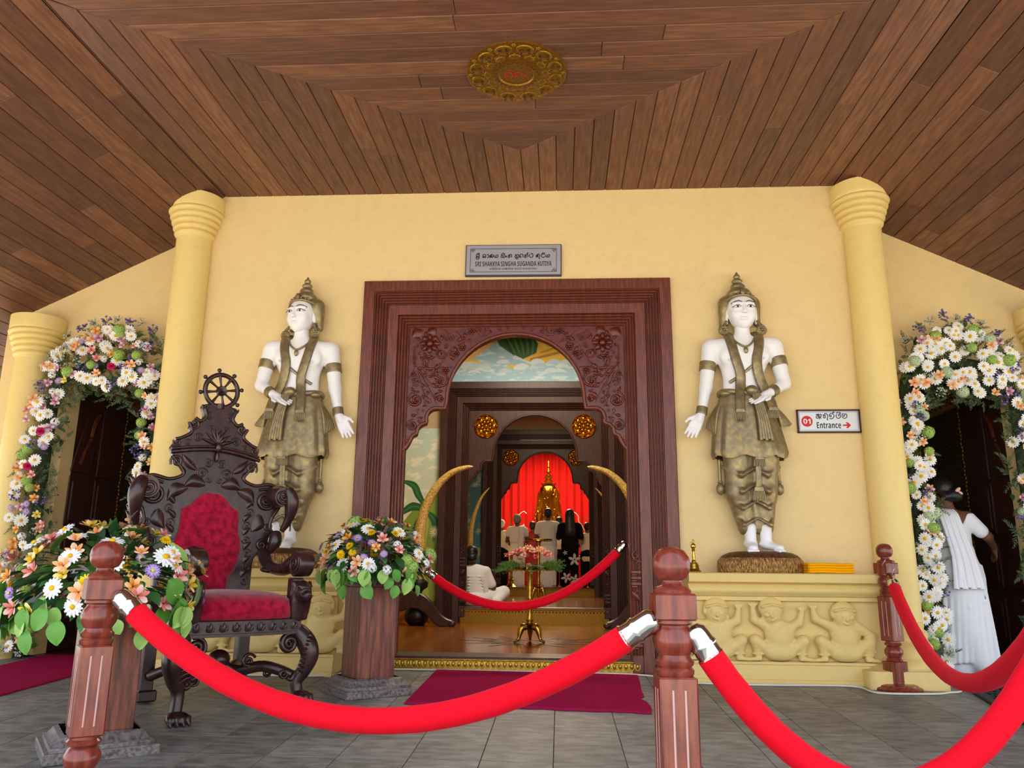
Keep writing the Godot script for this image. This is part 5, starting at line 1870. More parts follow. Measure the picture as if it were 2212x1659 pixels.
func velvet_rope(a: Vector3, b: Vector3, sag: float, r: float, label: String, m: Material, caps := [true, true], skew := 0.0) -> void:
	var o := thing("velvet_rope", label, "rope", Vector3.ZERO, 0.0, "red velvet barrier ropes")
	var N := 44
	var path := PackedVector3Array()
	for i in N + 1:
		var t := float(i) / N
		var q := pow(t, 1.0 + skew)
		path.append(a.lerp(b, t) - Vector3(0, 4.0 * sag * q * (1.0 - q), 0))
	var cap := 2
	var g := Geo.new()
	var mid := path.slice(cap, N + 1 - cap)
	var rad := []
	for i in mid.size():
		rad.append(r * (1.0 + 0.012 * sin(i * 2.3) + 0.01 * sin(i * 5.1)))
	g.tube(mid, rad, 18, true)
	part(o, "velvet_tube", g, m)
	# seams where the cover is gathered
	g = Geo.new()
	for i in [5, 8, 11, 15, 16, 21, 26, 27, 32, 36]:
		if i < mid.size() - 1:
			g.tube(PackedVector3Array([mid[i], mid[i].lerp(mid[i + 1], 0.05)]), r * 1.012, 18, false)
	part(o, "seam", g, m).set_meta("kind", "stuff")
	for e in 2:
		if not caps[e]:
			continue
		var p: Vector3 = path[0] if e == 0 else path[N]
		var d: Vector3 = (path[cap + 1] - path[0]).normalized() if e == 0 else (path[N - cap - 1] - path[N]).normalized()
		g = Geo.new()
		var L := (path[cap] - path[0]).length() * 1.04
		var st := [[0.0, 0.55], [0.012, 0.86], [0.03, 0.9], [L * 0.55, 0.92], [L * 0.58, 1.0], [L * 0.68, 1.0], [L * 0.70, 0.94], [L * 0.93, 0.94], [L, 1.04]]
		var pp := PackedVector3Array()
		var rr := []
		for s in st:
			pp.append(p + d * s[0])
			rr.append(r * s[1])
		g.tube(pp, rr, 20, true)
		part(o, "chrome_end", g, M.chrome, "shiny chrome end cap")


func ropes() -> void:
	stanchion(Vector3(-1.334, fy(3.6), 3.6), deg_to_rad(38), "turned red-brown post with ball top before the left flower pedestal")
	stanchion(Vector3(0.718, fy(4.05), 4.05), deg_to_rad(4), "turned red-brown post with ball top in front of the doorway")
	stanchion(Vector3(2.757, fy(0.463) - 0.004, 0.463), deg_to_rad(28), "dark turned post with round foot beside the right column", true)
	velvet_rope(Vector3(-1.262, 0.666, 3.62), Vector3(0.665, 0.634, 4.07), 0.362, 0.041, "long red velvet rope sagging across the front of the doorway mat", M.velvet)
	velvet_rope(Vector3(0.770, 0.605, 4.07), Vector3(1.85, 0.70, 4.10), 0.475, 0.041, "red velvet rope sagging from the middle post towards the right edge", M.velvet)
	velvet_rope(Vector3(2.765, 0.757, 0.51), Vector3(1.86, 0.70, 4.04), 0.45, 0.041, "red velvet rope from the dark post beside the right column", M.velvet)
	velvet_rope(Vector3(-0.731, 0.768, -0.12), Vector3(0.919, 1.006, -0.12), 0.39, 0.037, "red velvet rope hung across the open doorway", M.velvet)
	var g := Geo.new()
	g.tube(Geo.smooth3(V3([2.70, 0.83, 0.54, 2.72, 0.87, 0.56, 2.76, 0.90, 0.50, 2.80, 0.86, 0.52, 2.77, 0.80, 0.56, 2.765, 0.765, 0.52]), 4), 0.0025, 5)
	solo("wire_loop", g, M.chrome, "thin wire loop tied round the head of the dark post", "wire")


# ---------------------------------------------------------------- pedestals
func pedestal(at: Vector3, turn: float, label: String) -> void:
	var o := thing("flower_pedestal", label, "pedestal", at, turn, "square wooden flower pedestals")
	var g := Geo.new()
	g.box(Vector3(0, 0.022, 0), Vector3(0.50, 0.05, 0.50), 0.006)
	part(o, "base_slab", g, M.worn_wood)
	g = Geo.new()
	g.lathe(P2([0.225, 0.045, 0.222, 0.065, 0.205, 0.072, 0.19, 0.09, 0.185, 0.102, 0.165, 0.112]), 4, true, PI * 0.25, PI * 0.25 + TAU)
	part(o, "base_moulding", g, M.worn_wood)
	g = Geo.new()
	g.box(Vector3(0, 0.40, 0), Vector3(0.272, 0.60, 0.272), 0.004)
	part(o, "post", g, M.stand_wood)
	g = Geo.new()
	g.box(Vector3(0, 0.71, 0), Vector3(0.31, 0.022, 0.31), 0.004)
	g.box(Vector3(0, 0.73, 0), Vector3(0.36, 0.022, 0.36), 0.004)
	part(o, "top_plate", g, M.stand_wood)


# ---------------------------------------------------------------- throne
func puff(g: Geo, poly: PackedVector2Array, z: float, h: float) -> void:
	var ce := Vector2.ZERO
	for p in poly:
		ce += p
	ce /= poly.size()
	var rows := []
	for i in 9:
		var s: float = [1.0, 1.0, 0.97, 0.92, 0.82, 0.65, 0.45, 0.22, 0.01][i]
		var zz: float = [-0.02, 0.25, 0.55, 0.75, 0.9, 0.98, 1.0, 1.0, 1.0][i]
		var ring := PackedVector3Array()
		for p in poly:
			var q := ce + (p - ce) * s
			ring.append(Vector3(q.x, q.y, z + h * zz))
		rows.append(ring)
	g.grid(rows, true)


func sym(a: Array) -> PackedVector2Array:
	# outline of the right half from top to bottom, mirrored to a closed shape
	var h := Geo.smooth2(V2(a), 4)
	var o := h.duplicate()
	for i in range(h.size() - 1, -1, -1):
		if absf(h[i].x) > 0.001:
			o.append(Vector2(-h[i].x, h[i].y))
	return o


func mirror_xf(s: int) -> Transform3D:
	return Transform3D(Basis(Vector3(s, 0, 0), Vector3(0, 1, 0), Vector3(0, 0, 1)), Vector3.ZERO)


func throne() -> void:
	var o := thing("carved_throne", "tall dark carved throne with crimson cushions and a wheel crest", "chair", Vector3(-1.766, 0, 1.443), deg_to_rad(46))
	var w: Material = M.throne_wood
	var zb := -0.36
	var g := Geo.new()
	# back board
	var outl := sym([0.0, 1.90, 0.10, 1.885, 0.128, 1.86, 0.11, 1.80, 0.12, 1.76, 0.185, 1.735, 0.20, 1.70, 0.19, 1.66, 0.27, 1.615, 0.295, 1.585, 0.31, 1.545, 0.29, 1.50, 0.28, 1.46, 0.215, 1.42, 0.21, 1.385, 0.29, 1.345, 0.42, 1.365, 0.49, 1.32, 0.505, 1.24, 0.47, 1.16, 0.44, 1.09, 0.46, 1.04, 0.44, 0.98, 0.43, 0.90, 0.36, 0.86, 0.335, 0.80, 0.33, 0.62, 0.33, 0.40])
	g.prism(outl, zb - 0.03, zb + 0.015, 0.008)
	var back := part(o, "backrest", g, w)
	# raised scrolls and foliage on the back
	g = Geo.new()
	var z := zb + 0.015
	for s in [1, -1]:
		g.xf = mirror_xf(s)
		g.curl(Vector2(0.17, 1.735), 0.042, 0.2, -1.4, 0.013, z)
		g.curl(Vector2(0.105, 1.865), 0.026, 0.5, -1.2, 0.010, z)
		g.curl(Vector2(0.275, 1.59), 0.030, 0.6, -1.4, 0.010, z)
		g.curl(Vector2(0.265, 1.465), 0.045, -0.6, 1.5, 0.013, z)
		g.curl(Vector2(0.39, 1.245), 0.088, 2.2, -2.0, 0.018, z, 1.3)
		g.curl(Vector2(0.42, 1.06), 0.035, 1.2, -1.5, 0.011, z)
		g.curl(Vector2(0.385, 0.93), 0.052, -1.0, 1.7, 0.014, z, 1.3)
		g.vine(V2([0.11, 1.85, 0.095, 1.80, 0.13, 1.76, 0.17, 1.775]), 0.012, 0.014, z)
		g.vine(V2([0.21, 1.74, 0.185, 1.68, 0.24, 1.635, 0.29, 1.615]), 0.012, 0.012, z)
		g.vine(V2([0.30, 1.50, 0.235, 1.43, 0.215, 1.38, 0.30, 1.345, 0.42, 1.36, 0.49, 1.30, 0.50, 1.22, 0.45, 1.13]), 0.012, 0.015, z)
		g.vine(V2([0.45, 1.13, 0.435, 1.06, 0.465, 1.0, 0.435, 0.90, 0.37, 0.86]), 0.013, 0.013, z)
		# crest fan and its curls
		g.curl(Vector2(0.07, 1.80), 0.032, 2.0, -1.3, 0.008, z)
		g.curl(Vector2(0.05, 1.72), 0.022, 0.0, 1.3, 0.006, z)
		g.curl(Vector2(0.135, 1.64), 0.036, 2.8, -1.4, 0.009, z)
		g.curl(Vector2(0.205, 1.60), 0.026, 2.6, -1.4, 0.007, z)
		g.curl(Vector2(0.05, 1.47), 0.034, 1.0, 1.5, 0.008, z)
		g.curl(Vector2(0.09, 1.40), 0.044, 3.0, -1.5, 0.009, z)
		g.curl(Vector2(0.175, 1.45), 0.032, 0.4, 1.4, 0.008, z)
		g.curl(Vector2(0.04, 1.36), 0.026, 2.4, 1.3, 0.006, z)
		g.curl(Vector2(0.15, 1.36), 0.024, 0.4, -1.3, 0.006, z)
		g.leaf(Vector2(0.13, 1.42), Vector2(0.235, 1.52), 0.03, -0.01, z, 0.016)
		g.leaf(Vector2(0.06, 1.33), Vector2(0.20, 1.30), 0.05, 0.03, z, 0.018)
		g.leaf(Vector2(0.18, 1.30), Vector2(0.30, 1.20), 0.05, 0.03, z, 0.018)
		for k in 4:
			g.leaf(Vector2(0.0, 1.60), Vector2(0.02 + 0.035 * k, 1.72 - 0.018 * k * k * 0.5), 0.016, 0.006, z, 0.016, 5)
		# stiles beside the cushion
		for k in 6:
			var y := 0.68 + k * 0.095
			var x := 0.278 + 0.012 * sin(k * 1.3)
			g.curl(Vector2(x, y), 0.034, 1.2 + k * 0.7, 1.4 if k % 2 else -1.4, 0.007, z)
			g.leaf(Vector2(x - 0.03, y + 0.03), Vector2(x + 0.025, y + 0.08), 0.022, 0.008, z, 0.012, 5)
		g.leaf(Vector2(0.36, 1.14), Vector2(0.30, 1.02), 0.05, 0.02, z, 0.018)
		g.curl(Vector2(0.335, 1.09), 0.024, 0.2, 1.3, 0.006, z)
	g.xf = Transform3D.IDENTITY
	part(back, "scroll_carving", g, w)
	g = Geo.new()
	g.tube(Geo.smooth3(V3([-0.315, 1.525, z + 0.01, -0.15, 1.556, z + 0.02, 0.0, 1.568, z + 0.025, 0.15, 1.556, z + 0.02, 0.315, 1.525, z + 0.01]), 5), 0.014, 8)
	g.tube(Geo.smooth3(V3([-0.31, 1.548, z + 0.006, -0.15, 1.578, z + 0.014, 0.0, 1.590, z + 0.018, 0.15, 1.578, z + 0.014, 0.31, 1.548, z + 0.006]), 5), 0.009, 8)
	g.ball(Vector3(0, 1.585, z + 0.03), Vector3(0.024, 0.036, 0.022), 12, 8)
	g.ball(Vector3(0, 1.52, z + 0.02), Vector3(0.014, 0.04, 0.014), 10, 6)
	part(back, "crest_bar", g, w)
	# rolled shoulders faced with a long feather leaf
	for s in [1, -1]:
		g = Geo.new()
		g.xf = mirror_xf(s)
		g.tube(Geo.smooth3(V3([0.455, 1.27, zb - 0.04, 0.46, 1.275, zb + 0.06, 0.465, 1.27, zb + 0.14]), 3), [0.07, 0.075, 0.08, 0.08, 0.078, 0.074, 0.066], 16)
		g.tube(Geo.smooth3(V3([0.50, 1.33, zb + 0.13, 0.535, 1.24, zb + 0.14, 0.53, 1.12, zb + 0.12, 0.50, 1.03, zb + 0.08]), 4), [0.03, 0.038, 0.045, 0.05, 0.052, 0.05, 0.046, 0.04, 0.034, 0.03, 0.026, 0.022, 0.018], 10)
		g.xf = Transform3D(mirror_xf(s).basis * Basis(Vector3.UP, deg_to_rad(62)), mirror_xf(s) * Vector3(0.46, 0, zb + 0.07))
		for k in 7:
			g.leaf(Vector2(0.0, 1.06 + k * 0.038), Vector2(0.055, 1.12 + k * 0.036), 0.016, 0.004, 0.092, 0.012, 4)
			g.leaf(Vector2(0.0, 1.06 + k * 0.038), Vector2(-0.055, 1.12 + k * 0.036), 0.016, -0.004, 0.092, 0.012, 4)
		g.vine(V2([0.0, 1.03, 0.0, 1.35]), 0.006, 0.004, 0.098)
		g.xf = mirror_xf(s)
		g.curl(Vector2(0.465, 1.27), 0.066, 1.0, -1.8, 0.013, zb + 0.145, 0.8)
		g.tube(Geo.smooth3(V3([0.46, 1.02, zb + 0.07, 0.45, 0.95, zb + 0.09, 0.43, 0.88, zb + 0.06]), 4), [0.035, 0.042, 0.045, 0.046, 0.045, 0.042, 0.036, 0.03, 0.022], 10)
		part(o, "shoulder_scroll", g, w)
	# wheel crest
	var wh := Node3D.new()
	wh.name = "wheel_crest"
	o.add_child(wh)
	wh.position = Vector3(0, 1.995, zb)
	g = Geo.new()
	var ring := PackedVector3Array()
	for i in 41:
		ring.append(Vector3(cos(TAU * i / 40.0), sin(TAU * i / 40.0), 0) * 0.118)
	g.tube(ring, 0.0165, 10, false, 1.0, Vector3(0, 0, 1))
	part(wh, "rim", g, w)
	g = Geo.new()
	g.xf = Transform3D(Basis(Vector3.RIGHT, PI * 0.5), Vector3.ZERO)
	g.lathe(P2([0.0, 0.024, 0.014, 0.026, 0.018, 0.018, 0.030, 0.020, 0.036, 0.012, 0.036, -0.012, 0.030, -0.02, 0.0, -0.022]), 20)
	part(wh, "hub", g, w)
	for i in 8:
		var a := TAU * (i + 0.25) / 8.0
		var d := Vector3(cos(a), sin(a), 0)
		g = Geo.new()
		g.tube(PackedVector3Array([d * 0.03, d * 0.055, d * 0.085, d * 0.11]), [0.009, 0.0075, 0.010, 0.012], 8)
		part(wh, "spoke", g, w)
		g = Geo.new()
		g.tube(PackedVector3Array([d * 0.130, d * 0.138, d * 0.141, d * 0.150, d * 0.160, d * 0.164]), [0.008, 0.008, 0.012, 0.0165, 0.012, 0.004], 10)
		part(wh, "knob", g, w)
	g = Geo.new()
	g.tube(PackedVector3Array([Vector3(0, -0.13, 0), Vector3(0, -0.095, 0)]), 0.03, 10)
	part(wh, "stem", g, w)
	# cushions
	g = Geo.new()
	puff(g, sym([0.0, 1.274, 0.05, 1.268, 0.10, 1.235, 0.14, 1.19, 0.185, 1.165, 0.20, 1.14, 0.205, 1.02, 0.225, 0.95, 0.228, 0.86, 0.20, 0.76, 0.16, 0.70, 0.15, 0.60]), zb + 0.012, 0.038)
	part(o, "back_cushion", g, M.plush)
	g = Geo.new()
	var rows := []
	for i in 12:
		var t := i / 11.0
		var row := PackedVector3Array()
		for k in 49:
			var a := TAU * k / 48.0
			var e := 0.42
			var cx := signf(cos(a)) * pow(absf(cos(a)), e)
			var cz := signf(sin(a)) * pow(absf(sin(a)), e)
			var s: float = [0.96, 1.0, 1.012, 1.01, 0.985, 0.94, 0.86, 0.74, 0.58, 0.40, 0.2, 0.01][i]
			var y: float = [0.465, 0.475, 0.50, 0.53, 0.56, 0.582, 0.60, 0.615, 0.625, 0.632, 0.636, 0.638][i]
			row.append(Vector3(cx * (0.325 + 0.03 * cz) * s, y, 0.03 + cz * 0.345 * s + 0.02 * s * (1.0 - cx * cx) * maxf(cz, 0.0)))
		rows.append(row)
	g.grid(rows)
	part(o, "seat_cushion", g, M.plush)
	# seat rail with a row of leaves
	g = Geo.new()
	var rail := PackedVector2Array()
	for i in 13:
		var t := i / 12.0
		rail.append(Vector2(lerpf(-0.36, 0.36, t), -(0.36 + 0.035 * sin(PI * t))))
	rail.append_array(P2([0.33, 0.34, -0.33, 0.34]))
	g.xf = Transform3D(Basis(Vector3(1, 0, 0), Vector3(0, 0, -1), Vector3(0, 1, 0)), Vector3.ZERO)
	g.prism(rail, 0.388, 0.468, 0.008)
	g.prism(rail, 0.372, 0.392, 0.0)
	part(o, "seat_rail", g, w)
	g = Geo.new()
	for i in 9:
		var t := (i + 0.5) / 9.0
		g.xf = Transform3D(Basis(Vector3.UP, (t - 0.5) * -0.25), Vector3(lerpf(-0.34, 0.34, t), 0.40, 0.362 + 0.035 * sin(PI * t)))
		g.leaf(Vector2(0, 0.0), Vector2(0, 0.055), 0.018, 0.0, 0, 0.010, 5)
		for s in [-1, 1]:
			g.leaf(Vector2(s * 0.004, 0.0), Vector2(s * 0.022, 0.042), 0.010, s * -0.004, 0, 0.008, 4)
			g.leaf(Vector2(s * 0.008, 0.0), Vector2(s * 0.03, 0.016), 0.006, 0, 0, 0.006, 3)
	for s in [-1, 1]:
		for i in 6:
			g.xf = Transform3D(Basis(Vector3.UP, s * PI * 0.5), Vector3(s * 0.345, 0.40, -0.25 + i * 0.1))
			g.leaf(Vector2(0, 0.0), Vector2(0, 0.055), 0.018, 0.0, 0, 0.010, 5)
	g.xf = Transform3D.IDENTITY
	part(o, "rail_leaves", g, w).set_meta("kind", "stuff")
	# arms, lion-headed posts, legs
	for s in [1, -1]:
		g = Geo.new()
		g.xf = mirror_xf(s)
		g.tube(Geo.smooth3(V3([0.40, 0.88, zb + 0.02, 0.385, 0.80, -0.22, 0.365, 0.765, -0.05, 0.35, 0.77, 0.12, 0.345, 0.82, 0.25, 0.345, 0.865, 0.33]), 5), [0.04, 0.042, 0.044, 0.046, 0.046, 0.044, 0.042, 0.04, 0.04, 0.04, 0.04, 0.04, 0.04, 0.042, 0.044, 0.046, 0.048, 0.048, 0.048, 0.046, 0.044, 0.042, 0.04, 0.038, 0.036, 0.034], 12)
		for k in 12:
			var t := k / 11.0
			g.ball(Vector3(0.385 - 0.035 * t, 0.755 + 0.04 * (t - 0.4) * (t - 0.4), -0.24 + t * 0.34), Vector3(0.045, 0.02, 0.012), 8, 5)
		part(o, "armrest", g, w)
		g = Geo.new()
		g.xf = Transform3D(mirror_xf(s).basis * Basis(Vector3.UP, -PI * 0.5), mirror_xf(s) * Vector3(0.345, 0.80, 0.34))
		g.tube(PackedVector3Array([Vector3(0, 0, -0.052), Vector3(0, 0, -0.045), Vector3(0, 0, 0.045), Vector3(0, 0, 0.052)]), [0.074, 0.082, 0.082, 0.074], 24, true, 1.0, Vector3(0, 1, 0))
		for e in [-0.054, 0.054]:
			g.curl(Vector2(0, 0), 0.066, 0.6, -1.9, 0.012, e, 0.7)
		part(o, "arm_scroll", g, w)
		g = Geo.new()
		g.xf = mirror_xf(s)
		g.box(Vector3(0.335, 0.56, 0.30), Vector3(0.08, 0.30, 0.075), 0.008)
		part(o, "arm_post", g, w)
		g = Geo.new()
		var f := Field.new(Vector3(0.26, 0.44, 0.28), Vector3(0.45, 0.74, 0.50), 0.0075)
		f.lump(Vector3(0.345, 0.635, 0.375), Vector3(0.055, 0.062, 0.055), 0.02)
		f.lump(Vector3(0.345, 0.60, 0.435), Vector3(0.034, 0.030, 0.035), 0.015)
		f.lump(Vector3(0.345, 0.615, 0.462), Vector3(0.018, 0.012, 0.012), 0.006)
		f.lump(Vector3(0.345, 0.578, 0.43), Vector3(0.026, 0.016, 0.03), 0.006)
		for e in [-1, 1]:
			f.lump(Vector3(0.345 + e * 0.028, 0.645, 0.42), Vector3(0.012, 0.010, 0.010), 0.006)
			f.limb(Vector3(0.345 + e * 0.008, 0.655, 0.428), Vector3(0.345 + e * 0.045, 0.662, 0.405), 0.010, 0.008, 0.008)
			f.lump(Vector3(0.345 + e * 0.055, 0.675, 0.36), Vector3(0.016, 0.02, 0.014), 0.008)
			for k in 4:
				f.limb(Vector3(0.345 + e * 0.05, 0.66 - k * 0.03, 0.36), Vector3(0.345 + e * (0.062 - k * 0.006), 0.60 - k * 0.045, 0.355), 0.018, 0.012, 0.01)
		f.limb(Vector3(0.345, 0.60, 0.355), Vector3(0.338, 0.47, 0.335), 0.055, 0.038, 0.03)
		f.mesh(g)
		part(o, "lion_head", g if s > 0 else mirrored(g), w)
		# leg: a swelling S with a scroll at the knee, scales below and a clawed paw
		var drop := -0.035 if s > 0 else -0.085
		g = Geo.new()
		g.xf = mirror_xf(s)
		g.tube(Geo.smooth3(V3([0.345, 0.40, 0.30, 0.40, 0.33, 0.35, 0.425, 0.24, 0.375, 0.40, 0.15, 0.355, 0.365, 0.08, 0.335, 0.375, drop + 0.045, 0.35]), 5), [0.045, 0.05, 0.055, 0.058, 0.06, 0.062, 0.063, 0.063, 0.062, 0.06, 0.058, 0.055, 0.053, 0.05, 0.048, 0.046, 0.044, 0.042, 0.04, 0.039, 0.038, 0.037, 0.036, 0.036, 0.036, 0.036], 12)
		for k in 9:
			g.xf = Transform3D(mirror_xf(s).basis * Basis(Vector3.UP, deg_to_rad(20.0)), mirror_xf(s) * Vector3(0.41 - 0.006 * k, 0, 0.415 - 0.003 * k))
			g.leaf(Vector2(-0.04, 0.36 - k * 0.024), Vector2(0.035, 0.32 - k * 0.026), 0.012, 0.012, 0.0, 0.012, 4)
		part(o, "leg", g, w)
		g = Geo.new()
		g.xf = mirror_xf(s)
		g.curl(Vector2(0.29, 0.315), 0.062, 1.2, 1.9, 0.020, 0.35, 1.4, 8)
		g.curl(Vector2(0.275, 0.135), 0.03, -0.4, -1.3, 0.012, 0.33, 1.4, 8)
		g.vine(V2([0.30, 0.11, 0.33, 0.10, 0.365, 0.14]), 0.012, 0.02, 0.335, 1.0)
		part(o, "knee_scroll", g, w)
		g = Geo.new()
		f = Field.new(Vector3(0.28, drop - 0.03, 0.28), Vector3(0.47, drop + 0.12, 0.50), 0.0075)
		f.lump(Vector3(0.375, drop + 0.035, 0.36), Vector3(0.055, 0.04, 0.06), 0.02)
		for k in 4:
			var u := (k - 1.5) * 0.030
			f.limb(Vector3(0.375 + u * 0.8, drop + 0.045, 0.38), Vector3(0.375 + u * 1.1, drop + 0.035, 0.425 - absf(u) * 0.3), 0.022, 0.021, 0.008)
			f.limb(Vector3(0.375 + u * 1.1, drop + 0.035, 0.425 - absf(u) * 0.3), Vector3(0.375 + u * 1.15, drop + 0.012, 0.445 - absf(u) * 0.3), 0.02, 0.013, 0.006)
			f.limb(Vector3(0.375 + u * 1.15, drop + 0.012, 0.445 - absf(u) * 0.3), Vector3(0.375 + u * 1.15, drop - 0.002, 0.462 - absf(u) * 0.3), 0.010, 0.004, 0.003)
		f.mesh(g)
		g.xf = mirror_xf(s)
		part(o, "paw", g if s > 0 else mirrored(g), w)
		g = Geo.new()
		g.xf = mirror_xf(s)
		g.box(Vector3(0.31, 0.18, zb + 0.0), Vector3(0.085, 0.44, 0.075), 0.008)
		g.box(Vector3(0.31, -0.015, zb + 0.005), Vector3(0.12, 0.07, 0.13), 0.01)
		part(o, "rear_leg", g, w)
	# carved stretcher
	g = Geo.new()
	for s in [1, -1]:
		g.xf = mirror_xf(s)
		g.tube(Geo.smooth3(V3([0.35, 0.12, 0.30, 0.22, 0.17, 0.18, 0.10, 0.14, 0.04, 0.0, 0.19, 0.0]), 5), [0.03, 0.032, 0.034, 0.034, 0.034, 0.034, 0.034, 0.034, 0.034, 0.034, 0.034, 0.034, 0.034, 0.034, 0.036, 0.04], 10)
		g.tube(Geo.smooth3(V3([0.30, 0.10, -0.32, 0.20, 0.15, -0.2, 0.10, 0.13, -0.08, 0.0, 0.19, 0.0]), 5), 0.032, 10)
		g.curl(Vector2(0.14, 0.20), 0.05, 0.4, 1.5, 0.014, 0.12, 1.2)
		g.curl(Vector2(0.24, 0.13), 0.035, 2.4, -1.4, 0.012, 0.18, 1.2)
	g.xf = Transform3D.IDENTITY
	g.ball(Vector3(0, 0.21, 0.0), Vector3(0.07, 0.06, 0.07), 14, 10)
	part(o, "stretcher", g, w)


# ---------------------------------------------------------------- small things on and near the floor
func slab(g: Geo, poly: PackedVector2Array, t: float) -> void:
	# outline in x, z laid on the sloping porch floor
	g.xf = Transform3D(Basis(Vector3(1, 0, 0), Vector3(0, -FALL, 1), Vector3(0, -1, 0)), Vector3.ZERO)
	g.prism(poly, -0.002, -t, t * 0.4)
	g.xf = Transform3D.IDENTITY


func floor_things() -> void:
	# crimson doormat with a ragged right edge
	var p := P2([-0.596, 0.055, -0.60, 0.6, -0.607, 1.30])
	for i in 24:
		p.append(Vector2(-0.60 + 1.52 * (i + 1) / 24.0, 1.31 + 0.13 * (i + 1) / 24.0 + rng.randf_range(-0.012, 0.012)))
	p.append_array(P2([0.94, 1.30, 0.93, 1.14, 0.90, 1.06, 0.885, 1.02, 0.93, 0.93, 0.935, 0.7, 0.955, 0.4, 0.966, 0.14, 0.5, 0.10]))
	var g := Geo.new()
	slab(g, p, 0.016)
	solo("doormat", g, M.carpet, "crimson pile doormat with a ragged edge before the threshold", "mat")
	g = Geo.new()
	slab(g, P2([-4.06, 0.20, -4.05, -0.40, -3.3, -0.40, -3.23, 0.7, -3.25, 1.32, -3.3, 3.2, -4.2, 3.2, -4.12, 1.2]), 0.012)
	solo("red_carpet", g, M.carpet, "crimson carpet runner leading to the left-hand flower arch", "carpet")
	# black rubber mat with a grid of holes
	var o := thing("rubber_mat", "black perforated rubber mat before the right-hand flower arch", "mat")
	g = Geo.new()
	slab(g, P2([3.30, 0.12, 3.20, 0.65, 3.02, 1.55, 2.72, 3.2, 2.80, 3.2, 3.09, 1.55, 3.27, 0.66, 3.36, 0.12]), 0.018)
	slab(g, P2([3.30, 0.12, 4.5, 0.12, 4.5, 0.18, 3.30, 0.18]), 0.018)
	part(o, "border", g, M.rubber)
	g = Geo.new()
	for i in 34:
		var zz := 0.17 + i * 0.085
		var x0 := lerpf(3.33, 2.80, (zz - 0.12) / 3.08)
		g.box(Vector3((x0 + 4.5) * 0.5, fy(zz) + 0.007, zz), Vector3(4.5 - x0, 0.012, 0.022))
	for j in 40:
		var xx := 2.85 + j * 0.042
		var z0 := 0.15 if xx > 3.33 else 0.12 + (3.33 - xx) / 0.53 * 3.08
		if z0 < 3.1:
			g.xf = Transform3D(Basis(Vector3.RIGHT, atan(FALL)), Vector3(xx, fy((z0 + 3.1) * 0.5) + 0.007, (z0 + 3.1) * 0.5))
			g.box(Vector3.ZERO, Vector3(0.014, 0.012, 3.1 - z0))
			g.xf = Transform3D.IDENTITY
	part(o, "rubber_grid", g, M.rubber).set_meta("kind", "stuff")
	# white cable lying along the foot of the wall
	g = Geo.new()
	var c := []
	for q in [[-2.6, 0.405], [-1.954, 0.405], [-1.50, 0.403], [-1.32, 0.33], [-1.25, 0.10], [-0.904, 0.035], [-0.39, 0.03], [0.339, 0.04], [0.975, 0.10], [1.28, 0.30], [1.38, 0.405], [1.835, 0.435], [2.45, 0.42], [2.55, 0.66], [2.919, 0.66], [3.05, 0.60], [3.15, 0.55], [3.224, 0.38], [3.253, 0.215], [3.2, 0.1]]:
		c.append(Vector3(q[0], fy(q[1]) + 0.008, q[1]))
	g.tube(Geo.smooth3(c, 5), 0.0075, 6)
	solo("cable", g, M.cable, "white cable lying along the foot of the front wall", "cable")
	# brass bell and folded saffron cloth on the right ledge
	o = thing("hand_bell", "small brass hand bell standing on the right ledge by the door frame", "bell", Vector3(1.405, 0.774, 0.25))
	g = Geo.new()
	g.lathe(P2([0.0, 0.0, 0.050, 0.0, 0.053, 0.008, 0.044, 0.020, 0.038, 0.028, 0.034, 0.055, 0.026, 0.072, 0.0, 0.08]), 24)
	part(o, "bell_cup", g, M.brass)
	g = Geo.new()
	g.lathe(P2([0.014, 0.074, 0.017, 0.085, 0.010, 0.092, 0.012, 0.12, 0.009, 0.15, 0.014, 0.165, 0.010, 0.175, 0.0, 0.18]), 16)
	part(o, "handle", g, M.brass)
	g = Geo.new()
	g.ball(Vector3(0, 0.195, 0), Vector3(0.020, 0.022, 0.014), 10, 8)
	g.tube(Geo.smooth3(V3([-0.02, 0.20, 0, -0.015, 0.225, 0, 0.0, 0.215, 0, 0.006, 0.235, 0, -0.006, 0.245, 0]), 3), 0.005, 6)
	part(o, "handle_figure", g, M.brass)
	o = thing("folded_cloth", "folded saffron yellow cloth beside the right-hand statue's block", "cloth", Vector3(2.40, 0.774, 0.27))
	var saffron := paint(hexc("f2a900"), 0.8, 0.0, 0.2)
	for k in 4:
		g = Geo.new()
		var rows := []
		for i in 13:
			var row := PackedVector3Array()
			for j in 9:
				var x := lerpf(-0.16, 0.16, i / 12.0) * (1.0 - 0.012 * k)
				var zz := lerpf(-0.09, 0.09, j / 8.0)
				row.append(Vector3(x, 0.006 + k * 0.018 + 0.004 * sin(i * 1.3 + k * 2.0) + 0.003 * cos(j * 1.7 + k), zz))
			rows.append(row)
		g.grid(rows)
		g.tube(PackedVector3Array([Vector3(-0.16, 0.010 + k * 0.018, 0.088), Vector3(-0.05, 0.013 + k * 0.018, 0.092), Vector3(0.06, 0.009 + k * 0.018, 0.090), Vector3(0.16, 0.011 + k * 0.018, 0.088)]), 0.0095, 8)
		g.tube(PackedVector3Array([Vector3(-0.16, 0.010 + k * 0.018, -0.085), Vector3(-0.163, 0.011 + k * 0.018, 0.0), Vector3(-0.16, 0.010 + k * 0.018, 0.085)]), 0.009, 8)
		g.tube(PackedVector3Array([Vector3(0.16, 0.010 + k * 0.018, -0.085), Vector3(0.163, 0.011 + k * 0.018, 0.0), Vector3(0.16, 0.010 + k * 0.018, 0.085)]), 0.009, 8)
		part(o, "fold", g, saffron)


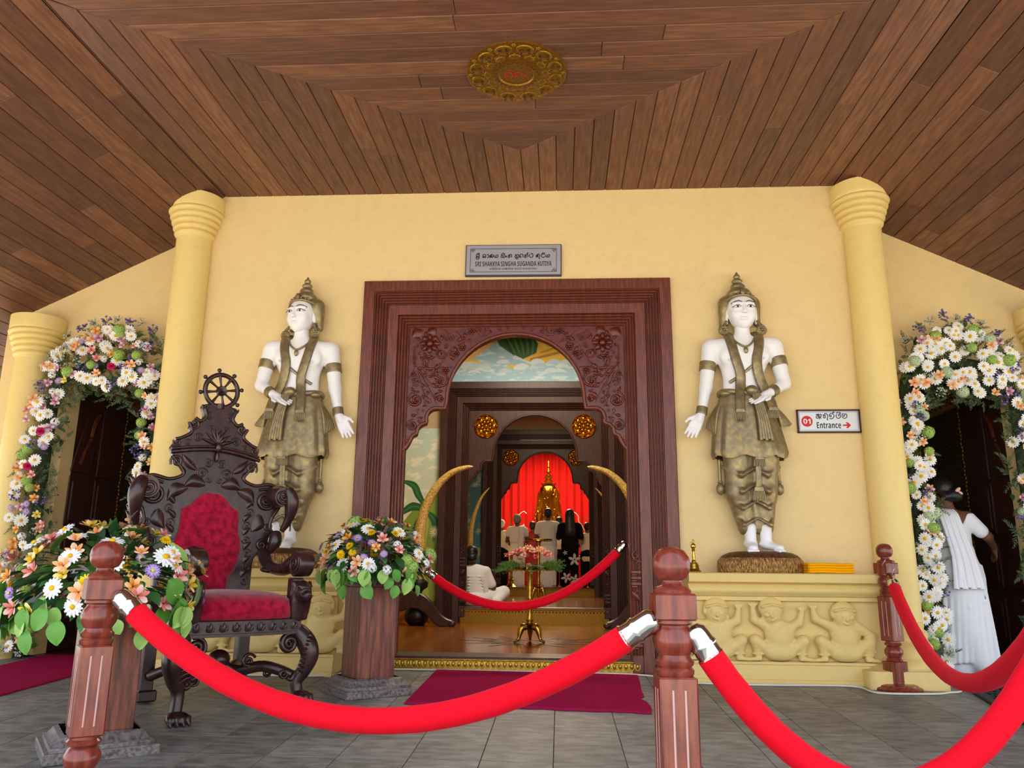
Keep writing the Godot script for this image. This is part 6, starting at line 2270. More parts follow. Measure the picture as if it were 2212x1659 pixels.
# ---------------------------------------------------------------- side doors
func door_leaf(called: String, at: Vector3, turn: float, flip: bool) -> void:
	var o := struct_root(called)
	o.position = at
	o.rotation.y = turn
	var w: Material = M.inner_wood
	var g := Geo.new()
	g.box(Vector3(0.5, 1.22, -0.025), Vector3(1.0, 2.42, 0.04), 0.004)
	part(o, "door_board", g, w)
	for c in 2:
		var x := 0.29 + c * 0.42
		for r in [[0.16, 0.56], [0.64, 1.04], [1.12, 1.58]]:
			g = Geo.new()
			g.box(Vector3(x, (r[0] + r[1]) * 0.5, 0.0), Vector3(0.33, r[1] - r[0], 0.02), 0.008)
			g.box(Vector3(x, (r[0] + r[1]) * 0.5, 0.008), Vector3(0.25, r[1] - r[0] - 0.08, 0.024), 0.010)
			part(o, "raised_panel", g, w)
		g = Geo.new()
		var s := 1.0 if c == 0 else -1.0
		g.prism(P2([x - s * 0.165, 1.62, x + s * 0.165, 1.62, x + s * 0.165, 2.28, x + s * 0.08, 2.26, x - s * 0.02, 2.16, x - s * 0.06, 2.0, x - s * 0.10, 1.9, x - s * 0.13, 1.78]), 0.0, 0.014, 0.006)
		part(o, "raised_panel", g, w)
	# pale carved plume
	g = Geo.new()
	var px := 0.36 if not flip else 0.64
	var sg := 1.0 if not flip else -1.0
	for k in 3:
		g.vine(V2([px + sg * (0.12 - k * 0.018), 2.22 - k * 0.01, px + sg * (0.06 - k * 0.02), 2.12, px + sg * (0.02 - k * 0.015), 1.98]), 0.012, 0.008, 0.02, 0.8)
		g.vine(V2([px - sg * (0.0 + k * 0.014), 1.92, px - sg * (0.05 + k * 0.012), 1.84, px - sg * (0.10 + k * 0.016), 1.70]), 0.009, 0.006, 0.02, 0.8)
	g.ball(Vector3(px, 1.95, 0.02), Vector3(0.03, 0.02, 0.014), 10, 6)
	part(o, "carved_plume", g, tri(paint(hexc("e8d2b8"), 0.35), M.stand_wood.albedo_texture, Vector3.ONE), "pale highlighted carving")
	g = Geo.new()
	var ex := 0.985 if not flip else 0.015
	for i in 60:
		g.ball(Vector3(ex + 0.008 * sin(i * 1.6), 0.1 + i * 0.0385, 0.004), Vector3(0.010, 0.019, 0.010), 6, 4)
	part(o, "bead_trim", g, M.old_brass).set_meta("kind", "stuff")


func passages() -> void:
	for s in [-1, 1]:
		var xo: float = -4.26 if s < 0 else 4.40
		var xi: float = -3.24 if s < 0 else 3.36
		var g := Geo.new()
		g.box(Vector3(xo + s * 0.06, 1.5, -2.1), Vector3(0.12, 3.1, 3.1))
		structure("wall_passage_outer_left" if s < 0 else "wall_passage_outer_right", g, M.inside_wall)
		g = Geo.new()
		g.box(Vector3(xi - s * 0.06, 1.5, -2.1), Vector3(0.12, 3.1, 3.1))
		structure("wall_passage_inner_left" if s < 0 else "wall_passage_inner_right", g, M.inside_wall)
		g = Geo.new()
		g.box(Vector3((xo + xi) * 0.5, 1.5, -3.6), Vector3(1.4, 3.1, 0.12))
		structure("wall_passage_end_left" if s < 0 else "wall_passage_end_right", g, M.inside_wall)
		g = Geo.new()
		g.box(Vector3((xo + xi) * 0.5, 3.05, -2.1), Vector3(1.4, 0.1, 3.1))
		structure("ceiling_passage_left" if s < 0 else "ceiling_passage_right", g, M.inside_wall)
		g = Geo.new()
		g.box(Vector3((xo + xi) * 0.5, -0.02, -2.05), Vector3(1.4, 0.08, 3.3))
		structure("floor_passage_left" if s < 0 else "floor_passage_right", g, M.inner_wood)
		# embossed brass wall covering with a lattice band
		g = Geo.new()
		g.box(Vector3(xo - s * 0.012, 1.22, -2.5), Vector3(0.02, 2.4, 2.0), 0.002)
		g.box(Vector3(xo - s * 0.012, 2.80, -2.5), Vector3(0.02, 0.42, 2.0), 0.002)
		solo("brass_wall_sheet", g, M.patina, "dark patinated metal wall sheet inside the left-hand flower arch" if s < 0 else "dark patinated metal wall sheet inside the right-hand daisy arch", "wall sheet")
		var o := thing("lattice_band", "gilt openwork band on the wall inside the left-hand arch" if s < 0 else "gilt openwork band on the wall inside the right-hand arch", "moulding", Vector3(xo - s * 0.024, 2.50, -1.5))
		g = Geo.new()
		g.box(Vector3(0, -0.075, -0.9), Vector3(0.03, 0.014, 1.9))
		g.box(Vector3(0, 0.075, -0.9), Vector3(0.03, 0.014, 1.9))
		part(o, "rail", g, M.brass_world)
		g = Geo.new()
		g.xf = Transform3D(Basis(Vector3.UP, -s * PI * 0.5), Vector3.ZERO)
		for i in 17:
			g.curl(Vector2(i * 0.11 * (1.0 if s < 0 else -1.0), 0.0), 0.052, 0.5, 1.3, 0.009, 0.006, 1.0)
		part(o, "openwork", g, M.gilt).set_meta("kind", "stuff")
	door_leaf("door_1", Vector3(-4.20, 0.02, -0.46), PI * 0.5, false)
	door_leaf("door_2", Vector3(4.36, 0.02, -1.48), -PI * 0.5, true)
	var g := Geo.new()
	g.box(Vector3(0, 0, 0), Vector3(0.02, 0.52, 0.42), 0.004)
	solo("yellow_picture", g, paint(hexc("f0b400"), 0.5), "plain yellow panel hung on the dark wall inside the right-hand arch", "picture", "", Vector3(4.37, 2.0, -2.62))
var BLOOM := {}


func lin(s: String) -> Color:
	return hexc(s).srgb_to_linear()


# n petals round the middle, each a small cupped sheet; colours at root and tip
func petals(g: Geo, n: int, r0: float, r1: float, w: float, lift: float, droop: float, root: Color, tip: Color, off := 0.0, jit := 0.0) -> void:
	for i in n:
		var a := TAU * (i + off) / n + rng.randf_range(-jit, jit)
		var d := Vector3(cos(a), sin(a), 0)
		var s := Vector3(-sin(a), cos(a), 0)
		var base := g.v.size()
		for k in 4:
			var t := k / 3.0
			var r := lerpf(r0, r1, t)
			var ww: float = w * [0.45, 0.95, 1.0, 0.35][k]
			var z := lift * t - droop * t * t
			g.col = root.lerp(tip, t)
			for q in [-1, 1]:
				g.put(g.xf * (d * r + s * ww * q * 0.5 + Vector3(0, 0, z + 0.06 * w)), (g.xf.basis * (Vector3(0, 0, 1) - d * (lift - droop) + s * q * 0.25)).normalized())
		for k in 3:
			var b := base + k * 2
			g.ix.append_array(PackedInt32Array([b, b + 1, b + 2, b + 1, b + 3, b + 2]))
	g.col = Color.WHITE


func fix(g: Geo) -> Geo:
	# winding follows the normals
	for k in range(0, g.ix.size(), 3):
		var a := g.ix[k]
		var b := g.ix[k + 1]
		var d := g.ix[k + 2]
		if (g.v[d] - g.v[a]).cross(g.v[b] - g.v[a]).dot(g.n[a]) < 0:
			g.ix[k + 1] = d
			g.ix[k + 2] = b
	return g


func make_blooms() -> void:
	M.petal = paint(Color.WHITE, 0.65, 0.0, 0.3)
	M.petal.backlight_enabled = true
	M.petal.backlight = Color(0.25, 0.25, 0.25)
	M.leaf = paint(Color.WHITE, 0.45, 0.0, 0.45)
	M.leaf.backlight_enabled = true
	M.leaf.backlight = Color(0.2, 0.25, 0.1)
	var g := Geo.new()
	petals(g, 15, 0.010, 0.050, 0.0155, 0.006, 0.010, lin("f3f2ea"), lin("fbfbfa"), 0.0, 0.06)
	petals(g, 9, 0.010, 0.044, 0.015, 0.014, 0.010, lin("f3f2ea"), lin("f7f7f6"), 0.4, 0.1)
	g.col = lin("e9b512")
	g.ball(Vector3(0, 0, 0.006), Vector3(0.0125, 0.0125, 0.0075), 10, 5)
	g.col = Color.WHITE
	BLOOM.daisy = fix(g).mesh()
	g = Geo.new()
	for k in 3:
		petals(g, 14, 0.004, 0.034 - k * 0.008, 0.0095, 0.004 + k * 0.008, 0.006 - k * 0.002, lin("e8b200"), lin("f6d41a"), k * 0.4, 0.08)
	g.col = lin("d99a10")
	g.ball(Vector3(0, 0, 0.008), Vector3(0.008, 0.008, 0.006), 8, 4)
	BLOOM.yellow_mum = fix(g).mesh()
	for c in [["peach_lily", "f2b27c", "f4d6bd", "e88d3e"], ["pink_lily", "e58a86", "f3cfc6", "d06a50"], ["orange_lily", "eba044", "f3c98e", "c96a24"], ["yellow_lily", "ecc93c", "f6e9a8", "dca922"], ["mauve_lily", "c98aa2", "ecd6df", "b06a80"], ["red_lily", "c4383e", "e07a70", "a82a30"]]:
		g = Geo.new()
		petals(g, 3, 0.004, 0.040, 0.026, 0.026, 0.006, lin(c[1]), lin(c[2]), 0.0, 0.08)
		petals(g, 3, 0.004, 0.038, 0.019, 0.032, 0.008, lin(c[3]), lin(c[1]), 0.5, 0.08)
		g.col = lin(c[3])
		for k in 5:
			g.tube(PackedVector3Array([Vector3(0, 0, 0.004), Vector3(cos(k * 1.26) * 0.008, sin(k * 1.26) * 0.008, 0.030)]), 0.0012, 4, false)
		g.col = Color.WHITE
		BLOOM[c[0]] = fix(g).mesh()
	g = Geo.new()
	petals(g, 20, 0.008, 0.032, 0.0065, 0.008, 0.006, lin("b99ad8"), lin("9a78c6"), 0.0, 0.1)
	petals(g, 14, 0.008, 0.026, 0.0065, 0.014, 0.006, lin("c9b2e2"), lin("ae90d2"), 0.5, 0.1)
	g.col = lin("e3c64a")
	g.ball(Vector3(0, 0, 0.007), Vector3(0.008, 0.008, 0.005), 8, 4)
	BLOOM.lilac_aster = fix(g).mesh()
	for c in [["green_hydrangea", "b9d77a", "8fb24a"], ["pale_hydrangea", "d6e3c0", "a9c592"], ["blue_hydrangea", "c3d6d8", "9cb9c0"]]:
		g = Geo.new()
		for i in 70:
			var y := 1.0 - (i + 0.5) / 70.0 * 1.25
			var r := sqrt(maxf(1.0 - y * y, 0.0))
			var a := i * 2.39996
			var d := Vector3(cos(a) * r, sin(a) * r, y)
			g.xf = Transform3D(Basis.looking_at(-d, Vector3(0.1, 0.95, 0.3)), d * 0.055 * rng.randf_range(0.93, 1.05))
			petals(g, 4, 0.001, 0.0105, 0.0115, 0.002, 0.0, lin(c[2]), lin(c[1]), rng.randf(), 0.1)
		g.xf = Transform3D.IDENTITY
		g.col = lin(c[2]).darkened(0.35)
		g.ball(Vector3(0, 0, 0), Vector3(0.05, 0.05, 0.05), 10, 6)
		BLOOM[c[0]] = fix(g).mesh()
	g = Geo.new()
	for i in 16:
		var y := 1.0 - (i + 0.5) / 16.0
		var r := sqrt(1.0 - y * y)
		var d := Vector3(cos(i * 2.4) * r, sin(i * 2.4) * r, y)
		g.xf = Transform3D(Basis.looking_at(-d, Vector3(0.1, 0.95, 0.3)), d * 0.03)
		petals(g, 7, 0.001, 0.0125, 0.006, 0.003, 0.001, lin("f0f0ea"), lin("fafafa"), rng.randf(), 0.1)
	g.xf = Transform3D.IDENTITY
	BLOOM.white_cluster = fix(g).mesh()
	g = Geo.new()
	for i in 22:
		var d := Vector3(rng.randf_range(-1, 1), rng.randf_range(-1, 1), rng.randf_range(-0.2, 1)).normalized()
		g.col = lin(["6a5fa8", "8a7cc0", "574d8c"][i % 3])
		g.ball(d * rng.randf_range(0.025, 0.055), Vector3(0.008, 0.008, 0.008), 5, 3)
		g.col = lin("4c5a3a")
		g.tube(PackedVector3Array([Vector3.ZERO, d * 0.045]), 0.0012, 3, false)
	g.col = Color.WHITE
	BLOOM.violet_spray = fix(g).mesh()
	g = Geo.new()
	for i in 24:
		var d := Vector3(rng.randf_range(-1, 1), rng.randf_range(-1, 1), rng.randf_range(-0.2, 1)).normalized()
		g.col = lin(["c9cfc0", "dfe3d8", "aab39e"][i % 3])
		g.ball(d * rng.randf_range(0.025, 0.06), Vector3(0.0055, 0.0055, 0.0055), 5, 3)
		g.col = lin("55633f")
		g.tube(PackedVector3Array([Vector3.ZERO, d * 0.05]), 0.001, 3, false)
	g.col = Color.WHITE
	BLOOM.grey_spray = fix(g).mesh()
	g = Geo.new()
	for k in 4:
		petals(g, 5, 0.002, 0.030 - k * 0.006, 0.030 - k * 0.005, 0.012 + k * 0.012, 0.004, lin("b01048"), lin("e0246a"), k * 0.37, 0.1)
	BLOOM.magenta_rose = fix(g).mesh()
	g = Geo.new()
	var rows := []
	for i in 8:
		var t := i / 7.0
		var row := PackedVector3Array()
		var ww := 0.026 * pow(sin(PI * clampf(t * 0.94 + 0.04, 0, 1)), 0.75) + 0.0006
		for k in 5:
			var u := (k - 2) * 0.5
			row.append(Vector3(u * ww * 2.0, t * 0.12, 0.012 * absf(u) - 0.05 * t * t))
		rows.append(row)
	g.col = lin("5f9a3c")
	g.grid(rows)
	BLOOM.leaf = g.mesh()
	var g2 := Geo.new()
	g2.col = lin("9cc464")
	g2.grid(rows)
	BLOOM.light_leaf = g2.mesh()
	var g3 := Geo.new()
	g3.col = lin("3c6e34")
	g3.grid(rows)
	BLOOM.dark_leaf = g3.mesh()


func bloom(o: Node, kind: String, at: Vector3, dir: Vector3, size := 1.0) -> void:
	var m := MeshInstance3D.new()
	m.name = kind
	m.mesh = BLOOM[kind]
	m.material_override = M.leaf if kind.ends_with("leaf") else M.petal
	var up := Vector3.UP if absf(dir.y) < 0.95 else Vector3.RIGHT
	var b := Basis.looking_at(-dir.normalized(), up) * Basis(Vector3(0, 0, 1), rng.randf() * TAU if not kind.ends_with("leaf") else PI + rng.randf_range(-0.7, 0.7))
	m.transform = Transform3D(b.scaled(Vector3.ONE * size), at)
	o.add_child(m, true)


# feathery greenery: many thin needles on bent stems, one part
func greenery(g: Geo, at: Vector3, dir: Vector3, L: float, tone: Array) -> void:
	dir = dir.normalized()
	var side := dir.cross(Vector3(0, 0, 1) if absf(dir.z) < 0.8 else Vector3.UP).normalized()
	var prev := at
	for i in 9:
		var t := (i + 1) / 9.0
		var p := at + dir * L * t + Vector3(0, -0.10 * L * t * t, 0)
		g.col = lin(tone[i % tone.size()])
		g.tri(prev + side * 0.0015, prev - side * 0.0015, p)
		for s in [-1, 1]:
			var e: Vector3 = p + (side * s * (0.75 - 0.3 * t) + dir * 0.55 + Vector3(rng.randf_range(-0.2, 0.2), rng.randf_range(-0.2, 0.2), rng.randf_range(-0.3, 0.3))) * L * 0.32 * (1.1 - 0.7 * t)
			g.tri(p + dir * 0.004, p - dir * 0.004, e)
			g.tri(p + dir * 0.006 + (e - p) * 0.2, p - dir * 0.006 + (e - p) * 0.2, e + dir * 0.01)
		prev = p
	g.col = Color.WHITE


func broad_leaves(g: Geo, at: Vector3, dir: Vector3, L: float, tone: Array) -> void:
	dir = dir.normalized()
	var side := dir.cross(Vector3(rng.randf_range(-0.3, 0.3), 1, rng.randf_range(-0.3, 0.3))).normalized()
	var nn := side.cross(dir)
	g.col = lin(tone[rng.randi() % tone.size()])
	var rows := []
	for i in 5:
		var t := i / 4.0
		var w: float = [0.05, 0.22, 0.26, 0.16, 0.01][i] * L
		var c := at + dir * L * t - nn * L * 0.25 * t * t
		rows.append(PackedVector3Array([c - side * w + nn * w * 0.25, c, c + side * w + nn * w * 0.25]))
	g.grid(rows)
	g.col = Color.WHITE


func bouquet(called: String, label: String, at: Vector3, R: Vector3, n: int, kinds: Array, size: float, trail: int) -> void:
	var o := thing(called, label, "flowers", at, 0.0, "flower arrangements on pedestals")
	var g := Geo.new()
	for i in 380:
		var y := rng.randf_range(-0.25, 1.0)
		var a := rng.randf() * TAU
		var r := sqrt(maxf(1.0 - y * y, 0.0))
		var d := Vector3(cos(a) * r, y, sin(a) * r)
		broad_leaves(g, d * R * rng.randf_range(0.55, 0.88), d + Vector3(0, -0.5, 0), rng.randf_range(0.06, 0.12), ["2f5a2c", "3f6e34", "4f8440", "284c28"])
	part(o, "foliage", g, M.leaf).set_meta("kind", "stuff")
	for i in n:
		# even spread over the dome, front included, slightly past the rim
		var y := 1.0 - (i + 0.5) / n * 1.18
		var a := i * 2.39996 + rng.randf_range(-0.25, 0.25)
		var r := sqrt(maxf(1.0 - y * y, 0.0))
		var d := Vector3(cos(a) * r, y, sin(a) * r)
		var p := d * R * rng.randf_range(0.90, 1.06)
		var kind: String = kinds[rng.randi() % kinds.size()]
		bloom(o, kind, p, (d + Vector3(rng.randf_range(-0.3, 0.3), rng.randf_range(-0.1, 0.35), rng.randf_range(-0.3, 0.3))).normalized(), size * rng.randf_range(0.85, 1.15))
	for i in trail:
		var a := PI * (0.02 + 0.96 * rng.randf())
		var d := Vector3(cos(a), 0, sin(a))
		var p := Vector3(d.x * R.x, -0.12 * R.y, d.z * R.z) * rng.randf_range(0.85, 1.02)
		var L := rng.randi_range(1, 3)
		for k in L:
			bloom(o, ["leaf", "light_leaf", "leaf"][rng.randi() % 3], p + Vector3(rng.randf_range(-0.03, 0.03), -0.05 * k, rng.randf_range(-0.02, 0.02)), (d + Vector3(0, 0.35, 0)).normalized(), rng.randf_range(0.55, 0.9))


func arch_spot(kind: int, u: float, spread: float) -> Array:
	# a point of the arch band: runs up the left arm, over the top and down the right arm
	var c: Dictionary = [{"l": -4.27, "r": -3.20, "top": 2.60, "wa": 0.17, "wt": 0.33, "bottom": 0.06}, {"l": 3.335, "r": 4.26, "top": 2.56, "wa": 0.125, "wt": 0.33, "bottom": 0.06}][kind]
	var span: float = c.r - c.l
	var arm: float = c.top - 0.35 - c.bottom
	var total := arm * 2.0 + span * 2.4
	var s := u * total
	var ce: Vector2
	var wd: float
	if s < arm:
		ce = Vector2(c.l, c.bottom + s)
		wd = c.wa
		return [ce.x + spread * wd, ce.y, spread]
	if s > arm + span * 2.4:
		ce = Vector2(c.r, c.top - 0.35 - (s - arm - span * 2.4))
		wd = c.wa
		return [ce.x + spread * wd, ce.y, spread]
	var t := (s - arm) / (span * 2.4)
	var x := lerpf(c.l - 0.02, c.r + 0.02, t)
	var y: float = c.top - 0.22 * pow(absf(2.0 * t - 1.0), 2.5)
	return [x, y + spread * float(c.wt) * (0.75 + 0.25 * sin(PI * t)), spread]


func flower_arch(kind: int, label: String, n: int, kinds: Array) -> void:
	var o := thing("flower_arch", label, "flowers", Vector3.ZERO, 0.0, "flower arches over the side doors")
	var g := Geo.new()
	for i in 620:
		var q := arch_spot(kind, rng.randf(), rng.randf_range(-1.15, 1.15))
		var d := Vector3(rng.randf_range(-1, 1), rng.randf_range(-0.8, 1), rng.randf_range(0.0, 0.6))
		greenery(g, Vector3(q[0], q[1], -0.26 + rng.randf_range(-0.05, 0.04)), d, rng.randf_range(0.08, 0.17), ["46583a", "58693f", "37492f", "66774c"])
	for i in 420:
		var q := arch_spot(kind, rng.randf(), rng.randf_range(-1.0, 1.0))
		broad_leaves(g, Vector3(q[0], q[1], -0.27 + rng.randf_range(-0.05, 0.03)), Vector3(rng.randf_range(-1, 1), rng.randf_range(-1, 1), rng.randf_range(0.1, 0.8)), rng.randf_range(0.05, 0.10), ["36512e", "476338", "2c4327", "57763f"])
	part(o, "greenery", g, M.leaf).set_meta("kind", "stuff")
	g = Geo.new()
	var prev := PackedVector3Array()
	for i in 41:
		var q := arch_spot(kind, i / 40.0, 0.0)
		prev.append(Vector3(q[0], q[1] - (0.06 if i == 0 or i == 40 else 0.0), -0.30))
	g.tube(prev, 0.05, 8)
	part(o, "hoop", g, paint(hexc("2c3a24"), 0.9))
	for i in n:
		var u := (i + rng.randf()) / n
		var q := arch_spot(kind, u, rng.randf_range(-0.95, 0.95))
		var bulge := sqrt(maxf(1.0 - float(q[2]) * float(q[2]), 0.0))
		var pool: Array = kinds
		var name: String = pool[rng.randi() % pool.size()]
		bloom(o, name, Vector3(q[0], q[1], -0.22 + 0.11 * bulge + rng.randf_range(-0.02, 0.03)), Vector3(rng.randf_range(-0.55, 0.55) + (0.25 if kind == 0 else -0.25), rng.randf_range(-0.35, 0.35), 1.0).normalized(), rng.randf_range(0.85, 1.2) * (0.8 if name.ends_with("hydrangea") else 1.0))
	# sprigs that stand clear of the top
	for i in 9:
		var q := arch_spot(kind, 0.36 + 0.30 * i / 8.0, 1.05)
		bloom(o, "violet_spray" if i % 2 else "grey_spray", Vector3(q[0], q[1] + 0.03 + 0.05 * rng.randf(), -0.24), Vector3(0, 0.6, 1), 1.1)


func flowers() -> void:
	make_blooms()
	bouquet("flower_bouquet", "domed mixed bouquet with daisies and lilac asters beside the doorway", Vector3(-0.93, 0.80, 0.94), Vector3(0.37, 0.31, 0.35), 120, ["daisy", "daisy", "daisy", "yellow_mum", "yellow_mum", "peach_lily", "peach_lily", "peach_lily", "orange_lily", "lilac_aster", "lilac_aster", "lilac_aster", "green_hydrangea", "pink_lily", "white_cluster", "yellow_mum"], 0.95, 16)
	bouquet("flower_bouquet", "broad bouquet of peach lilies, daisies and leaves behind the left rope post", Vector3(-1.93, 0.62, 2.55), Vector3(0.47, 0.36, 0.40), 130, ["peach_lily", "peach_lily", "peach_lily", "orange_lily", "yellow_lily", "yellow_lily", "pink_lily", "pink_lily", "daisy", "daisy", "daisy", "yellow_mum", "lilac_aster", "peach_lily", "light_leaf", "leaf"], 1.05, 26)
	flower_arch(0, "flower arch of peach and pink lilies and daisies over the left-hand door", 299, ["peach_lily", "peach_lily", "pink_lily", "pink_lily", "orange_lily", "mauve_lily", "mauve_lily", "yellow_lily", "daisy", "daisy", "daisy", "daisy", "white_cluster", "white_cluster", "daisy", "green_hydrangea", "lilac_aster", "peach_lily", "mauve_lily", "violet_spray", "grey_spray"])
	flower_arch(1, "flower arch thick with white daisies over the right-hand door", 299, ["daisy", "daisy", "daisy", "daisy", "daisy", "daisy", "daisy", "daisy", "daisy", "daisy", "peach_lily", "mauve_lily", "green_hydrangea", "violet_spray", "peach_lily", "pale_hydrangea", "grey_spray"])
	# three bright roses in the left arch
	var o := get_node("flower_arch")
	for p in [[-4.20, 1.93], [-4.27, 1.62], [-3.63, 2.52], [-3.14, 1.95]]:
		bloom(o, "magenta_rose", Vector3(p[0], p[1], -0.09), Vector3(0.3, 0, 1), 1.3)
# ---------------------------------------------------------------- people, seen from behind; each faces the shrine (-z)
func person(label: String, at: Vector3, H: float, c: Dictionary) -> Node3D:
	var o := thing("person", label, "person", at, c.get("turn", 0.0), "visitors inside the shrine rooms")
	var cell: float = c.get("cell", 0.017)
	var f := Field.new(Vector3(-0.34, -0.03, -0.42) * H / 1.6, Vector3(0.34, 1.64, 0.26) * H / 1.6, cell)
	var s := H / 1.6
	var sh: float = c.get("shoulder", 0.185)
	f.lump(Vector3(0, 1.485, -0.015) * s, Vector3(0.078, 0.105, 0.095) * s, 0.02)
	f.lump(Vector3(0, 1.44, -0.05) * s, Vector3(0.06, 0.07, 0.06) * s, 0.02)
	f.lump(Vector3(0, 1.455, -0.115) * s, Vector3(0.014, 0.025, 0.018) * s, 0.01)
	for q in [-1, 1]:
		f.lump(Vector3(q * 0.08, 1.475, 0) * s, Vector3(0.014, 0.03, 0.02) * s, 0.008)
	f.limb(Vector3(0, 1.26, 0.02) * s, Vector3(0, 1.42, 0.0) * s, 0.058 * s, 0.05 * s, 0.03)
	f.limb(Vector3(-sh + 0.03, 1.27, 0.02) * s, Vector3(sh - 0.03, 1.27, 0.02) * s, 0.055 * s, 0.055 * s, 0.03)
	f.limb(Vector3(0, 1.18, 0.0) * s, Vector3(0, 0.92, 0.0) * s, 0.135 * s, 0.125 * s, 0.05, Vector3(1, 1, 0.75))
	f.limb(Vector3(0, 0.92, 0.0) * s, Vector3(0, 0.80, 0.01) * s, 0.135 * s, 0.15 * s, 0.05, Vector3(1, 1, 0.8))
	for q in [-1, 1]:
		f.limb(Vector3(q * sh, 1.25, 0.02) * s, Vector3(q * (sh + 0.045), 1.0, 0.0) * s, 0.046 * s, 0.038 * s, 0.02)
		f.limb(Vector3(q * (sh + 0.045), 1.0, 0.0) * s, Vector3(q * 0.09, 1.06, -0.20) * s, 0.037 * s, 0.026 * s, 0.02)
		for k in 4:
			f.limb(Vector3(q * (0.075 - k * 0.008), 1.08, -0.22) * s, Vector3(q * (0.03 - k * 0.004), 1.15 - 0.012 * absf(k - 1.5), -0.245 + k * 0.012) * s, 0.014 * s, 0.009 * s, 0.01)
		f.limb(Vector3(q * 0.07, 1.09, -0.20) * s, Vector3(q * 0.03, 1.13, -0.21) * s, 0.013 * s, 0.010 * s, 0.008)
		f.limb(Vector3(q * 0.085, 0.80, 0.0) * s, Vector3(q * 0.085, 0.43, -0.01) * s, 0.085 * s, 0.055 * s, 0.03)
		f.limb(Vector3(q * 0.085, 0.43, -0.01) * s, Vector3(q * 0.085, 0.06, 0.02) * s, 0.055 * s, 0.034 * s, 0.02)
		f.limb(Vector3(q * 0.085, 0.03, 0.04) * s, Vector3(q * 0.095, 0.025, -0.14) * s, 0.034 * s, 0.026 * s, 0.02)
	var g := Geo.new()
	f.mesh(g)
	part(o, "body", g, c.skin)
	# hair
	g = Geo.new()
	f = Field.new(Vector3(-0.20, 0.95, -0.18) * s, Vector3(0.20, 1.66, 0.22) * s, cell)
	match c.hair:
		"short":
			f.lump(Vector3(0, 1.525, 0.012) * s, Vector3(0.086, 0.085, 0.098) * s, 0.02)
			f.lump(Vector3(0, 1.47, 0.045) * s, Vector3(0.078, 0.075, 0.058) * s, 0.02)
		"long":
			f.lump(Vector3(0, 1.515, 0.02) * s, Vector3(0.096, 0.10, 0.105) * s, 0.02)
			f.limb(Vector3(0, 1.45, 0.06) * s, Vector3(0.01, 1.12, 0.12) * s, 0.10 * s, 0.11 * s, 0.04, Vector3(1, 1, 0.55))
		_:
			f.lump(Vector3(0, 1.52, 0.012) * s, Vector3(0.088, 0.09, 0.10) * s, 0.02)
			f.lump(Vector3(0, 1.45, 0.105) * s, Vector3(0.055, 0.05, 0.045) * s, 0.015)
	f.mesh(g)
	part(o, "hair", g, c.hair_mat)
	# upper garment with sleeves
	g = Geo.new()
	f = Field.new(Vector3(-0.34, 0.62, -0.26) * s, Vector3(0.34, 1.42, 0.26) * s, cell)
	var low: float = c.get("hem", 0.86)
	var fat: float = c.get("fat", 1.0)
	f.limb(Vector3(-sh + 0.04, 1.27, 0.02) * s, Vector3(sh - 0.04, 1.27, 0.02) * s, 0.065 * s, 0.065 * s, 0.03)
	f.limb(Vector3(0, 1.18, 0.0) * s, Vector3(0, 0.98, 0.0) * s, 0.158 * s * fat, 0.15 * s * fat, 0.05, Vector3(1, 1, 0.75))
	f.limb(Vector3(0, 0.98, 0.0) * s, Vector3(0, low, 0.005) * s, 0.15 * s * fat, 0.17 * s * fat, 0.05, Vector3(1, 1, 0.8))
	var sl: float = c.get("sleeve", 0.6)
	for q in [-1, 1]:
		var a := Vector3(q * sh, 1.25, 0.02)
		f.limb(a * s, a.lerp(Vector3(q * (sh + 0.05), 1.0, 0.0), sl) * s, 0.062 * s, 0.055 * s, 0.03)
	f.mesh(g)
	var top := part(o, "top", g, c.top)
	# skirt or trousers
	g = Geo.new()
	f = Field.new(Vector3(-0.30, -0.02, -0.26) * s, Vector3(0.30, 1.0, 0.28) * s, cell)
	if c.bottom == "trousers":
		f.limb(Vector3(0, 0.90, 0.0) * s, Vector3(0, 0.80, 0.01) * s, 0.152 * s, 0.16 * s, 0.04, Vector3(1, 1, 0.85))
		for q in [-1, 1]:
			f.limb(Vector3(q * 0.085, 0.80, 0.0) * s, Vector3(q * 0.09, 0.40, 0.0) * s, 0.098 * s, 0.082 * s, 0.03)
			f.limb(Vector3(q * 0.09, 0.40, 0.0) * s, Vector3(q * 0.095, 0.07, 0.02) * s, 0.082 * s, 0.085 * s, 0.02)
	else:
		f.limb(Vector3(0, 0.92, 0.0) * s, Vector3(0, 0.72, 0.015) * s, 0.155 * s, 0.185 * s, 0.05, Vector3(1, 1, 0.85))
		f.limb(Vector3(0, 0.72, 0.015) * s, Vector3(0, 0.06, 0.02) * s, 0.185 * s, 0.17 * s, 0.05, Vector3(1, 1, 0.8))
		for k in 7:
			var x := (k - 3) * 0.048
			f.limb(Vector3(x * 0.8, 0.75, 0.14) * s, Vector3(x * 1.05, 0.05, 0.135) * s, 0.012 * s, 0.02 * s, 0.02)
	f.mesh(g)
	part(o, "skirt" if c.bottom != "trousers" else "trousers", g, c.low)
	if c.has("sash"):
		g = Geo.new()
		g.tube(Geo.smooth3([Vector3(0.11, 1.30, -0.05) * s, Vector3(0.12, 1.335, 0.05) * s, Vector3(0.11, 1.18, 0.155) * s, Vector3(0.09, 0.95, 0.165) * s, Vector3(0.08, 0.62, 0.20) * s], 4), 0.06 * s, 8, true, 0.25, Vector3(0, 0.2, 1))
		part(o, "shawl_end", g, c.top)
